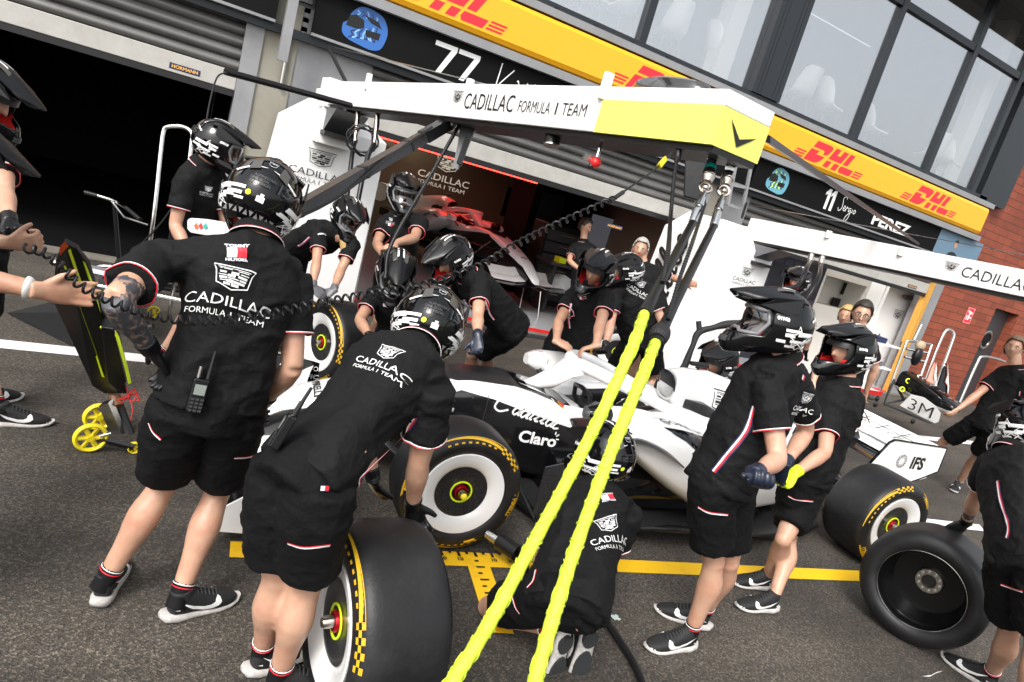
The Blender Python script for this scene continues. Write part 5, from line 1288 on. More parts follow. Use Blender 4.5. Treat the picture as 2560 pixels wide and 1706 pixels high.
# ============================================================ CAR
def sec(x,hw,z0,z1,n=20,e=.6,yc=0,tw=1.0):
    r=[]
    for j in range(n):
        a=2*math.pi*j/n; c,s=math.cos(a),math.sin(a); h=hw*(tw if s>0 else 1) if tw!=1 else hw
        r.append(V((x,yc+h*math.copysign(abs(c)**e,c),(z0+z1)/2+(z1-z0)/2*math.copysign(abs(s)**e,s))))
    return r
def livery():
    m=mat('two tone livery',(.8,.8,.8),.2,coat=.6); t=m.node_tree; b=t.nodes['Principled BSDF']; L=t.links.new
    tc=t.nodes.new('ShaderNodeTexCoord'); sp=t.nodes.new('ShaderNodeSeparateXYZ'); L(tc.outputs['Object'],sp.inputs[0])
    cv=t.nodes.new('ShaderNodeFloatCurve'); c=cv.mapping.curves[0]
    pts=[(-1.3,.12),(-.9,.38),(-.5,.50),(-.05,.63),(.06,.66),(.12,.69),(.34,.67),(.67,.61),(.9,.57),(1.2,.52),(1.9,.5)]
    f=lambda q:((q[0]+1.5)/4,q[1])
    c.points[0].location=f(pts[0]); c.points[-1].location=f(pts[-1])
    for q in pts[1:-1]: c.points.new(*f(q))
    for p in c.points: p.handle_type='VECTOR'
    cv.mapping.update()
    a=t.nodes.new('ShaderNodeMath'); a.operation='ADD'; a.inputs[1].default_value=1.5; L(sp.outputs[0],a.inputs[0])
    d=t.nodes.new('ShaderNodeMath'); d.operation='DIVIDE'; d.inputs[1].default_value=4; L(a.outputs[0],d.inputs[0]); L(d.outputs[0],cv.inputs['Value'])
    g=t.nodes.new('ShaderNodeMath'); g.operation='GREATER_THAN'; L(sp.outputs[2],g.inputs[0]); L(cv.outputs[0],g.inputs[1])
    x=t.nodes.new('ShaderNodeMix'); x.data_type='RGBA'; x.inputs[6].default_value=(.007,.007,.008,1); x.inputs[7].default_value=(.8,.8,.8,1); L(g.outputs[0],x.inputs[0]); L(x.outputs[2],b.inputs['Base Color'])
    return m
M['livery']=livery()
def car(loc,rz,label,wheels=True,raise_=0,full=True):
    root=bpy.data.objects.new('racing_car',None); COL.objects.link(root); root.location=V(loc)+V((0,0,raise_)); root.rotation_euler=(0,0,rz); tag(root,label,'racing car')
    def P(nm,mb,mt,par=None,smooth=True,angle=45,**k):
        o=mb.build(nm,mt,None,smooth=smooth,angle=angle,**k); o.parent=par or root; return o
    ch=P('monocoque',MB().rings([sec(-1.22,.05,.16,.2),sec(-1.18,.09,.14,.25),sec(-1.0,.13,.16,.37),sec(-.8,.16,.2,.48),sec(-.5,.19,.24,.58,e=.5),sec(-.1,.225,.26,.69,e=.42),sec(.2,.25,.24,.745,e=.38),sec(.5,.285,.2,.755,e=.36),sec(.78,.32,.15,.715,e=.38),sec(.9,.33,.12,.66,e=.4),sec(1.3,.33,.1,.6,e=.4),sec(1.62,.3,.1,.62,e=.45)]),M['livery'])
    bv=BVHTree.FromPolygons([v.co for v in ch.data.vertices],[tuple(p.vertices) for p in ch.data.polygons])
    def mk(nm,parts,o,U,Vv,N,size,mt,par=ch,off=.003,b=bv,maxd=.03,far=.3):
        v_,f_=lay(parts,V(o),V(U),V(Vv),b,N=V(N),size=size,off=off,maxd=maxd,far=far)
        q=MB().add(v_,f_).build(nm,mt); q.parent=par; return q
    # near side marks (the near side is local -Y)
    S=(1,0,0),(0,0,1),(0,-1,0)
    mk('script_lettering',SCRIPT,(.60,-.6,.625),(1,0,-.16),(.1,0,1),(0,-1,0),.112,M['txt'],maxd=.02)
    mk('side_lettering',[text2d('Claro',.03,1.05)]+[strip2([(1.32,.55),(1.3,.8)],.1),strip2([(1.42,.42),(1.62,.62)],.1),strip2([(1.46,.2),(1.72,.2)],.1)],(.70,-.6,.46),*S,.085,M['txt'])
    for sy in(1,):
        mk('carbon_panel',[poly2([(-.02,-.15),(.5,-.19),(.86,-.27),(.88,.27),(.5,.19),(-.02,.15),(-.2,0)])],(.12,0,1),(1,0,0),(0,1,0),(0,0,1),1,M['carbon'],far=1,maxd=.06)
        mk('cockpit_surround',[poly2([(-.3,-.13),(.1,-.17),(.1,.17),(-.3,.13)])],(.85,0,1),(1,0,0),(0,1,0),(0,0,1),1,M['gloss'],far=1,maxd=.06,off=.006)
        mk('white_fin',[poly2([(-.12,0),(.1,-.10),(.0,-.02)])],(.66,-.1,1),(1,0,0),(0,1,0),(0,0,1),1,M['carwhite'],far=1,off=.01)
        mk('nose_lettering',[xf(text2d('PIRELLI',.03,1.1),.045,0,0)],(-.72,-.03,1),(0,-1,.0),(1,0,0),(0,0,1),1,M['btxt'],far=1)
        mk('nose_lettering',[xf(text2d('VIVA',.03,1.2),.04,0,0)],(-.52,-.03,1),(0,-1,.0),(1,0,0),(0,0,1),1,M['btxt'],far=1)
        mk('round_badge',[poly2([(.085*math.cos(i*.4),.05*math.sin(i*.4)) for i in range(16)])],(.9,-.21,1),(1,0,0),(0,1,0),(0,0,1),1,M['yellow'],far=1,off=.006); mk('round_badge',[poly2([(.06*math.cos(i*.4)-.02,.035*math.sin(i*.4)+.005) for i in range(16)])],(.9,-.21,1),(1,0,0),(0,1,0),(0,0,1),1,M['signred'],far=1,off=.009)
    for x in (-.42,.30,.98):
        mk('panel_seam',[rect(0,0,.004,.5)],(x,-.6,.5),(1,0,0),(0,0,1),(0,-1,0),1,M['dgrey'],off=.0015,maxd=.05)
    for x in [-.38,-.2,0,.2,.34,.55,.75,.94]:
        mk('fastener',[poly2([(.006*math.cos(i),.006*math.sin(i)) for i in range(6)])],(x,-.6,.665-.04*max(0,x)),(1,0,0),(0,0,1),(0,-1,0),1,M['dgrey'],off=.002)
    mk('driver_flag',[rect(0,.02,.07,.015),rect(0,-.02,.07,.015)],(.93,-.6,.63),(1,0,-.2),(0,0,1),(0,-1,0),1,M['btxt'],off=.004)
    # cockpit
    P('cockpit_opening',MB().prism([V((x,y,.60)) for x,y in [(.98,-.0),(1.05,-.16),(1.2,-.22),(1.55,-.23),(1.62,-.12),(1.62,.12),(1.55,.23),(1.2,.22),(1.05,.16)]],(0,0,.03)),M['black'],smooth=False)
    for s in(-1,1):
        P('cockpit_side',MB().rings([sec(.86,.03,.6,.70,12,.7,s*.26),sec(1.1,.05,.55,.70,12,.7,s*.29),sec(1.5,.07,.5,.74,12,.7,s*.29),sec(1.8,.06,.5,.8,12,.7,s*.2)]),M['carwhite'])
        P('headrest',MB().rings([sec(1.25,.03,.58,.69,12,.7,s*.2),sec(1.7,.05,.58,.78,12,.7,s*.16)]),M['satin'])
    P('steering_wheel',MB().tube([(1.13,-.13,.66),(1.11,-.12,.74),(1.1,0,.76),(1.11,.12,.74),(1.13,.13,.66),(1.13,0,.63)],.018,n=10,closed=True),M['satin'])
    P('seat_pad',MB().rings([sec(1.45,.15,.3,.62,12,.6),sec(1.6,.16,.4,.75,12,.6)]),M['black'])
    # halo
    hp=[V((1.88,-.2,.72)),V((1.62,-.27,.80)),V((1.32,-.28,.885)),V((1.08,-.19,.935)),V((.96,0,.945)),V((1.08,.19,.935)),V((1.32,.28,.885)),V((1.62,.27,.80)),V((1.88,.2,.72))]
    P('halo',MB().tube(hp,[(.034,.03),(.04,.034),(.045,.04),(.045,.05),(.045,.055),(.045,.05),(.045,.04),(.04,.034),(.034,.03)],n=14,sub=5,ref=(0,0,1)).rings([sec(.62,.02,.70,.735,16,.8),sec(.72,.05,.70,.79,16,.8),sec(.84,.085,.73,.87,16,.8),sec(.93,.12,.82,.945,16,.8),sec(1.02,.15,.88,.965,16,.8)]),M['carwhite'])
    for s in(-1,1):
        o=P('mirror',MB().rings([sec(.86,.05,.72,.80,12,.7,s*.52),sec(.93,.085,.69,.83,12,.6,s*.52),sec(1.0,.088,.69,.83,12,.55,s*.52)]),M['carwhite'] if s>0 else M['gloss'])
        P('mirror_glass',MB().rings([sec(1.0005,.08,.70,.82,12,.55,s*.52),sec(1.008,.08,.70,.82,12,.55,s*.52)]),M['black'],o)
        P('mirror_stalk',MB().tube([(.95,s*.46,.72),(.97,s*.32,.64)],(.02,.006),n=8),M['carbon'],o)
    # airbox and engine cover
    ec=P('engine_cover',MB().rings([sec(1.80,.115,.78,1.0,24,.75),sec(1.9,.13,.7,1.03,24,.75),sec(2.1,.15,.55,1.055,24,.8),sec(2.4,.15,.4,1.01,24,.85),sec(2.8,.14,.3,.93,24,.9),sec(3.2,.10,.3,.82,24,.9),sec(3.6,.05,.3,.68,24,.9)]),M['carwhite'])
    P('air_intake',MB().rings([[V((1.795-(p.z-.89)*.25,p.y*q,.89+(p.z-.89)*q)) for p in sec(1.79,.115,.78,1.0,24,.75)] for q in (1.0,.86)],cap=False).rings([[V((1.80-(p.z-.89)*.25,p.y*q,.89+(p.z-.89)*q)) for p in sec(1.79,.115,.78,1.0,24,.75)] for q in (.86,.6)]),M['satin'])
    P('intake_duct',MB().rings([[V((1.8+k_*.04,p.y*(.86-.1*k_),.89+(p.z-.89)*(.86-.1*k_))) for p in sec(1.79,.115,.78,1.0,24,.75)] for k_ in (0,1)]),M['black'])
    be=BVHTree.FromPolygons([v.co for v in ec.data.vertices],[tuple(p.vertices) for p in ec.data.polygons])
    mk('cover_shield',CREST,(2.26,-.6,.86),(1,0,-.1),(.1,0,1),(0,-1,0),.15,M['btxt'],ec,.003,be,.04,.6)
    P('camera_pod',MB().rings([sec(1.95,.02,1.07,1.1),sec(2.1,.03,1.07,1.11)]).tube([(2.03,0,1.03),(2.03,0,1.08)],.01),M['black'])
    for s in(-1,1):
        P('side_winglet',MB().rings([sec(1.85,.01,.76,.86,12,.6,s*.2),sec(2.0,.055,.68,.86,12,.5,s*.22),sec(2.12,.06,.66,.82,12,.5,s*.21)]),M['carbon'])
        # sidepod with undercut
        so_=[]
        for x,yo,z0,z1,hw in [(1.0,.58,.70,.76,.19),(1.05,.58,.655,.80,.21),(1.25,.57,.52,.82,.235),(1.5,.56,.385,.80,.25),(1.75,.54,.27,.75,.27),(2.2,.46,.2,.64,.26),(2.7,.34,.2,.5,.2),(3.2,.22,.2,.38,.12)]:
            so_.append(sec(x,hw,z0,z1,20,.55,s*yo))
        sp_=P('sidepod',MB().rings(so_),M['carwhite'])
        P('shoulder',MB().rings([sec(1.5,.14,.5,.72,16,.6,s*.28),sec(1.8,.2,.45,.8,16,.7,s*.24),sec(2.3,.22,.4,.74,16,.7,s*.2),sec(2.9,.14,.35,.6,16,.7,s*.1)]),M['carwhite'])
        bs=BVHTree.FromPolygons([v.co for v in sp_.data.vertices],[tuple(p.vertices) for p in sp_.data.polygons])
        if s<0:
            mk('sidepod_lettering',[text2d('CORE SCIENTIFIC',.0,1.35,0,1.1)],(1.78,-.80,1.13),(1,-.04,0),(0,.8,.5),(0,-.5,.85),.05,M['btxt'],sp_,.003,bs,.03,.9)
            mk('sidepod_lettering',[strip2([(math.cos(i*math.pi/3),math.sin(i*math.pi/3)) for i in range(6)],.22,True),rect(0,0,.9,.25,.4)],(1.4,-.80,1.13),(1,-.04,0),(0,.8,.5),(0,-.5,.85),.035,M['btxt'],sp_,.003,bs,.03,.9)
            mk('cooling_outlet',[poly2([(-.35,.08),(.1,.10),(.42,.06),(.42,-.04),(-.05,-.06),(-.28,.03)])],(1.66,-.92,1.0),(1,.08,-.12),(0,.8,.5),(0,-.5,.85),1,M['gloss'],sp_,.004,bs,.05,.9)
            mk('livery_arrow',[poly2([(0,0),(.05,.1),(.11,.13),(.16,.13),(.1,.06),(.09,-.04)])],(1.86,-1,.42),(1,0,0),(0,0,1),(0,-1,0),1,M['btxt'],sp_,.003,bs,.04,.9)
        P('undercut_lip',MB().tube([(1.0,s*.79,.71),(1.12,s*.82,.735),(1.3,s*.835,.69),(1.48,s*.83,.60)],[(.025,.008),(.05,.01),(.05,.01),(.01,.006)],n=8,sub=4,ref=(0,1,0)),M['carbon'])
        P('side_board',MB().prism([V((.62,s*.66,.1)),V((.62,s*.64,.42)),V((.85,s*.62,.48)),V((1.1,s*.62,.38)),V((1.15,s*.66,.1))],(0,s*.012,0)),M['carbon'],smooth=False)
        P('board_stay',MB().tube([(.34,s*.62,.46),(.62,s*.70,.1)],(.012,.006),n=8),M['carbon'])
        P('floor_edge',MB().prism([V((x,s*y,.10)) for x,y in [(.66,.55),(.7,.72),(1.2,.78),(2.3,.78),(2.75,.70),(2.95,.45),(2.95,.2),(.66,.2)]],(0,0,.015)),M['carbon'],smooth=False)
        P('floor_strake',MB().tube([(1.35,s*.80,.12),(1.6,s*.83,.17),(2.0,s*.80,.12)],[(.005,.02),(.03,.006),(.005,.01)],n=8,sub=4,ref=(0,1,0)),M['satin'])
        P('body_lower',MB().rings([sec(.8,.2,.12,.4,12,.5,s*.3),sec(1.3,.27,.12,.42,12,.5,s*.34),sec(2.4,.24,.12,.35,12,.5,s*.3),sec(3.2,.1,.12,.3,12,.5,s*.14)]),M['gloss'])
        for a,b in (((-.05,.62,.5),(-.3,.2,.5)),((.05,.62,.48),(.35,.25,.5)),((-.05,.62,.22),(-.3,.18,.3)),((.05,.62,.22),(.4,.25,.28)),((0,.6,.25),(.0,.22,.6)),((3.4,.55,.5),(3.0,.12,.42)),((3.45,.55,.22),(3.0,.2,.2)),((3.4,.55,.45),(3.75,.08,.4)),((3.45,.55,.2),(3.8,.1,.2))):
            P('suspension_arm',MB().tube([(a[0],s*a[1],a[2]),(b[0],s*b[1],b[2])],(.03,.009),n=8,ref=(1,0,0)),M['carbon'])
        # rear wing end plates
        pl=[(3.62,.58),(3.60,.62),(3.74,.85),(3.79,.88),(4.45,.88),(4.47,.66),(4.30,.58),(4.08,.49),(3.85,.50)]
        ep=P('rear_wing_endplate',MB().prism([V((x,s*.46,z)) for x,z in pl],(0,s*.014,0)),M['white'],smooth=False)
        P('endplate_edge',MB().tube([V((x,s*.467,z)) for x,z in pl],(.013,.009),n=6,closed=True,ref=(0,1,0)),M['gloss'],ep)
        P('rear_crash_strake',MB().tube([(3.7,s*.3,.3),(4.1,s*.3,.3)],(.08,.01),n=8,ref=(0,0,1)),M['carbon'])
    # rays and initials on the near end plate
    rays=[]
    for i in range(20):
        a=i*math.pi/10; c,s_=math.cos(a),math.sin(a); rays.append(poly2([(.35*c,.35*s_),(1*c-.08*s_,1*s_+.08*c),(1*c+.07*s_,1*s_-.07*c)]))
    q=MB().add(*lay([xf(r_,.062,-.135,0) for r_ in rays]+[xf(text2d('IFS',.035,.95),.115,.07,0)],V((4.1,-.474,.71)),V((1,0,0)),V((0,0,1)),None,off=.004)).build('endplate_lettering',M['btxt']); q.parent=root
    # rear wing planes
    def plane(x0,x1,z0,z1,hy,cam_,mt,nm):
        rs=[]
        for y in (-hy,-hy/2,0,hy/2,hy):
            top=[];bot=[]
            for i in range(9):
                t=i/8; x=x0+(x1-x0)*t; z=z0+(z1-z0)*t-cam_*math.sin(math.pi*t); th=.02*math.sin(math.pi*min(1,t*1.1+.05))+.003
                top.append(V((x,y,z+th/2))); bot.append(V((x,y,z-th/2)))
            rs.append(top+bot[::-1])
        return P(nm,MB().rings(rs),mt,angle=60)
    plane(3.78,4.12,.66,.74,.455,.03,M['white'],'rear_wing_plane'); fl=plane(4.08,4.44,.76,.87,.455,.02,M['white'],'rear_wing_flap')
    plane(3.72,3.95,.66,.70,.455,.02,M['gloss'],'rear_wing_leading_edge')
    q=MB().add(*lay([strip2([(-.38,0),(.38,0)],.01),strip2([(-.2,-.12),(-.2,.12)],.012),strip2([(.0,-.1),(.0,.1),(.06,.1)],.012),strip2([(.2,-.08),(.2,.12)],.01),strip2([(-.3,-.1),(-.1,.06)],.01),strip2([(.3,-.1),(.1,.05)],.01)],V((4.25,0,.835)),V((0,1,0)),V((-1,0,-.3)),None,off=.006)).build('flap_lines',M['btxt']); q.parent=fl
    P('rear_wing_pillar',MB().tube([(3.6,0,.4),(4.0,0,.72)],(.06,.012),n=8,ref=(1,0,0)),M['carbon'])
    P('gearbox',MB().rings([sec(3.1,.12,.2,.42,12,.6),sec(3.9,.07,.24,.38,12,.6)]),M['satin'])
    P('rain_light',MB().bb((3.9,-.04,.27),(3.94,.04,.35)),M['red'],smooth=False)
    P('floor',MB().prism([V((x,y,.055)) for x,y in [(.5,-.2),(.7,-.7),(2.8,-.7),(3.3,-.5),(3.3,.5),(2.8,.7),(.7,.7),(.5,.2)]],(0,0,.03)),M['black'],smooth=False)
    # front wing
    front_wing(root,P)
    if wheels:
        root_M=parent_world(root)
        for s in(-1,1):
            for W,x in ((.30,0),(.39,3.50)):
                w_=add_wheel(root,W,(0,0,0),(0,1,0)) if False else None
                ms=wheel_meshes(W); ty=bpy.data.objects.new('wheel',ms['tyre']); COL.objects.link(ty); ty.parent=root; ty.location=(x,s*.95,.355); ty.rotation_euler=(0,R(-22 if x==0 else -78),0) if s<0 else (0,0,math.pi)
                for k in ('tyre_marking','barcode_label','rim','cover_ring','cover_disc','lime_ring','wheel_nut','spigot','nut_ball'):
                    c=bpy.data.objects.new(k,ms[k]); COL.objects.link(c); c.parent=ty
                P('brake_duct',MB().rings([sec(x-.16,.04,.15,.55,12,.6,s*(.95-W+.03)),sec(x+.16,.04,.15,.55,12,.6,s*(.95-W+.03))]),M['black'])
    return root
def front_wing(root,P):
    for k,(x0,x1,z0,z1,c) in enumerate([(-1.28,-1.0,.10,.11,.01),(-1.03,-.86,.13,.2,.0),(-.88,-.74,.2,.31,.0)]):
        rs=[]
        for y in [i*.94/6 for i in range(-6,7)]:
            rr=[]; dz=.05*max(0,1-abs(y)/.3) ; dx=.12*(abs(y)/.94)**2
            for t,s_ in ((0,0),(.3,1),(.7,1),(1,0),(.7,-1),(.3,-1)): rr.append(V((x0+dx+(x1-x0)*t,y,z0+(z1-z0)*t+dz+.008*s_)))
            rs.append(rr)
        P('front_wing_plane',MB().rings(rs),M['white'] if k else M['gloss'],smooth=True,angle=70)
    for s in(-1,1):
        ep=P('front_wing_endplate',MB().prism([V((x,s*.945,z)) for x,z in [(-1.2,.07),(-1.22,.16),(-1.0,.33),(-.8,.36),(-.58,.33),(-.56,.10),(-.62,.05)]],(0,s*.012,0)),M['white'] if s<0 else M['gloss'],smooth=False)
        if s>0:
            q=MB().add(*lay([xf(text2d('CORE SCIENTIFIC',.03,1.3),.038,0,.0)]+[strip2([(cx+.016*math.cos(i*.524),cy+.016*math.sin(i*.524)) for i in range(12)],.006,True) for cx,cy in ((-.02,.06),(.22,.065),(-.02,-.05))],V((-.82,.942,.22)),V((1,0,0)),V((0,0,1)),None,N=V((0,-1,0)),off=.003)).build('endplate_lettering',M['txt']); q.parent=ep
CARU=V((.997,-.077,0)); crz=math.atan2(-.077,.997)
c0_=V((1.60,2.92,0))+V((.077,.997,0))*.95
CAR1=car(c0_,crz,'white and black open wheel racing car in its pit box with the halo showing')
rd=V((-.213,.977,0)).normalized(); CAR2=car((5.27,10.82,0),math.atan2(rd.y,rd.x),'white and black racing car without wheels on stands under red light in the middle garage',wheels=False,raise_=.34)
for (a,b) in (((1298,0),(1344,0)),):
    p=gz(1299/K,771/K); q=gz(1344/K,797/K)
    st=empty('car_stand',((p+q)/2)[:],label='chrome tube stand under the nose of the garage car',cat='stand')
    MB().tube([p,p+V((.05,.15,.42)),q+V((-.0,.15,.42)),q],.014,n=8).build('stand_frame',M['steel'],st,smooth=True)
for i,(x,y) in enumerate(((1.2,-.3),(1.2,.3),(3.2,-.2),(3.2,.2))):
    pass
s2=empty('car_stand',(5.0,12.4,0),label='black trestle carrying the middle of the garage car',cat='stand')
MB().bb((4.6,12.3,0),(4.7,12.5,.44)).bb((5.3,12.3,0),(5.4,12.5,.44)).bb((4.6,12.32,.4),(5.4,12.48,.44)).build('stand_frame',M['black'],s2)
# loose wheels
h=gz(818,1429,.355); h=gz(818/K,1555/K,.355)
od=V((-.998,-.06,0)); add_wheel(None,.34,h+V((0,0,0)),od,0,'open',label='loose slick wheel standing in the foreground under the bending crew member',group=None)
h=gz(2300/K,1478/K,.355); od2=V((-.94,-.34,0)).normalized()
add_wheel(None,.38,h-od2*.38,-od2,0,'hub',label='loose wheel at lower right showing its black inner rim and bolted hub')
h=gz(794/K,856/K,.355); od3=V((-.93,-.36,0)).normalized()
add_wheel(None,.30,h,od3,20,'open',label='wheel standing on its tread under the hands of the bending woman')
add_wheel(None,.30,gz(1385,815,.355)+V((.35,.2,0)),V((-.6,-.8,0)),0,'cover',label='wheel standing on the far side of the car beside the two crew members')
# ============================================================ TOWERS, GANTRIES, HOSES, TOOLS
def tower(label,fl,fr,zt,Y0,Y1,script=True,neck=None,lx=None):
    """white service tower: front face between image columns, top chamfered"""
    x0,x1=fl,fr
    o=empty('service_tower',((x0+x1)/2,(Y0+Y1)/2,0),label=label,cat='tower',group=None)
    mb=MB(); t=.08
    # base slightly wider, with folded front edges and a pyramid shoulder
    P=[(x0-.1,Y1,0),(x0,Y0+.35,0),(x0+.22,Y0,0),(x1-.05,Y0,0),(x1+.05,Y0+.3,0),(x1+.05,Y1,0)]
    Q=[(x0+.06,Y1,zt),(x0+.08,Y0+.35,zt),(x0+.24,Y0+.02,zt),(x1-.07,Y0+.02,zt),(x1+.0,Y0+.3,zt),(x1+.0,Y1,zt)]
    cx=(x0+x1)/2
    T=[(cx-.24,Y1-.2,zt+.3),(cx-.24,Y0+.45,zt+.3),(cx-.2,Y0+.25,zt+.28),(cx+.14,Y0+.25,zt+.28),(cx+.18,Y0+.4,zt+.3),(cx+.18,Y1-.2,zt+.3)]
    vs=P+Q+T; fs=[]
    for a in(0,6):
        for i in range(6): fs.append((a+i,a+(i+1)%6,a+6+(i+1)%6,a+6+i))
    fs.append(tuple(range(12,18))); fs.append(tuple(range(6))[::-1])
    b=MB().add(vs,fs).build('tower_panel',M['panelwhite'],o,bevel=.006)
    MB().bb((x0+.06,Y0-.004,1.2),(x0+.32,Y0-.0,1.5)).build('panel_recess',M['panelwhite'],o) if False else None
    return o
q=[ay(640,250,7.7),ay(905,310,7.7),ay(880,440,7.7)]
T1L,T1R=ay(660,300,7.7).x-.1,ay(893,380,7.7).x+.0
t1=tower('white service tower with black shield and lettering at the left of the middle garage',T1L,T1R,2.02,7.7,8.4)
def tmark(t,p,Y,w):
    c=ay(*p,Y); sticker('tower_lettering',team(w),M['btxt'],(c.x,Y,c.z),(1,0,0),(0,0,1),parent=t,size=1,off=.006)
tmark(t1,(738,366),7.7,.62)
MB().bb((T1L+.1,7.9,.9),(T1L+.1,8.0,1))
T2L,T2R=ay(1680,590,6.9).x-.15,ay(1772,600,6.9).x+.12
t2=tower('white service tower with black script up its side left of the right garage',T2L,T2R,2.02,6.9,8.35)
tmark(t2,(1716,626),6.92,.44)
# script running up the side face
sx=T2L-.02
U_=V((0,.0,1)); 
sticker('tower_script',[(vs,fs) for vs,fs in SCRIPT],M['btxt'],(T2L-.012,7.86,1.02),V((.03,0,1)),V((-.1,1,0)),parent=t2,size=.46,off=-.02 if False else .02)
mt_=M['panelwhite']
# ---- gantry booms
def boom(label,nl,nw,nz0,nz1,fl,fw,fz0,fz1,yellow=None):
    """nl: near left x,y; fl: far left x,y"""
    o=empty('overhead_gantry',(nl[0],(nl[1]+fl[1])/2,nz0),label=label,cat='gantry')
    def at(t,a,z): # t from far(0) to near(1); a across 0..1; z 0..1
        l=V((fl[0]+(nl[0]-fl[0])*t,fl[1]+(nl[1]-fl[1])*t,0)); d=V((nl[0]-fl[0],nl[1]-fl[1],0)).normalized(); s=V((-d.y,d.x,0))
        z0=fz0+(nz0-fz0)*t; z1=fz1+(nz1-fz1)*t; return l+s*(a*(fw+(nw-fw)*t))+V((0,0,z0+(z1-z0)*z))
    def seg(t0,t1,z0=0,z1=1,a0=0,a1=1): return [at(t0,a0,z0),at(t0,a1,z0),at(t1,a1,z0),at(t1,a0,z0),at(t0,a0,z1),at(t0,a1,z1),at(t1,a1,z1),at(t1,a0,z1)]
    return o,at,seg
k1=gz(1634,332,2.4); k2=gz(1661,204,2.64)
NL=(k1.x,k1.y)
f0=ay(747,238,7.5); f1=ay(742,181,7.5)
r_=ay(1766,300,NL[1]); W1=.36
g1,at1,seg1=boom('long white overhead gantry boom with a bright yellow end above the car',NL,W1,2.4,ax(1661,204,NL[0]).z,(f0.x,7.5),.36,f0.z,f1.z)
# orientation check: across must point to +X
if (at1(1,1,0)-at1(1,0,0)).x<0: 
    at1_=at1; at1=lambda t,a,z:at1_(t,-a,z)
    seg1=lambda t0,t1,z0=0,z1=1,a0=0,a1=1:[at1(t0,a0,z0),at1(t0,a1,z0),at1(t1,a1,z0),at1(t1,a0,z0),at1(t0,a0,z1),at1(t0,a1,z1),at1(t1,a1,z1),at1(t1,a0,z1)]
def hx(p,m_,nm,par,bevel=.0):
    b=MB().hexa(p,m_); o=b.build(nm,m_,par,bevel=bevel); 
    bm=bmesh.new(); bm.from_mesh(o.data); bmesh.ops.recalc_face_normals(bm,faces=bm.faces); bm.to_mesh(o.data); bm.free(); return o
ty=1-.36
for i in range(60): # where the yellow begins in the photo
    t=.3+i*.0115; r0=at1(t,0,0); d=r0-EYE; 
    if CF.dot(d)>0 and (1280+FOC*CR.dot(d)/CF.dot(d))/K>1360: ty=t; break
YP=mat('boom yellow',(.85,.86,.16),.4,coat=.2)
hx(seg1(0,ty-.001),M['white'],'boom_panel',g1,.006)
hx(seg1(ty,1,0,.70),YP,'boom_end',g1)
hx(seg1(ty,1,.702,1),M['white'],'boom_cap',g1,.006)
hx(seg1(0,.999,-.12,-.005,.08,.97),M['black'],'boom_underside',g1)
hx(seg1(-.03,.015,-.15,1.12,-.08,1.08),M['white'],'boom_root',g1,.006)
for t in (.20,ty):
    p=at1(t,.0,1); MB().box(p+V((0,.01,.0)),(.05,.035,.14)).build('boom_knob',M['white'],g1,bevel=.005)
p=at1(.52,.3,1.05); MB().lathe([(-.02,.03),(.05,.03),(.055,.0001)],n=16,axis='Z',c=p).build('boom_knob',M['white'],g1)
u1=(at1(1,0,.5)-at1(0,0,.5)).normalized(); n1=(at1(1,0,1)-at1(1,0,0)).normalized(); L1=(at1(1,0,0)-at1(0,0,0)).length
def on1(nm,parts,mt,t,z,size):
    c=at1(t,0,z); Nn=u1.cross(V((0,0,1)));  sticker(nm,parts,mt,c,u1,V((0,0,1)),parent=g1,size=size,off=.004)
def boom_t(px_):
    lo,hi=0,1
    for _ in range(30):
        m_=(lo+hi)/2; d=at1(m_,0,.5)-EYE
        if (1280+FOC*CR.dot(d)/CF.dot(d))/K<px_: lo=m_
        else: hi=m_
    return lo
def onspan(parts_f,xa,xb,z):
    ta,tb=boom_t(xa),boom_t(xb); wd=(at1(tb,0,.5)-at1(ta,0,.5)).length; on1('boom_lettering',parts_f(wd),M['btxt'],(ta+tb)/2,z,1)
onspan(lambda w_:[xf(q,w_/2) for q in CREST],1039,1062,.6)
onspan(lambda w_:[textWH('CADILLAC',w_,.105,-.004)],1069,1182,.5)
onspan(lambda w_:[textWH('FORMULA',w_*.5,.068,-.008,-w_*.25),textWH('1',w_*.02,.068,-.004,w_*.09),textWH('TEAM',w_*.33,.068,-.008,w_*.335)],1194,1350,.45)
e0,e1=at1(1,0,.0),at1(1,1,.0); ue=(e1-e0).normalized()
sticker('boom_chevron',[poly2([(-.95,.42),(-.1,-.5),(.95,.12),(-.08,-.18)])],M['btxt'],at1(1,.5,.36),ue,V((0,0,1)),parent=g1,size=.115,off=.004)
# wheel tether beacon on the boom
bc=at1(.9,.45,1.0); o=empty('beacon_light',bc,label='dark ribbed beacon lying on top of the yellow boom end',cat='light')
MB().rings([[bc+V((.13*q*math.cos(a),.3*q*math.sin(a),h_)) for a in [i*math.pi/12 for i in range(24)]] for q,h_ in ((1,.0),(1,.03),(.92,.06),(.7,.075),(.2,.08))]).build('beacon_cover',mat('smoked cover',(.03,.03,.03),.12,coat=.6),o,smooth=True)
# fittings under the boom
def under1(px_,py_,t=None):
    t=boom_t(px_); d=(CF.dot(at1(t,.5,0)-EYE)); return ad(px_,py_,d)
def hose(name,pts,r,mt,label=None,cat='hose',parent=None,n=10,sub=6,group=None):
    mb=MB().tube(pts,r,n=n,sub=sub); o=mb.build(name,mt,parent,smooth=True)
    if parent is None: tag(o,label,cat,group)
    return o
def at_d(l): return [ad(x,y,d) for x,y,d in l]
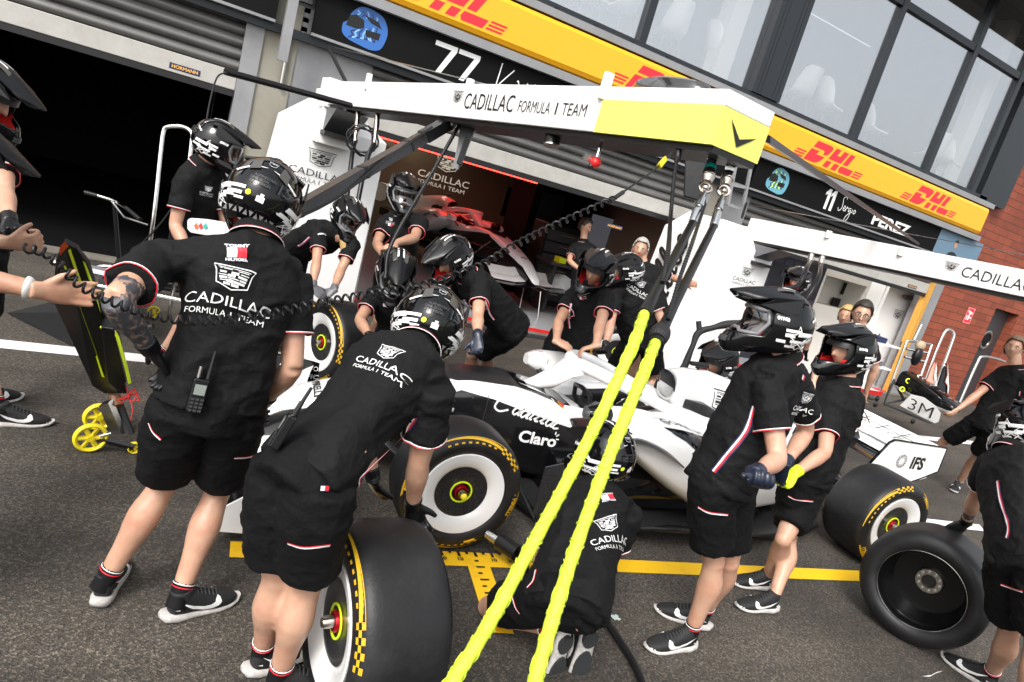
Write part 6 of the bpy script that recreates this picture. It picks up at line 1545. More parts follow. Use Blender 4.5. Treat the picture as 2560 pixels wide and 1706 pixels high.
# second gantry
gx=7.15
a_n=ax(2353,683,gx-.1); 
g2=empty('overhead_gantry',(gx,5,2.3),label='white overhead gantry boom running to the right edge of the picture',cat='gantry')
pn0=ax(2353,683,gx); pn1=ax(2353,620,gx); pf0=ax(1727,552,gx); pf1=ax(1722,500,gx)
yn_,yf_=pn0.y-1.6,7.2
lz=lambda y:(pf0.z+(pn0.z-pf0.z)*(pf0.y-y)/(pf0.y-pn0.y)); hz_=lambda y:(pf1.z+(pn1.z-pf1.z)*(pf1.y-y)/(pf1.y-pn1.y))
MB().hexa([V((gx,yn_,lz(yn_))),V((gx+.36,yn_,lz(yn_))),V((gx+.36,yf_,lz(yf_))),V((gx,yf_,lz(yf_))),V((gx,yn_,hz_(yn_))),V((gx+.36,yn_,hz_(yn_))),V((gx+.36,yf_,hz_(yf_))),V((gx,yf_,hz_(yf_)))]).build('boom_panel',M['white'],g2,bevel=.006)
MB().hexa([V((gx+.02,yn_,lz(yn_)-.03)),V((gx+.34,yn_,lz(yn_)-.03)),V((gx+.34,yf_,lz(yf_)-.03)),V((gx+.02,yf_,lz(yf_)-.03)),V((gx+.02,yn_,lz(yn_)-.002)),V((gx+.34,yn_,lz(yn_)-.002)),V((gx+.34,yf_,lz(yf_)-.002)),V((gx+.02,yf_,lz(yf_)-.002))]).build('boom_underside',M['black'],g2)
q=ax(2186,613,gx); sticker('boom_lettering',CREST,M['btxt'],(gx,q.y,q.z),(0,-1,0),(0,0,1),parent=g2,size=.075,off=.004)
qa,qb=ax(2212,622,gx),ax(2375,664,gx); sticker('boom_lettering',[textWH('CADILLAC',(qa-qb).length,.105,-.004)],M['btxt'],(qa+qb)/2,(0,-1,0),(0,0,1),parent=g2,size=1,off=.004)
q=ax(1775,530,gx); 
for (x,y) in ((2072,580),(1903,540)):
    q=ax(x,y,gx); MB().lathe([(-.04,.035),(.05,.035),(.052,.0001)],n=16,axis='Z',c=q).build('boom_knob',M['white'],g2)
# triangular braces between tower and boom
for tx,gg,xx,yy,zz in ((t1,g1,f0.x,7.5,f0.z),(t2,g2,gx,7.1,lz(7.1))):
    MB().prism([V((xx+.02,yy+.1,zz-.03)),V((xx+.02,yy-.55,zz-.03)),V((xx+.02,yy-.05,zz-.28))],(.32,0,0)).build('boom_brace',M['grey'],gg)
    MB().bb((xx-.0,yy-.3,zz-.3),(xx+.34,yy-.05,zz-.26)).build('brace_foot',M['black'],gg)
    MB().bb((xx-.02,yy-.05,zz-.4),(xx+.38,yy+.6,zz+.15)).build('boom_neck',M['panelwhite'],gg,bevel=.01)
# black box and steel frame behind the hose fittings
q=ad(1592,352,4.3); o=empty('speaker_box',q,label='black box hanging behind the hose fittings under the boom end',cat='box')
MB().hexa([ad(1570,452,4.3),ad(1622,468,4.3),ad(1622,468,4.6),ad(1572,452,4.6),ad(1575,340,4.3),ad(1630,352,4.3),ad(1630,352,4.6),ad(1577,340,4.6)]).build('box_case',M['satin'],o,bevel=.01)
MB().tube([ad(1600,346,4.45),ad(1602,325,4.45)],.02,n=8).build('box_bracket',M['dgrey'],o)
o=empty('steel_bracket_frame',ay(1715,430,8.0),label='grey steel ladder frame fixed beside the boom end fittings',cat='frame')
for l in ([(1692,372),(1672,470)],[(1726,380),(1706,482)],[(1692,372),(1726,380)],[(1682,425),(1716,432)],[(1672,470),(1706,482)]): MB().tube([ay(x,y,8.05) for x,y in l],(.03,.03),n=4).build('frame_bar',M['lgrey'],o)
# ---- main hoses: fittings, black hose, yellow sleeve
def fitting(par,pts,prof,m_,nm,hexn=None,n=18):
    a,b=pts; d=b-a; L=d.length
    mb=MB(); mb.tube([a+d*t for t,_ in prof],[r for _,r in prof],n=hexn or n); return mb.build(nm,m_,par,smooth=hexn is None,angle=40)
def hosepair(pts,label,teal=False):
    P=at_d(pts['p']); root=empty('air_hose',P[-1],label=label,cat='hose',group='yellow wrapped hoses hanging from the gantry')
    # pts: top, joint, fitting end, black end, yellow path...
    top,j,f,b=P[:4]
    hose('rubber_hose',[f,f+(b-f)*.5,b],.0185,M['satin'],parent=root)
    yel=[b]+P[4:]
    # wrapped sleeve: overlapping cloth turns
    yy,_=catmull([V(p) for p in yel],[(1,1)]*len(yel),14); mb=MB(); 
    n_=len(yy)
    rads=[]
    random.seed(len(label))
    for i in range(n_):
        ph=(i%4)/4; rads.append((.0192+.0018*ph+random.uniform(-.0012,.0012),.0176+.0018*ph+random.uniform(-.0012,.0012)))
    # keep smooth path but resample so each wrap has a lip
    mb.tube(yy,rads,n=20)
    o=mb.build('hose_sleeve',M['limepale'],root,smooth=True,angle=25)
    # diagonal fold lines on the sleeve
    fm=MB(); L_=0; 
    for i in range(2,n_-3,2):
        c=yy[i]; t=(yy[i+1]-yy[i-1]).normalized(); a=t.cross(V((0,0,1))).normalized(); b2=t.cross(a); ring=[]
        sg=1 if (i//2)%2 else -1; ph=random.uniform(0,6.28)
        for k_ in range(13):
            an=ph+k_*math.pi*1.5/12; q=c+(a*math.cos(an)+b2*math.sin(an))*(.0208)+t*(sg*.028*math.sin(an-ph)+.004*math.sin(3*an)); ring.append(q)
        fm.tube(ring,[.0005]+[.0018]*11+[.0005],n=6)
    f_=fm.build('sleeve_fold',M['limepale'],o,smooth=True)
    # black tail moulding
    hose('hose_boot',[b-(b-f).normalized()*.25,b-(b-f).normalized()*.12,b+(yel[1]-b).normalized()*.02],[.0185,.021,.027],M['satin'],parent=root,sub=0)
    if pts.get('bulge'):
        d=(b-f).normalized(); a=d.orthogonal().normalized(); b2=d.cross(a); rr=[]
        for t_,r_ in ((-.08,.02),(-.065,.031),(-.04,.036),(-.015,.034),(0,.027)):
            rr.append([b+d*t_+(a*math.cos(i*math.pi/20)+b2*math.sin(i*math.pi/20))*(r_*(1+.05*(i%2))) for i in range(40)])
        MB().rings(rr).build('gathered_cuff',M['strap'],root,smooth=True,angle=20)
    # metal coupling
    fitting(root,(top,j),[(0,.024),(.12,.024),(.121,.029),(.25,.029),(.251,.023),(.33,.023),(.331,.027),(.45,.027)],M['zinc'],'hex_fitting',6)
    if teal: fitting(root,(top+(j-top)*.46,top+(j-top)*.56),[(0,.028),(1,.028)],M['teal'],'teal_ring')
    fitting(root,(top,j),[(.56,.027),(.6,.031),(.64,.029),(.68,.032),(.72,.029),(.76,.033),(.80,.029),(.9,.024)],M['brass'],'coupling_sleeve')
    d=(j-top).normalized()
    s_=d.cross(CF).normalized()
    ringc=j+d*.01; rp=[ringc+(d*math.cos(i*math.pi/10)+s_*math.sin(i*math.pi/10))*.027 for i in range(20)]
    MB().tube(rp,.009,n=8,closed=True).ball(ringc,(.02,.02,.02),n=8).build('coupling_ring',M['brass'],root,smooth=True)
    fitting(root,(j+d*.03,f),[(0,.01),(.2,.011),(.21,.018),(.4,.018),(.41,.021),(.5,.021),(.51,.016),(.6,.018),(.62,.0195),(1,.0195)],M['zinc'],'hose_ferrule')
    cr=fitting(root,(f-(f-j)*.35,f),[(i/10,.0205+(.001 if i%2 else 0)) for i in range(11)],M['zinc'],'crimp_rings')
    return root
dN=CF.dot(at1(.96,.5,0)-EYE)
hosepair({'p':[(1642,345,dN),(1622,428,dN-.08),(1592,512,dN-.2),(1484,714,2.4),(1452,800,2.28),(1375,965,2.14),(1290,1130,2.0),(1205,1285,1.88),(1120,1440,1.77),(1040,1565,1.68),(975,1670,1.6)]},'thick lime wrapped air hose on the left of the pair hanging from the boom end',True)
hosepair({'p':[(1688,350,dN+.05),(1664,435,dN),(1640,520,dN-.12),(1510,780,2.36),(1478,860,2.24),(1420,1000,2.1),(1362,1150,1.98),(1312,1290,1.88),(1268,1430,1.79),(1228,1570,1.7),(1200,1690,1.62)],'bulge':True},'thick lime wrapped air hose with gathered black cuff on the right of the pair')
# ribbed conduits
def conduit(pts,r,label):
    P=spline(at_d(pts),40); rr=[r*(1.12 if (i%3)==0 else .92) for i in range(len(P))]; o=MB().tube(P,rr,n=12).build('ribbed_conduit',M['satin'],smooth=True,angle=20); tag(o,label,'conduit','ribbed conduits'); return o
conduit([(1558,345,dN-.05),(1548,420,dN-.12),(1541,500,dN-.22),(1535,580,2.6),(1522,650,2.45)],.0095,'ribbed black conduit hanging straight from a red tipped plug under the boom')
conduit([(1620,470,dN-.1),(1590,560,2.62),(1562,640,2.5),(1535,735,2.38)],.008,'ribbed black conduit running down between the two thick hoses')
tag(MB().tube(at_d([(1562,330,dN-.05),(1556,370,dN-.06)]),.016,n=12).build('plug',M['black'],smooth=True),'black cylindrical plug with red tip under the boom end','plug')
# coiled cable
def coil(pts,label,r=.0108,wire=.0036,turns=26):
    P=spline(at_d(pts),30); L=[0]
    for a,b in zip(P,P[1:]): L.append(L[-1]+(b-a).length)
    tot=L[-1]; out=[]; j=0; prev=None; ph=0; ss=[]; s=0
    while s<tot:
        ss.append((s,ph)); pit=.024+.026*max(0,(s/tot-.45)/.55); s+=pit/12; ph+=math.pi/6
    N=len(ss)-1
    for i in range(N+1):
        s,an0=ss[i]
        while j<len(L)-2 and L[j+1]<s: j+=1
        t=(s-L[j])/max(1e-9,L[j+1]-L[j]); p=P[j].lerp(P[j+1],t); d=(P[j+1]-P[j]).normalized()
        a=d.orthogonal() if prev is None else prev-d*prev.dot(d); a.normalize(); prev=a; b=d.cross(a); an=an0
        out.append(p+(a*math.cos(an)+b*math.sin(an))*r)
    o=MB().tube(out,wire,n=6).build('coiled_cable',M['satin'],smooth=True); tag(o,label,'cable'); return o
cc=coil([(55,570,1.66),(110,585,1.66),(180,652,1.68),(250,690,1.7),(340,722,1.72),(430,737,1.74),(520,735,1.76),(620,722,1.8),(720,700,1.85),(830,680,1.92),(940,662,2.0),(1040,635,2.08),(1110,607,2.16),(1190,560,2.28),(1270,520,2.42),(1350,484,2.56),(1412,456,2.68)],'black coiled cable sagging from the hands at left to the yellow tag')
o=hose('lead_wire',at_d([(1412,456,2.68),(1424,447,2.7),(1470,415,2.78),(1512,384,2.86),(1545,350,2.92)]),.004,M['satin'],parent=None,label='thin black lead from the coiled cable up to the boom',cat='cable')
MB().tube(at_d([(1402,462,2.66),(1432,442,2.71)]),.009,n=10).build('strain_relief',M['black'],o,smooth=True)
yt=at_d([(1514,383,2.86),(1528,366,2.88)]); MB().tube(yt,(.02,.012),n=4).build('yellow_tag',M['wheelyellow'],o)
# the short handle held in the upper hand
# red ball gadget and can under the boom
def hang(name,pts,label,cat,parts):
    o=empty(name,pts[0],label=label,cat=cat)
    for nm,mb,mt in parts: mb.build(nm,mt,o,smooth=True,angle=40)
    return o
d_=CF.dot(at1(boom_t(1380),.5,0)-EYE); A,B=ad(1385,322,d_),ad(1372,362,d_)
hang('sensor_head',[A],'small red ball sensor on a chrome rod under the boom','sensor',[('rod',MB().tube([A,B],.011,n=12),M['chrome']),('ball',MB().ball(ad(1368,374,d_),.032,n=10),M['red']),('plate',MB().box(ad(1350,363,d_),(.06,.02,.035)),M['steel']),('cap',MB().tube([ad(1362,372,d_),ad(1357,384,d_)],.016,n=12),M['black'])])
d_=CF.dot(at1(boom_t(1270),.5,0)-EYE); A,B=ad(1275,292,d_),ad(1267,333,d_)
hang('lamp_can',[A],'black lamp can hanging under the middle of the white boom','lamp',[('can',MB().tube([A,B],.05,n=20),M['satin']),('can_rim',MB().tube([B,B+(B-A).normalized()*.008],.052,n=20),M['steel'])])
d_=CF.dot(at1(boom_t(800),.5,0)-EYE)
A,B=ad(801,232,d_),ad(796,258,d_); hang('lamp_can',[A],'black lamp can under the tower end of the white boom','lamp',[('can',MB().tube([A,B],.04,n=20),M['satin'])])
# black boom arm and rod
d_=CF.dot(at1(boom_t(1030),.5,0)-EYE); A=ad(1030,283,d_); B=ad(720,462,4.1); C=ad(560,553,3.5)
def bar(name,A,B,w_,h_,mt,label,cat,more=()):
    o=empty(name,A,label=label,cat=cat); 
    MB().tube([A,B],(w_,h_),n=4).build('arm_beam',mt,o); 
    for nm,mb,m_ in more: mb.build(nm,m_,o,smooth=True)
    return o
dd=(C-A).normalized(); sN=V((0,0,1)).cross(dd).normalized()
bo=bar('support_arm',A,C,.052,.045,M['carbon'],'long black carbon arm slanting down from the boom behind the big helmet','arm',
 [('arm_end',MB().tube([A+dd*-.03,A+dd*.35],(.06,.05),n=4),M['satin']),('joint',MB().ball(A+V((.02,0,.0)),.05,n=8).tube([A,A+V((0,0,.12))],.02,n=10),M['steel']),
  ('arm_cable',MB().tube([A+dd*.3+V((0,-.06,.06)),A+dd*.8+V((0,-.07,.02)),A+dd*1.4+V((0,-.06,-.06)),A+dd*2.1+V((0,-.07,.02)),A+dd*2.6+V((0,-.07,.05))],.009,n=8,sub=6),M['satin'])])
MB().bb((-.02,-.02,-.03),(.02,.02,.03))
for t_ in (.25,.5,.8): MB().tube([A+(C-A)*t_,A+(C-A)*(t_+.012)],(.056,.049),n=4).build('arm_strap',M['black'],bo)
A=ad(1070,262,d_); B=ad(900,560,4.7)
o=hose('gun_rod',[A,A+(B-A)*.5,B,ad(885,640,4.65)],.014,M['satin'],'slim black rod slanting from the boom down to the crouching crew','rod'); o['category']='rod'
A=ad(1085,262,d_); 
o=empty('screen_arm',A,label='grey screen folded down under the middle of the boom',cat='screen')
MB().prism([ad(1062,262,d_),ad(1092,272,d_),ad(1090,300,d_),ad(1052,390,d_),ad(1040,385,d_),ad(1052,330,d_)],(.02,.03,0)).build('screen_bracket',M['grey'],o)
MB().tube([ad(1078,310,d_-.05),ad(1055,378,d_-.05)],(.055,.02),n=4).build('screen_case',M['dgrey'],o)
# left long tube with cable
A=ad(806,243,5.6); B=ad(518,165,4.6)
o=empty('marker_pole',A,label='long black pole reaching left from the boom with a cable trailing from its tip',cat='pole'); MB().tube([A,B],.024,n=14).build('pole_tube',M['satin'],o,smooth=True)
hose('trailing_cable',[B+V((.01,0,0)),ad(498,180,4.6),ad(480,245,4.6),ad(466,330,4.6),ad(440,400,4.6),ad(380,500,4.6),ad(300,585,4.6),ad(235,640,4.6)],.006,M['satin'],'thin black cable trailing from the pole tip past the helmeted man at left','cable')
# twin hoses with coiled slack by the left tower
for (xa,ya,xb,yb,lb) in ((823,252,798,450,'black hose on the left of the pair by the left tower'),(868,256,825,450,'black hose on the right of the pair by the left tower')):
    r=empty('hanging_hose',ad(xa,ya,5.4),label=lb,cat='hose')
    dh_=CF.dot(at1(boom_t(xa),.5,0)-EYE); P=at_d([(xa,ya,dh_),(xa-3,ya+35,dh_-.05),(xa-8,ya+75,dh_-.1),((xa+xb)/2-2,(ya+yb)/2+10,dh_-.2),(xb,yb,dh_-.3),(xb-20,yb+120,dh_-.35)])
    MB().tube(P[2:],.021,n=10,sub=6).build('rubber_hose',M['satin'],r,smooth=True); MB().tube(P[:3],[.022,.026,.016],n=10).build('hose_coupling',M['brass'],r,smooth=True)
lp=[]
c=ad(832,322,CF.dot(at1(boom_t(832),.5,0)-EYE)-.2)
for i in range(73):
    a=i*math.pi/9; rr=.115+.02*math.sin(i*.9); lp.append(c+CR*(rr*math.cos(a)*(1+.1*math.sin(i*.21)))+CD*(rr*1.05*math.sin(a))+CF*(.03*math.sin(i*.37)))
tag(MB().tube(lp,.0075,n=8).build('cable_coil',M['satin'],smooth=True),'bundle of looped black cable tied to the hoses by the left tower','cable')
# hoses under the second gantry
for (pts,lb) in (([(1865,584,6.6),(1862,600,6.6),(1852,620,6.1),(1835,655,6.0),(1800,665,5.9)],'black hose under the second gantry on the left'),([(1890,589,6.6),(1887,606,6.6),(1880,640,6.1),(1850,690,6.0),(1810,700,5.9)],'black hose under the second gantry on the right')):
    r=empty('hanging_hose',ad(*pts[0]),label=lb,cat='hose'); P=at_d(pts); MB().tube(P[1:],.02,n=10,sub=6).build('rubber_hose',M['satin'],r,smooth=True); MB().tube(P[:2],[.025,.03],n=10).build('hose_coupling',M['brass'],r,smooth=True)
# boom stay wires and dark brace on the right
tag(MB().tube([ad(1762,318,3.4),ay(2110,560,7.3)],(.035,.02),n=4).build('gantry_strut',M['satin']),'flat black strut rising from the second gantry across the yellow sign','strut')
tag(MB().tube([ay(755,105,8.0),at1(.62,.5,1.02)],.004,n=6).build('stay_wire',M['steel']),'thin stay wire from the black post to the top of the first boom','wire')
tag(MB().tube([at1(.01,.5,1.0),ay(756,112,8.0)],.02,n=8).build('stay_post',M['black']),'short black post standing on the tower end of the first boom','post')
tag(MB().tube([ay(1715,468,8.0),ax(1705,500,gx+.2)],.02,n=8).build('stay_post',M['black']),'short black post standing on the tower end of the second boom','post')
tag(MB().tube([ay(1718,470,8.0),ax(2353,660,gx+.2)+V((0,0,.3))],.004,n=6).build('stay_wire',M['steel']),'thin stay wire over the second boom','wire')
# ---- sleeve hose clipped to the second tower
o=empty('service_hose',ad(1640,745,5.6),label='thick black sleeved hose looping from a hook on the second tower to the car',cat='hose')
MB().tube(at_d([(1712,742,5.7),(1670,746,5.7),(1640,753,5.7),(1605,765,5.7),(1590,800,5.6),(1568,850,5.5),(1530,885,5.4)]),[.026,.034,.024,.03,.022,.03,.03],n=12,sub=6).build('hose_sleeve',M['strap'],o,smooth=True)
MB().tube(at_d([(1608,768,5.7),(1605,738,5.7)]),.024,n=10).build('hose_end',M['strap'],o,smooth=True)
MB().tube(at_d([(1600,775,5.65),(1575,830,5.6),(1562,868,5.5),(1555,890,5.4)]),.02,n=10,sub=5).build('hose_branch',M['strap'],o,smooth=True)
# ---- hose on the ground near the kneeling man
hose('air_hose',[gz(1368,1378,.12),gz(1395,1430,.05),gz(1425,1475,.03),gz(1450,1515,.03),gz(1475,1568,.03),gz(1500,1650,.03)],[.018]*6,M['satin'],'black hose trailing on the asphalt to the lower edge','hose')
# ---- wheel gun in the kneeling man's hand
gp=A3.wrL; wgd=V((-.35,.6,0)).normalized()
o=empty('wheel_gun',gp,label='black wheel gun in the hand of the kneeling crew member',cat='wheel gun')
MB().tube([gp+V((-.02,.02,-.03)),gp+wgd*.16+V((0,0,-.03))],.045,n=16).tube([gp,gp+V((.05,-.02,-.14))],.022,n=10).build('gun_body',M['satin'],o,smooth=True); MB().tube([gp+wgd*.16+V((0,0,-.03)),gp+wgd*.24+V((0,0,-.03))],.03,n=16).build('gun_socket',M['steel'],o,smooth=True)
# ---- radios
def radio(name,c,up,back,label,s=1):
    """c: centre, up: antenna direction, back: out of the body"""
    up=V(up).normalized(); n=V(back).normalized(); n=(n-up*n.dot(up)).normalized(); r=up.cross(n); Mx=Matrix(((r.x,n.x,up.x),(r.y,n.y,up.y),(r.z,n.z,up.z)))
    o=empty(name,c,label=label,cat='radio'); B=lambda nm,a,d,mt,bv_=0:MB().box(V(c)+Mx@V(a),d,rot=Mx).build(nm,mt,o,bevel=bv_)
    B('radio_case',(0,0,0),(.052,.03,.115),M['satin'],.005); B('radio_screen',(0,.018,.022),(.036,.002,.036),mat('radio display',(.22,.24,.22),.2))
    k_=MB()
    for i in range(3):
        for j in range(4): k_.box(V(c)+Mx@V(((i-1)*.015,.018,-.012-j*.013)),(.011,.003,.008),rot=Mx)
    q=k_.build('keypad',M['dgrey'],o)
    MB().tube([V(c)+Mx@V((.018,0,.06)),V(c)+Mx@V((.018,0,.10)),V(c)+Mx@V((.018,0,.16))],[.008,.007,.005],n=10).build('antenna',M['black'],o,smooth=True)
    MB().tube([V(c)+Mx@V((-.012,0,.06)),V(c)+Mx@V((-.012,0,.1))],.008,n=10).build('radio_knob',M['steel'],o,smooth=True); return o
a_,n_=on_surface(A1.bv,452,905)
if a_ is None: a_,n_=on_surface(A1.bs,452,905)
if a_ is not None: radio('walkie_talkie',a_+V((0,0,0))+n_*.022,A1.up,n_,'black radio clipped to the waistband of the large crew member at left')
a_=ad(652,990,2.05); radio('walkie_talkie',a_,(ad(690,930,2.05)-a_),CR*-1-CF*.25,'black radio with long antenna on the hip of the bending crew member')
# ---- left: jack with striped paddle
FJ=[]
gb=gz(255,985,.12)
tp=[(148,558),(176,572),(205,610),(282,870),(292,905),(240,905),(212,888),(175,800),(120,690),(128,600)]
PD=lambda x,y:3.0+.9*(y-560)/345
o=empty('front_jack',V((gb.x,gb.y,0)),label='black front jack with lime stripes and an orange tip on yellow wheels',cat='jack')
poly=[ad(x,y,PD(x,y)) for x,y in tp]; nrm=(poly[2]-poly[0]).cross(poly[6]-poly[0]).normalized()
MB().prism(poly,nrm*.03 if nrm.dot(CF)>0 else nrm*-.03).build('jack_paddle',M['satin'],o,bevel=.004)
def onp(pts,mt,nm,dz=.004): 
    MB().add([ad(x,y,PD(x,y)-dz-.018) for x,y in pts],[tuple(range(len(pts)))]).build(nm,mt,o)
onp([(138,566),(148,556),(158,566),(146,578),(139,588),(136,576)],M['orange'],'tip_tape',.008)
for pts in ([(156,576),(162,572),(228,768),(222,768)],[(190,600),(196,604),(214,650),(250,780),(244,782),(208,656)],[(146,612),(150,610),(190,700),(240,868),(234,866),(184,702)]):
    onp(pts,M['lime'],'paddle_stripe',.006)
box=[(232,752),(262,758),(290,880),(270,900),(248,880)]
q=[ad(x,y,PD(x,y)-.12) for x,y in box]; MB().prism(q,nrm*.1 if nrm.dot(CF)>0 else nrm*-.1).build('jack_box',M['satin'],o,bevel=.006)
MB().tube([ad(232,752,3.42),ad(260,757,3.42),ad(270,775,3.44),ad(290,845,3.6),ad(298,880,3.68)],.008,n=8).build('jack_trim',M['lime'],o,smooth=True)
MB().tube([ad(262,905,3.95),ad(270,935,3.92)],.03,n=12).build('jack_neck',mat('rust brown',(.16,.07,.03),.5),o,smooth=True)
MB().tube([ad(243,925,3.85),ad(278,1010,3.95)],(.045,.02),n=4).build('jack_plate',M['steel'],o)
MB().tube([ad(265,915,3.98),ad(300,1005,3.98),ad(330,1010,3.98)],.03,n=8).build('jack_frame',M['black'],o,smooth=True)
def caster(x,y,r_,wdt,par,holes=True,z=None):
    c=gz(x,y,r_); ax_=V((.25,-.97,0)).normalized()
    a=ax_.cross(V((0,0,1))).normalized(); b2=V((0,0,1))
    w_=MB(); w_.tube([c+(a*math.cos(i*math.pi/16)+b2*math.sin(i*math.pi/16))*r_*.86 for i in range(32)],(wdt,r_*.14),n=10,closed=True,ref=ax_)
    w_.tube([c-ax_*wdt,c+ax_*wdt],r_*.22,n=16)
    for i in range(6): w_.tube([c+(a*math.cos(i*math.pi/3)+b2*math.sin(i*math.pi/3))*r_*.2,c+(a*math.cos(i*math.pi/3)+b2*math.sin(i*math.pi/3))*r_*.8],(r_*.16,wdt*.5),n=8)
    return w_.build('jack_wheel',M['wheelyellow'],par,smooth=True)
caster(208,1006,.085,.018,o); caster(228,958,.085,.018,o); caster(308,1029,.035,.014,o); caster(353,717,.05,.018,o) if False else None
MB().tube([gz(225,1008,.07),gz(308,1028,.04)],(.02,.03),n=6).build('jack_axle_arm',M['black'],o,smooth=True)
MB().tube([gz(228,1002,.1),gz(255,995,.12)],.008,n=8).build('jack_rod',M['chrome'],o,smooth=True)
rc=ad(292,905,3.8); 
random.seed(3)
for k_ in range(5):
    pp=[rc+CR*random.uniform(-.05,.07)+CD*random.uniform(-.04,.05)+CF*random.uniform(-.02,.02) for _ in range(4)]; MB().tube(pp,.003,n=6,sub=5).build('red_tether',M['red'],o,smooth=True)
MB().tube([rc,rc+CD*.08+CR*.03,rc+CD*.15+CR*.02],.003,n=6,sub=4).build('red_tether',M['red'],o,smooth=True)
# ---- trolley with chrome rails behind
o=empty('equipment_trolley',gz(300,700,0),label='black trolley with chrome hand rails and a yellow caster before the dark doorway',cat='trolley')
a,b,c_,d=ad(210,612,5.3),ad(330,632,5.4),ad(460,668,5.5),ad(460,700,5.0)
MB().tube([ad(345,622,5.9),ad(230,612,5.9),ad(218,630,5.7),ad(205,640,5.2),ad(215,655,5.1),ad(355,678,5.1),ad(460,700,5.1)],.017,n=10,sub=4).build('hand_rail',M['chrome'],o,smooth=True)
MB().hexa([ad(225,690,5.15),ad(345,705,5.15),ad(345,690,5.9),ad(240,670,5.9),ad(222,652,5.15),ad(345,674,5.15),ad(345,640,5.9),ad(235,622,5.9)]).build('trolley_body',M['dgrey'],o,bevel=.01)
MB().tube([ad(310,752,5.1),ad(352,750,5.1)],.02,n=8).build('trolley_axle',M['black'],o); w_=caster(353,717,.055,.02,o)
# mesh strip, wedge mat
tag(MB().tube(at_d([(125,600,4.6),(255,628,4.7)]),(.03,.008),n=4).build('grate_strip',mat('mesh grey',(.2,.2,.21),.4,.5)),'thin grey mesh strip reaching out behind the striped paddle','strip')
w3_=[gz(15,722,0),gz(150,712,0),gz(300,742,0),gz(170,800,0)]
tag(MB().add([tuple(p+V((0,0,.01))) for p in w3_[:1]]+[tuple(w3_[1]+V((0,0,.10))),tuple(w3_[2]+V((0,0,.10))),tuple(w3_[3]+V((0,0,.012)))]+[tuple(w3_[1]),tuple(w3_[2])],[(0,3,2,1),(1,2,5,4),(0,1,4),(3,5,2)]).build('rubber_wedge',M['carbon']),'black rubber wedge ramp on the asphalt left of the striped jack','ramp')
# chrome hoop
pts=at_d([(352,505,5.7),(368,360,5.7),(375,305,5.7),(385,292,5.7),(420,292,5.7),(440,305,5.7),(440,330,5.7),(430,420,5.7),(425,505,5.7)])
zb=[V((p.x,p.y,.02)) for p in (pts[0],pts[-1])]
tag(MB().tube([zb[0]]+pts+[zb[1]],.017,n=10,sub=4).build('chrome_hoop',M['chrome'],smooth=True),'tall chrome hoop standing behind the man in goggles at left','rail')
# handlebar scooter
o=empty('pit_scooter',gz(300,640,0),label='scooter with silver handlebar and black grips in the dark doorway',cat='scooter')
hb=at_d([(195,442,6.2),(225,450,6.2),(262,462,6.2),(290,478,6.1),(322,505,6.0)])
MB().tube(hb[1:4],.014,n=10,sub=3).build('handlebar',M['chrome'],o,smooth=True)
for a,b in ((hb[0],hb[1]),(hb[3],hb[4])): MB().tube([a,b],.018,n=10).build('grip',M['black'],o,smooth=True)
MB().tube([hb[2],hb[2]+V((.12,0,-.6)),V((hb[2].x+.2,hb[2].y,.1))],.02,n=10).build('stem',M['satin'],o,smooth=True)
MB().tube([hb[2]+V((-.02,-.03,0)),hb[2]+V((.1,-.06,-.12)),hb[2]+V((.3,-.05,-.15))],.01,n=8).build('brake_lever',M['steel'],o,smooth=True)
MB().tube([V((hb[2].x+.2+.0*math.cos(0),hb[2].y+.1*math.cos(i*math.pi/10),.11+.1*math.sin(i*math.pi/10))) for i in range(20)],.02,n=8,closed=True).build('front_wheel',M['black'],o,smooth=True)
MB().bb((hb[2].x+.2,hb[2].y-.08,.09),(hb[2].x+1.0,hb[2].y+.08,.13)).build('deck',M['satin'],o,bevel=.01)
# white rounded nose box near the goggled man
cN=ad(478,523,4.4); o=empty('nose_cover',cN,label='white rounded cover with a coloured leaf mark behind the big back',cat='cover')
MB().rings([[cN+CR*(dx+xx)+CD*(yy+.12*dx)+CF*zz for xx,yy,zz in [(0,-.045*s_,-.06),(0,-.06*s_,.05),(0,.05*s_,.05),(0,.06*s_,-.06)]] for dx,s_ in ((-.11,.5),(-.09,.9),(0,1.0),(.1,.9),(.2,.8))]).build('cover_shell',M['white'],o,bevel=.01)
for i,mt in enumerate((M['orange'],M['red'],M['teal'])):
    q=cN+CR*(-.06+.03*i)+CD*(.0)+CF*(-.072); MB().add([q,q+CR*.02+CD*-.02,q+CR*.03+CD*.01,q+CR*.012+CD*.025],[(0,1,2,3)]).build('leaf_mark',mt,o)
# ---- right: nose cone with endplate on a trolley, racks
o=empty('nose_assembly',gz(2130,1000,0),label='spare white and black nose cone on a trolley by the brick wall',cat='nose cone')
N0=ad(2045,870,11.2); N1=ad(2185,960,9.6)
a=V((10.9,7.0,0)); 
def nose_sec(c,d,hw,h0,h1,n=16):
    s=d.cross(V((0,0,1))).normalized(); r=[]
    for j in range(n):
        t=2*math.pi*j/n; r.append(c+s*(hw*math.copysign(abs(math.cos(t))**.6,math.cos(t)))+V((0,0,(h0+h1)/2+(h1-h0)/2*math.copysign(abs(math.sin(t))**.6,math.sin(t)))))
    return r
gA=ad(2086,878,10.6); gB=ad(2198,945,9.6); d=(gB-gA); dz=V((0,0,1))
dh=V((d.x,d.y,0)).normalized()
secs=[]
for t,hw,hh in ((0,.2,.17),(.35,.18,.16),(.7,.14,.12),(.95,.1,.07),(1.0,.05,.03)): c=gA+d*t; secs.append(nose_sec(c,dh,hw,-hh,hh))
nz=MB().rings(secs); ob=nz.build('nose_cone',None,o,smooth=True,angle=50); ob.data.materials.append(M['gloss']); ob.data.materials.append(M['carwhite'])
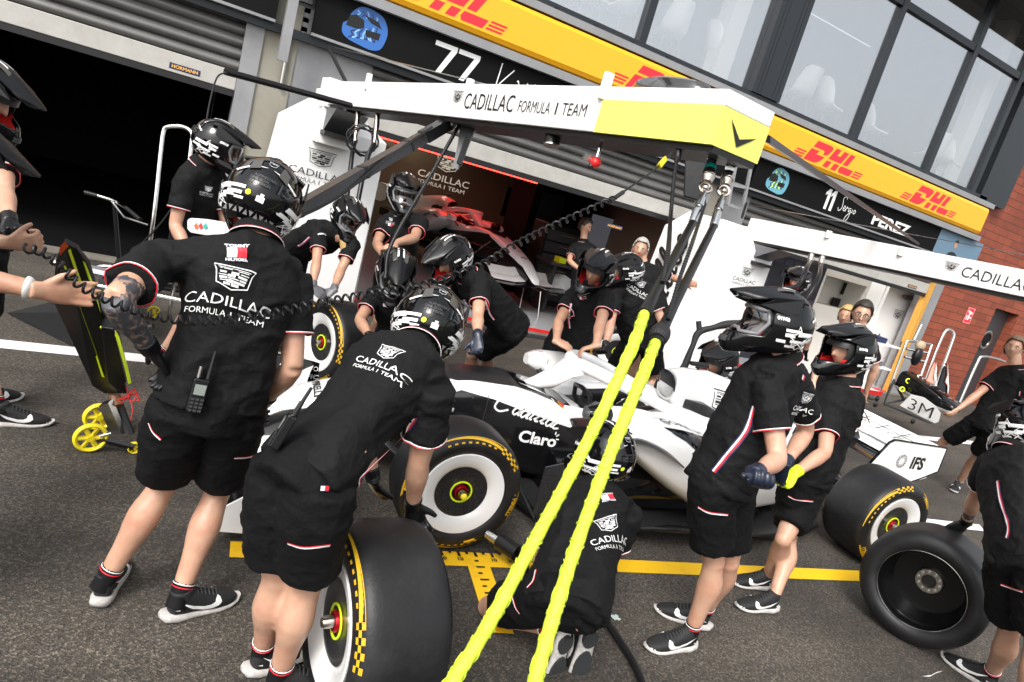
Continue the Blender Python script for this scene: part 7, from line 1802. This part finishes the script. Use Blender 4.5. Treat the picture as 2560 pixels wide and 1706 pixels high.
for pl in ob.data.polygons: pl.material_index=1 if pl.normal.z>.45 else 0
ep=[(2071,934),(2097,908),(2126,915),(2150,933),(2162,950),(2157,970),(2148,973),(2110,955)]
dd_=lambda x:10.15-.006*(x-2071)
pl=[ad(x,y,dd_(x)) for x,y in ep]; MB().prism(pl,V((.01,.03,0))).build('end_plate',M['white'],o)
nn=(pl[3]-pl[0]).cross(pl[5]-pl[0]).normalized(); nn=nn if nn.dot(CF)<0 else -nn
c=ad(2117,938,dd_(2117)-.03); U_=(ad(2140,948,dd_(2140))-c).normalized(); sticker('end_plate_lettering',[text2d('3M',-.01,1.2)],M['btxt'],c+nn*.012,U_,nn.cross(U_),parent=o,size=.17,off=.004)
c=ad(2112,960,9.95)
for x,y in ((2087,876),(2073,895)): 
    c=ad(x,y,10.35); MB().tube([c+(CR*math.cos(i*math.pi/6)+CD*math.sin(i*math.pi/6))*.035 for i in range(12)],.01,n=6,closed=True).build('lime_ring',M['lime'],o,smooth=True)
tr=MB()
for pts in ([(2055,872),(2040,905),(2032,928),(2138,972),(2165,965)],[(2053,874),(2075,915),(2085,935)],[(2032,928),(2100,915)]): tr.tube(at_d([(x,y,10.6) for x,y in pts]),.02,n=8)
tr.build('trolley_frame',M['dgrey'],o,smooth=True)
for x,y in ((2012,930),(2098,968),(2210,995)): MB().ball(gz(x,y,.05),(.05,.03,.05),n=8).build('caster',M['black'],o,smooth=True)
# chrome tool rack and tall hoops
def frame(name,L,r,mt,label,cat,extra=()):
    o=empty(name,L[0][0],label=label,cat=cat)
    for l in L: MB().tube(l,r,n=8,sub=3).build('frame_tube',mt,o,smooth=True)
    for nm,mb,m_ in extra: mb.build(nm,m_,o,smooth=True)
    return o
D_=11.0
frame('tool_rack',[at_d([(x,y,D_) for x,y in l]) for l in ([(2042,900),(2078,800),(2090,784),(2136,792),(2138,800),(2110,880)],[(2078,820),(2128,832)],[(2083,802),(2134,812)],[(2100,782),(2118,746)])],.022,M['steel'],'steel tool rack on wheels in front of the brick wall','rack',
  [('tool_pod',MB().ball(ad(2107,820,D_),(.1,.07,.16),n=8),M['satin']),('tool_head',MB().ball(ad(2115,795,D_),(.1,.07,.09),n=8),mat('tan pouch',(.4,.3,.2),.6))])
frame('nose_trolley_hoop',[at_d([(x,y,D_) for x,y in [(2124,880),(2150,810),(2170,765),(2182,758),(2192,768),(2184,795),(2150,890)]])],.022,M['steel'],'tall steel hoop handle leaning before the brick wall','hoop')
frame('door_rail',[at_d([(x,y,D_-.5) for x,y in [(2205,925),(2245,835),(2258,820),(2290,825),(2310,832)]])],.02,M['steel'],'steel rail bent before the grey door','rail')
for pts,lb,mt in (([(2132,870),(2140,848),(2148,832),(2150,850),(2143,868),(2150,885),(2147,898),(2140,893),(2130,880),(2128,876)],'salmon and white upright winglet by the nose cone',mat('salmon',(.7,.3,.22),.4)),([(2152,898),(2168,850),(2175,836),(2176,860),(2170,878),(2178,890),(2175,908),(2168,908)],'black and white upright winglet by the nose cone',M['gloss'])):
    q=[ad(x,y,10.3) for x,y in pts]; w_=MB().prism(q,V((.03,.04,0))).build('winglet',mt); tag(w_,lb,'winglet')
    q2=[ad(x+3,y,10.27) for x,y in pts[2:7]]; MB().prism(q2,V((.01,.01,0))).build('winglet_edge',M['white'],w_) 
# shelf trolley inside the right garage mouth
o=empty('shelf_trolley',gz(1990,930,0),label='white shelved trolley with red trim at the mouth of the right garage',cat='trolley')
zz=[.16,.62,1.05]; 
x0,y0=8.9,7.35
X0=gz(1965,920,0)
bs_=gz(2022,912,.1); bx0,bx1,by0,by1=bs_.x-1.25,bs_.x,bs_.y,bs_.y+.5
for z in zz: MB().bb((bx0,by0,z),(bx1,by1,z+.03)).build('shelf',M['panelwhite'],o)
MB().bb((bx0,by0-.02,.12),(bx1,by0-.001,.2)).build('shelf_trim',M['red'],o)
for x in (bx0+.02,bx1-.02):
    for y in (by0+.02,by1-.02): MB().tube([(x,y,.05),(x,y,1.2)],.016,n=8).build('post',M['steel'],o,smooth=True); MB().ball((x,y,.05),(.05,.03,.05),n=8).build('caster',M['black'],o,smooth=True)
MB().bb((bx1-.6,by0+.1,1.081),(bx1-.3,by0+.4,1.18)).build('tool_box',M['navy'],o,bevel=.01); MB().bb((bx1-.4,by0+.1,.651),(bx1-.15,by0+.35,.74)).build('tool_tray',M['grey'],o,bevel=.01)
# sticker scrap on the ground
o=MB().add(*lay([poly2([(-.5,.3),(-.2,.5),(.0,.35),(.3,.5),(.5,.2),(.3,.0),(.5,-.3),(.1,-.5),(-.1,-.3),(-.4,-.4),(-.5,0)])],gz(1415,1420,.004),V((1,0,0)),V((0,1,0)),None,size=.05,off=.002)).build('paper_scrap',mat('scrap',(.5,.6,.58),.5)); tag(o,'small torn pale green sticker on the asphalt','sticker')
# garage clutter: shelves, lights and a rail with small tools
o=empty('work_bench',(6.3,10.2,0),label='dark work bench with coloured boxes in the shadow of the middle garage',cat='bench')
MB().bb((5.9,10.0,.85),(7.3,10.6,.9)).build('bench_top',M['dgrey'],o); MB().bb((6.0,10.05,.0),(6.06,10.5,.849)).build('bench_frame',M['dgrey'],o); MB().bb((7.1,10.05,.0),(7.16,10.5,.849)).build('bench_frame',M['dgrey'],o)
for i,(mt,x) in enumerate(((M['lime'],6.1),(M['red'],6.5),(M['orange'],6.8))): MB().bb((x,10.1,.902),(x+.14,10.3,1.0+.03*i)).build('small_box',mt,o,bevel=.005)
B13=person('bareheaded crew member in the shadow at the back of the middle garage',(1335,670,10.6),(1340,555,-1),(1345,520,-1),(1315,570,-1),(1365,575,1),(1308,600,-1),(1335,622,-1),(1370,610,1),(1375,650,1),None,None,None,None,s=1.0,group=CREW,yaw=-60,pitch=-10,helm=False,hair='hairdark',gloveL=None,gloveR=None,seed=22,clvox=.018,vox=.014,skin='skin2')
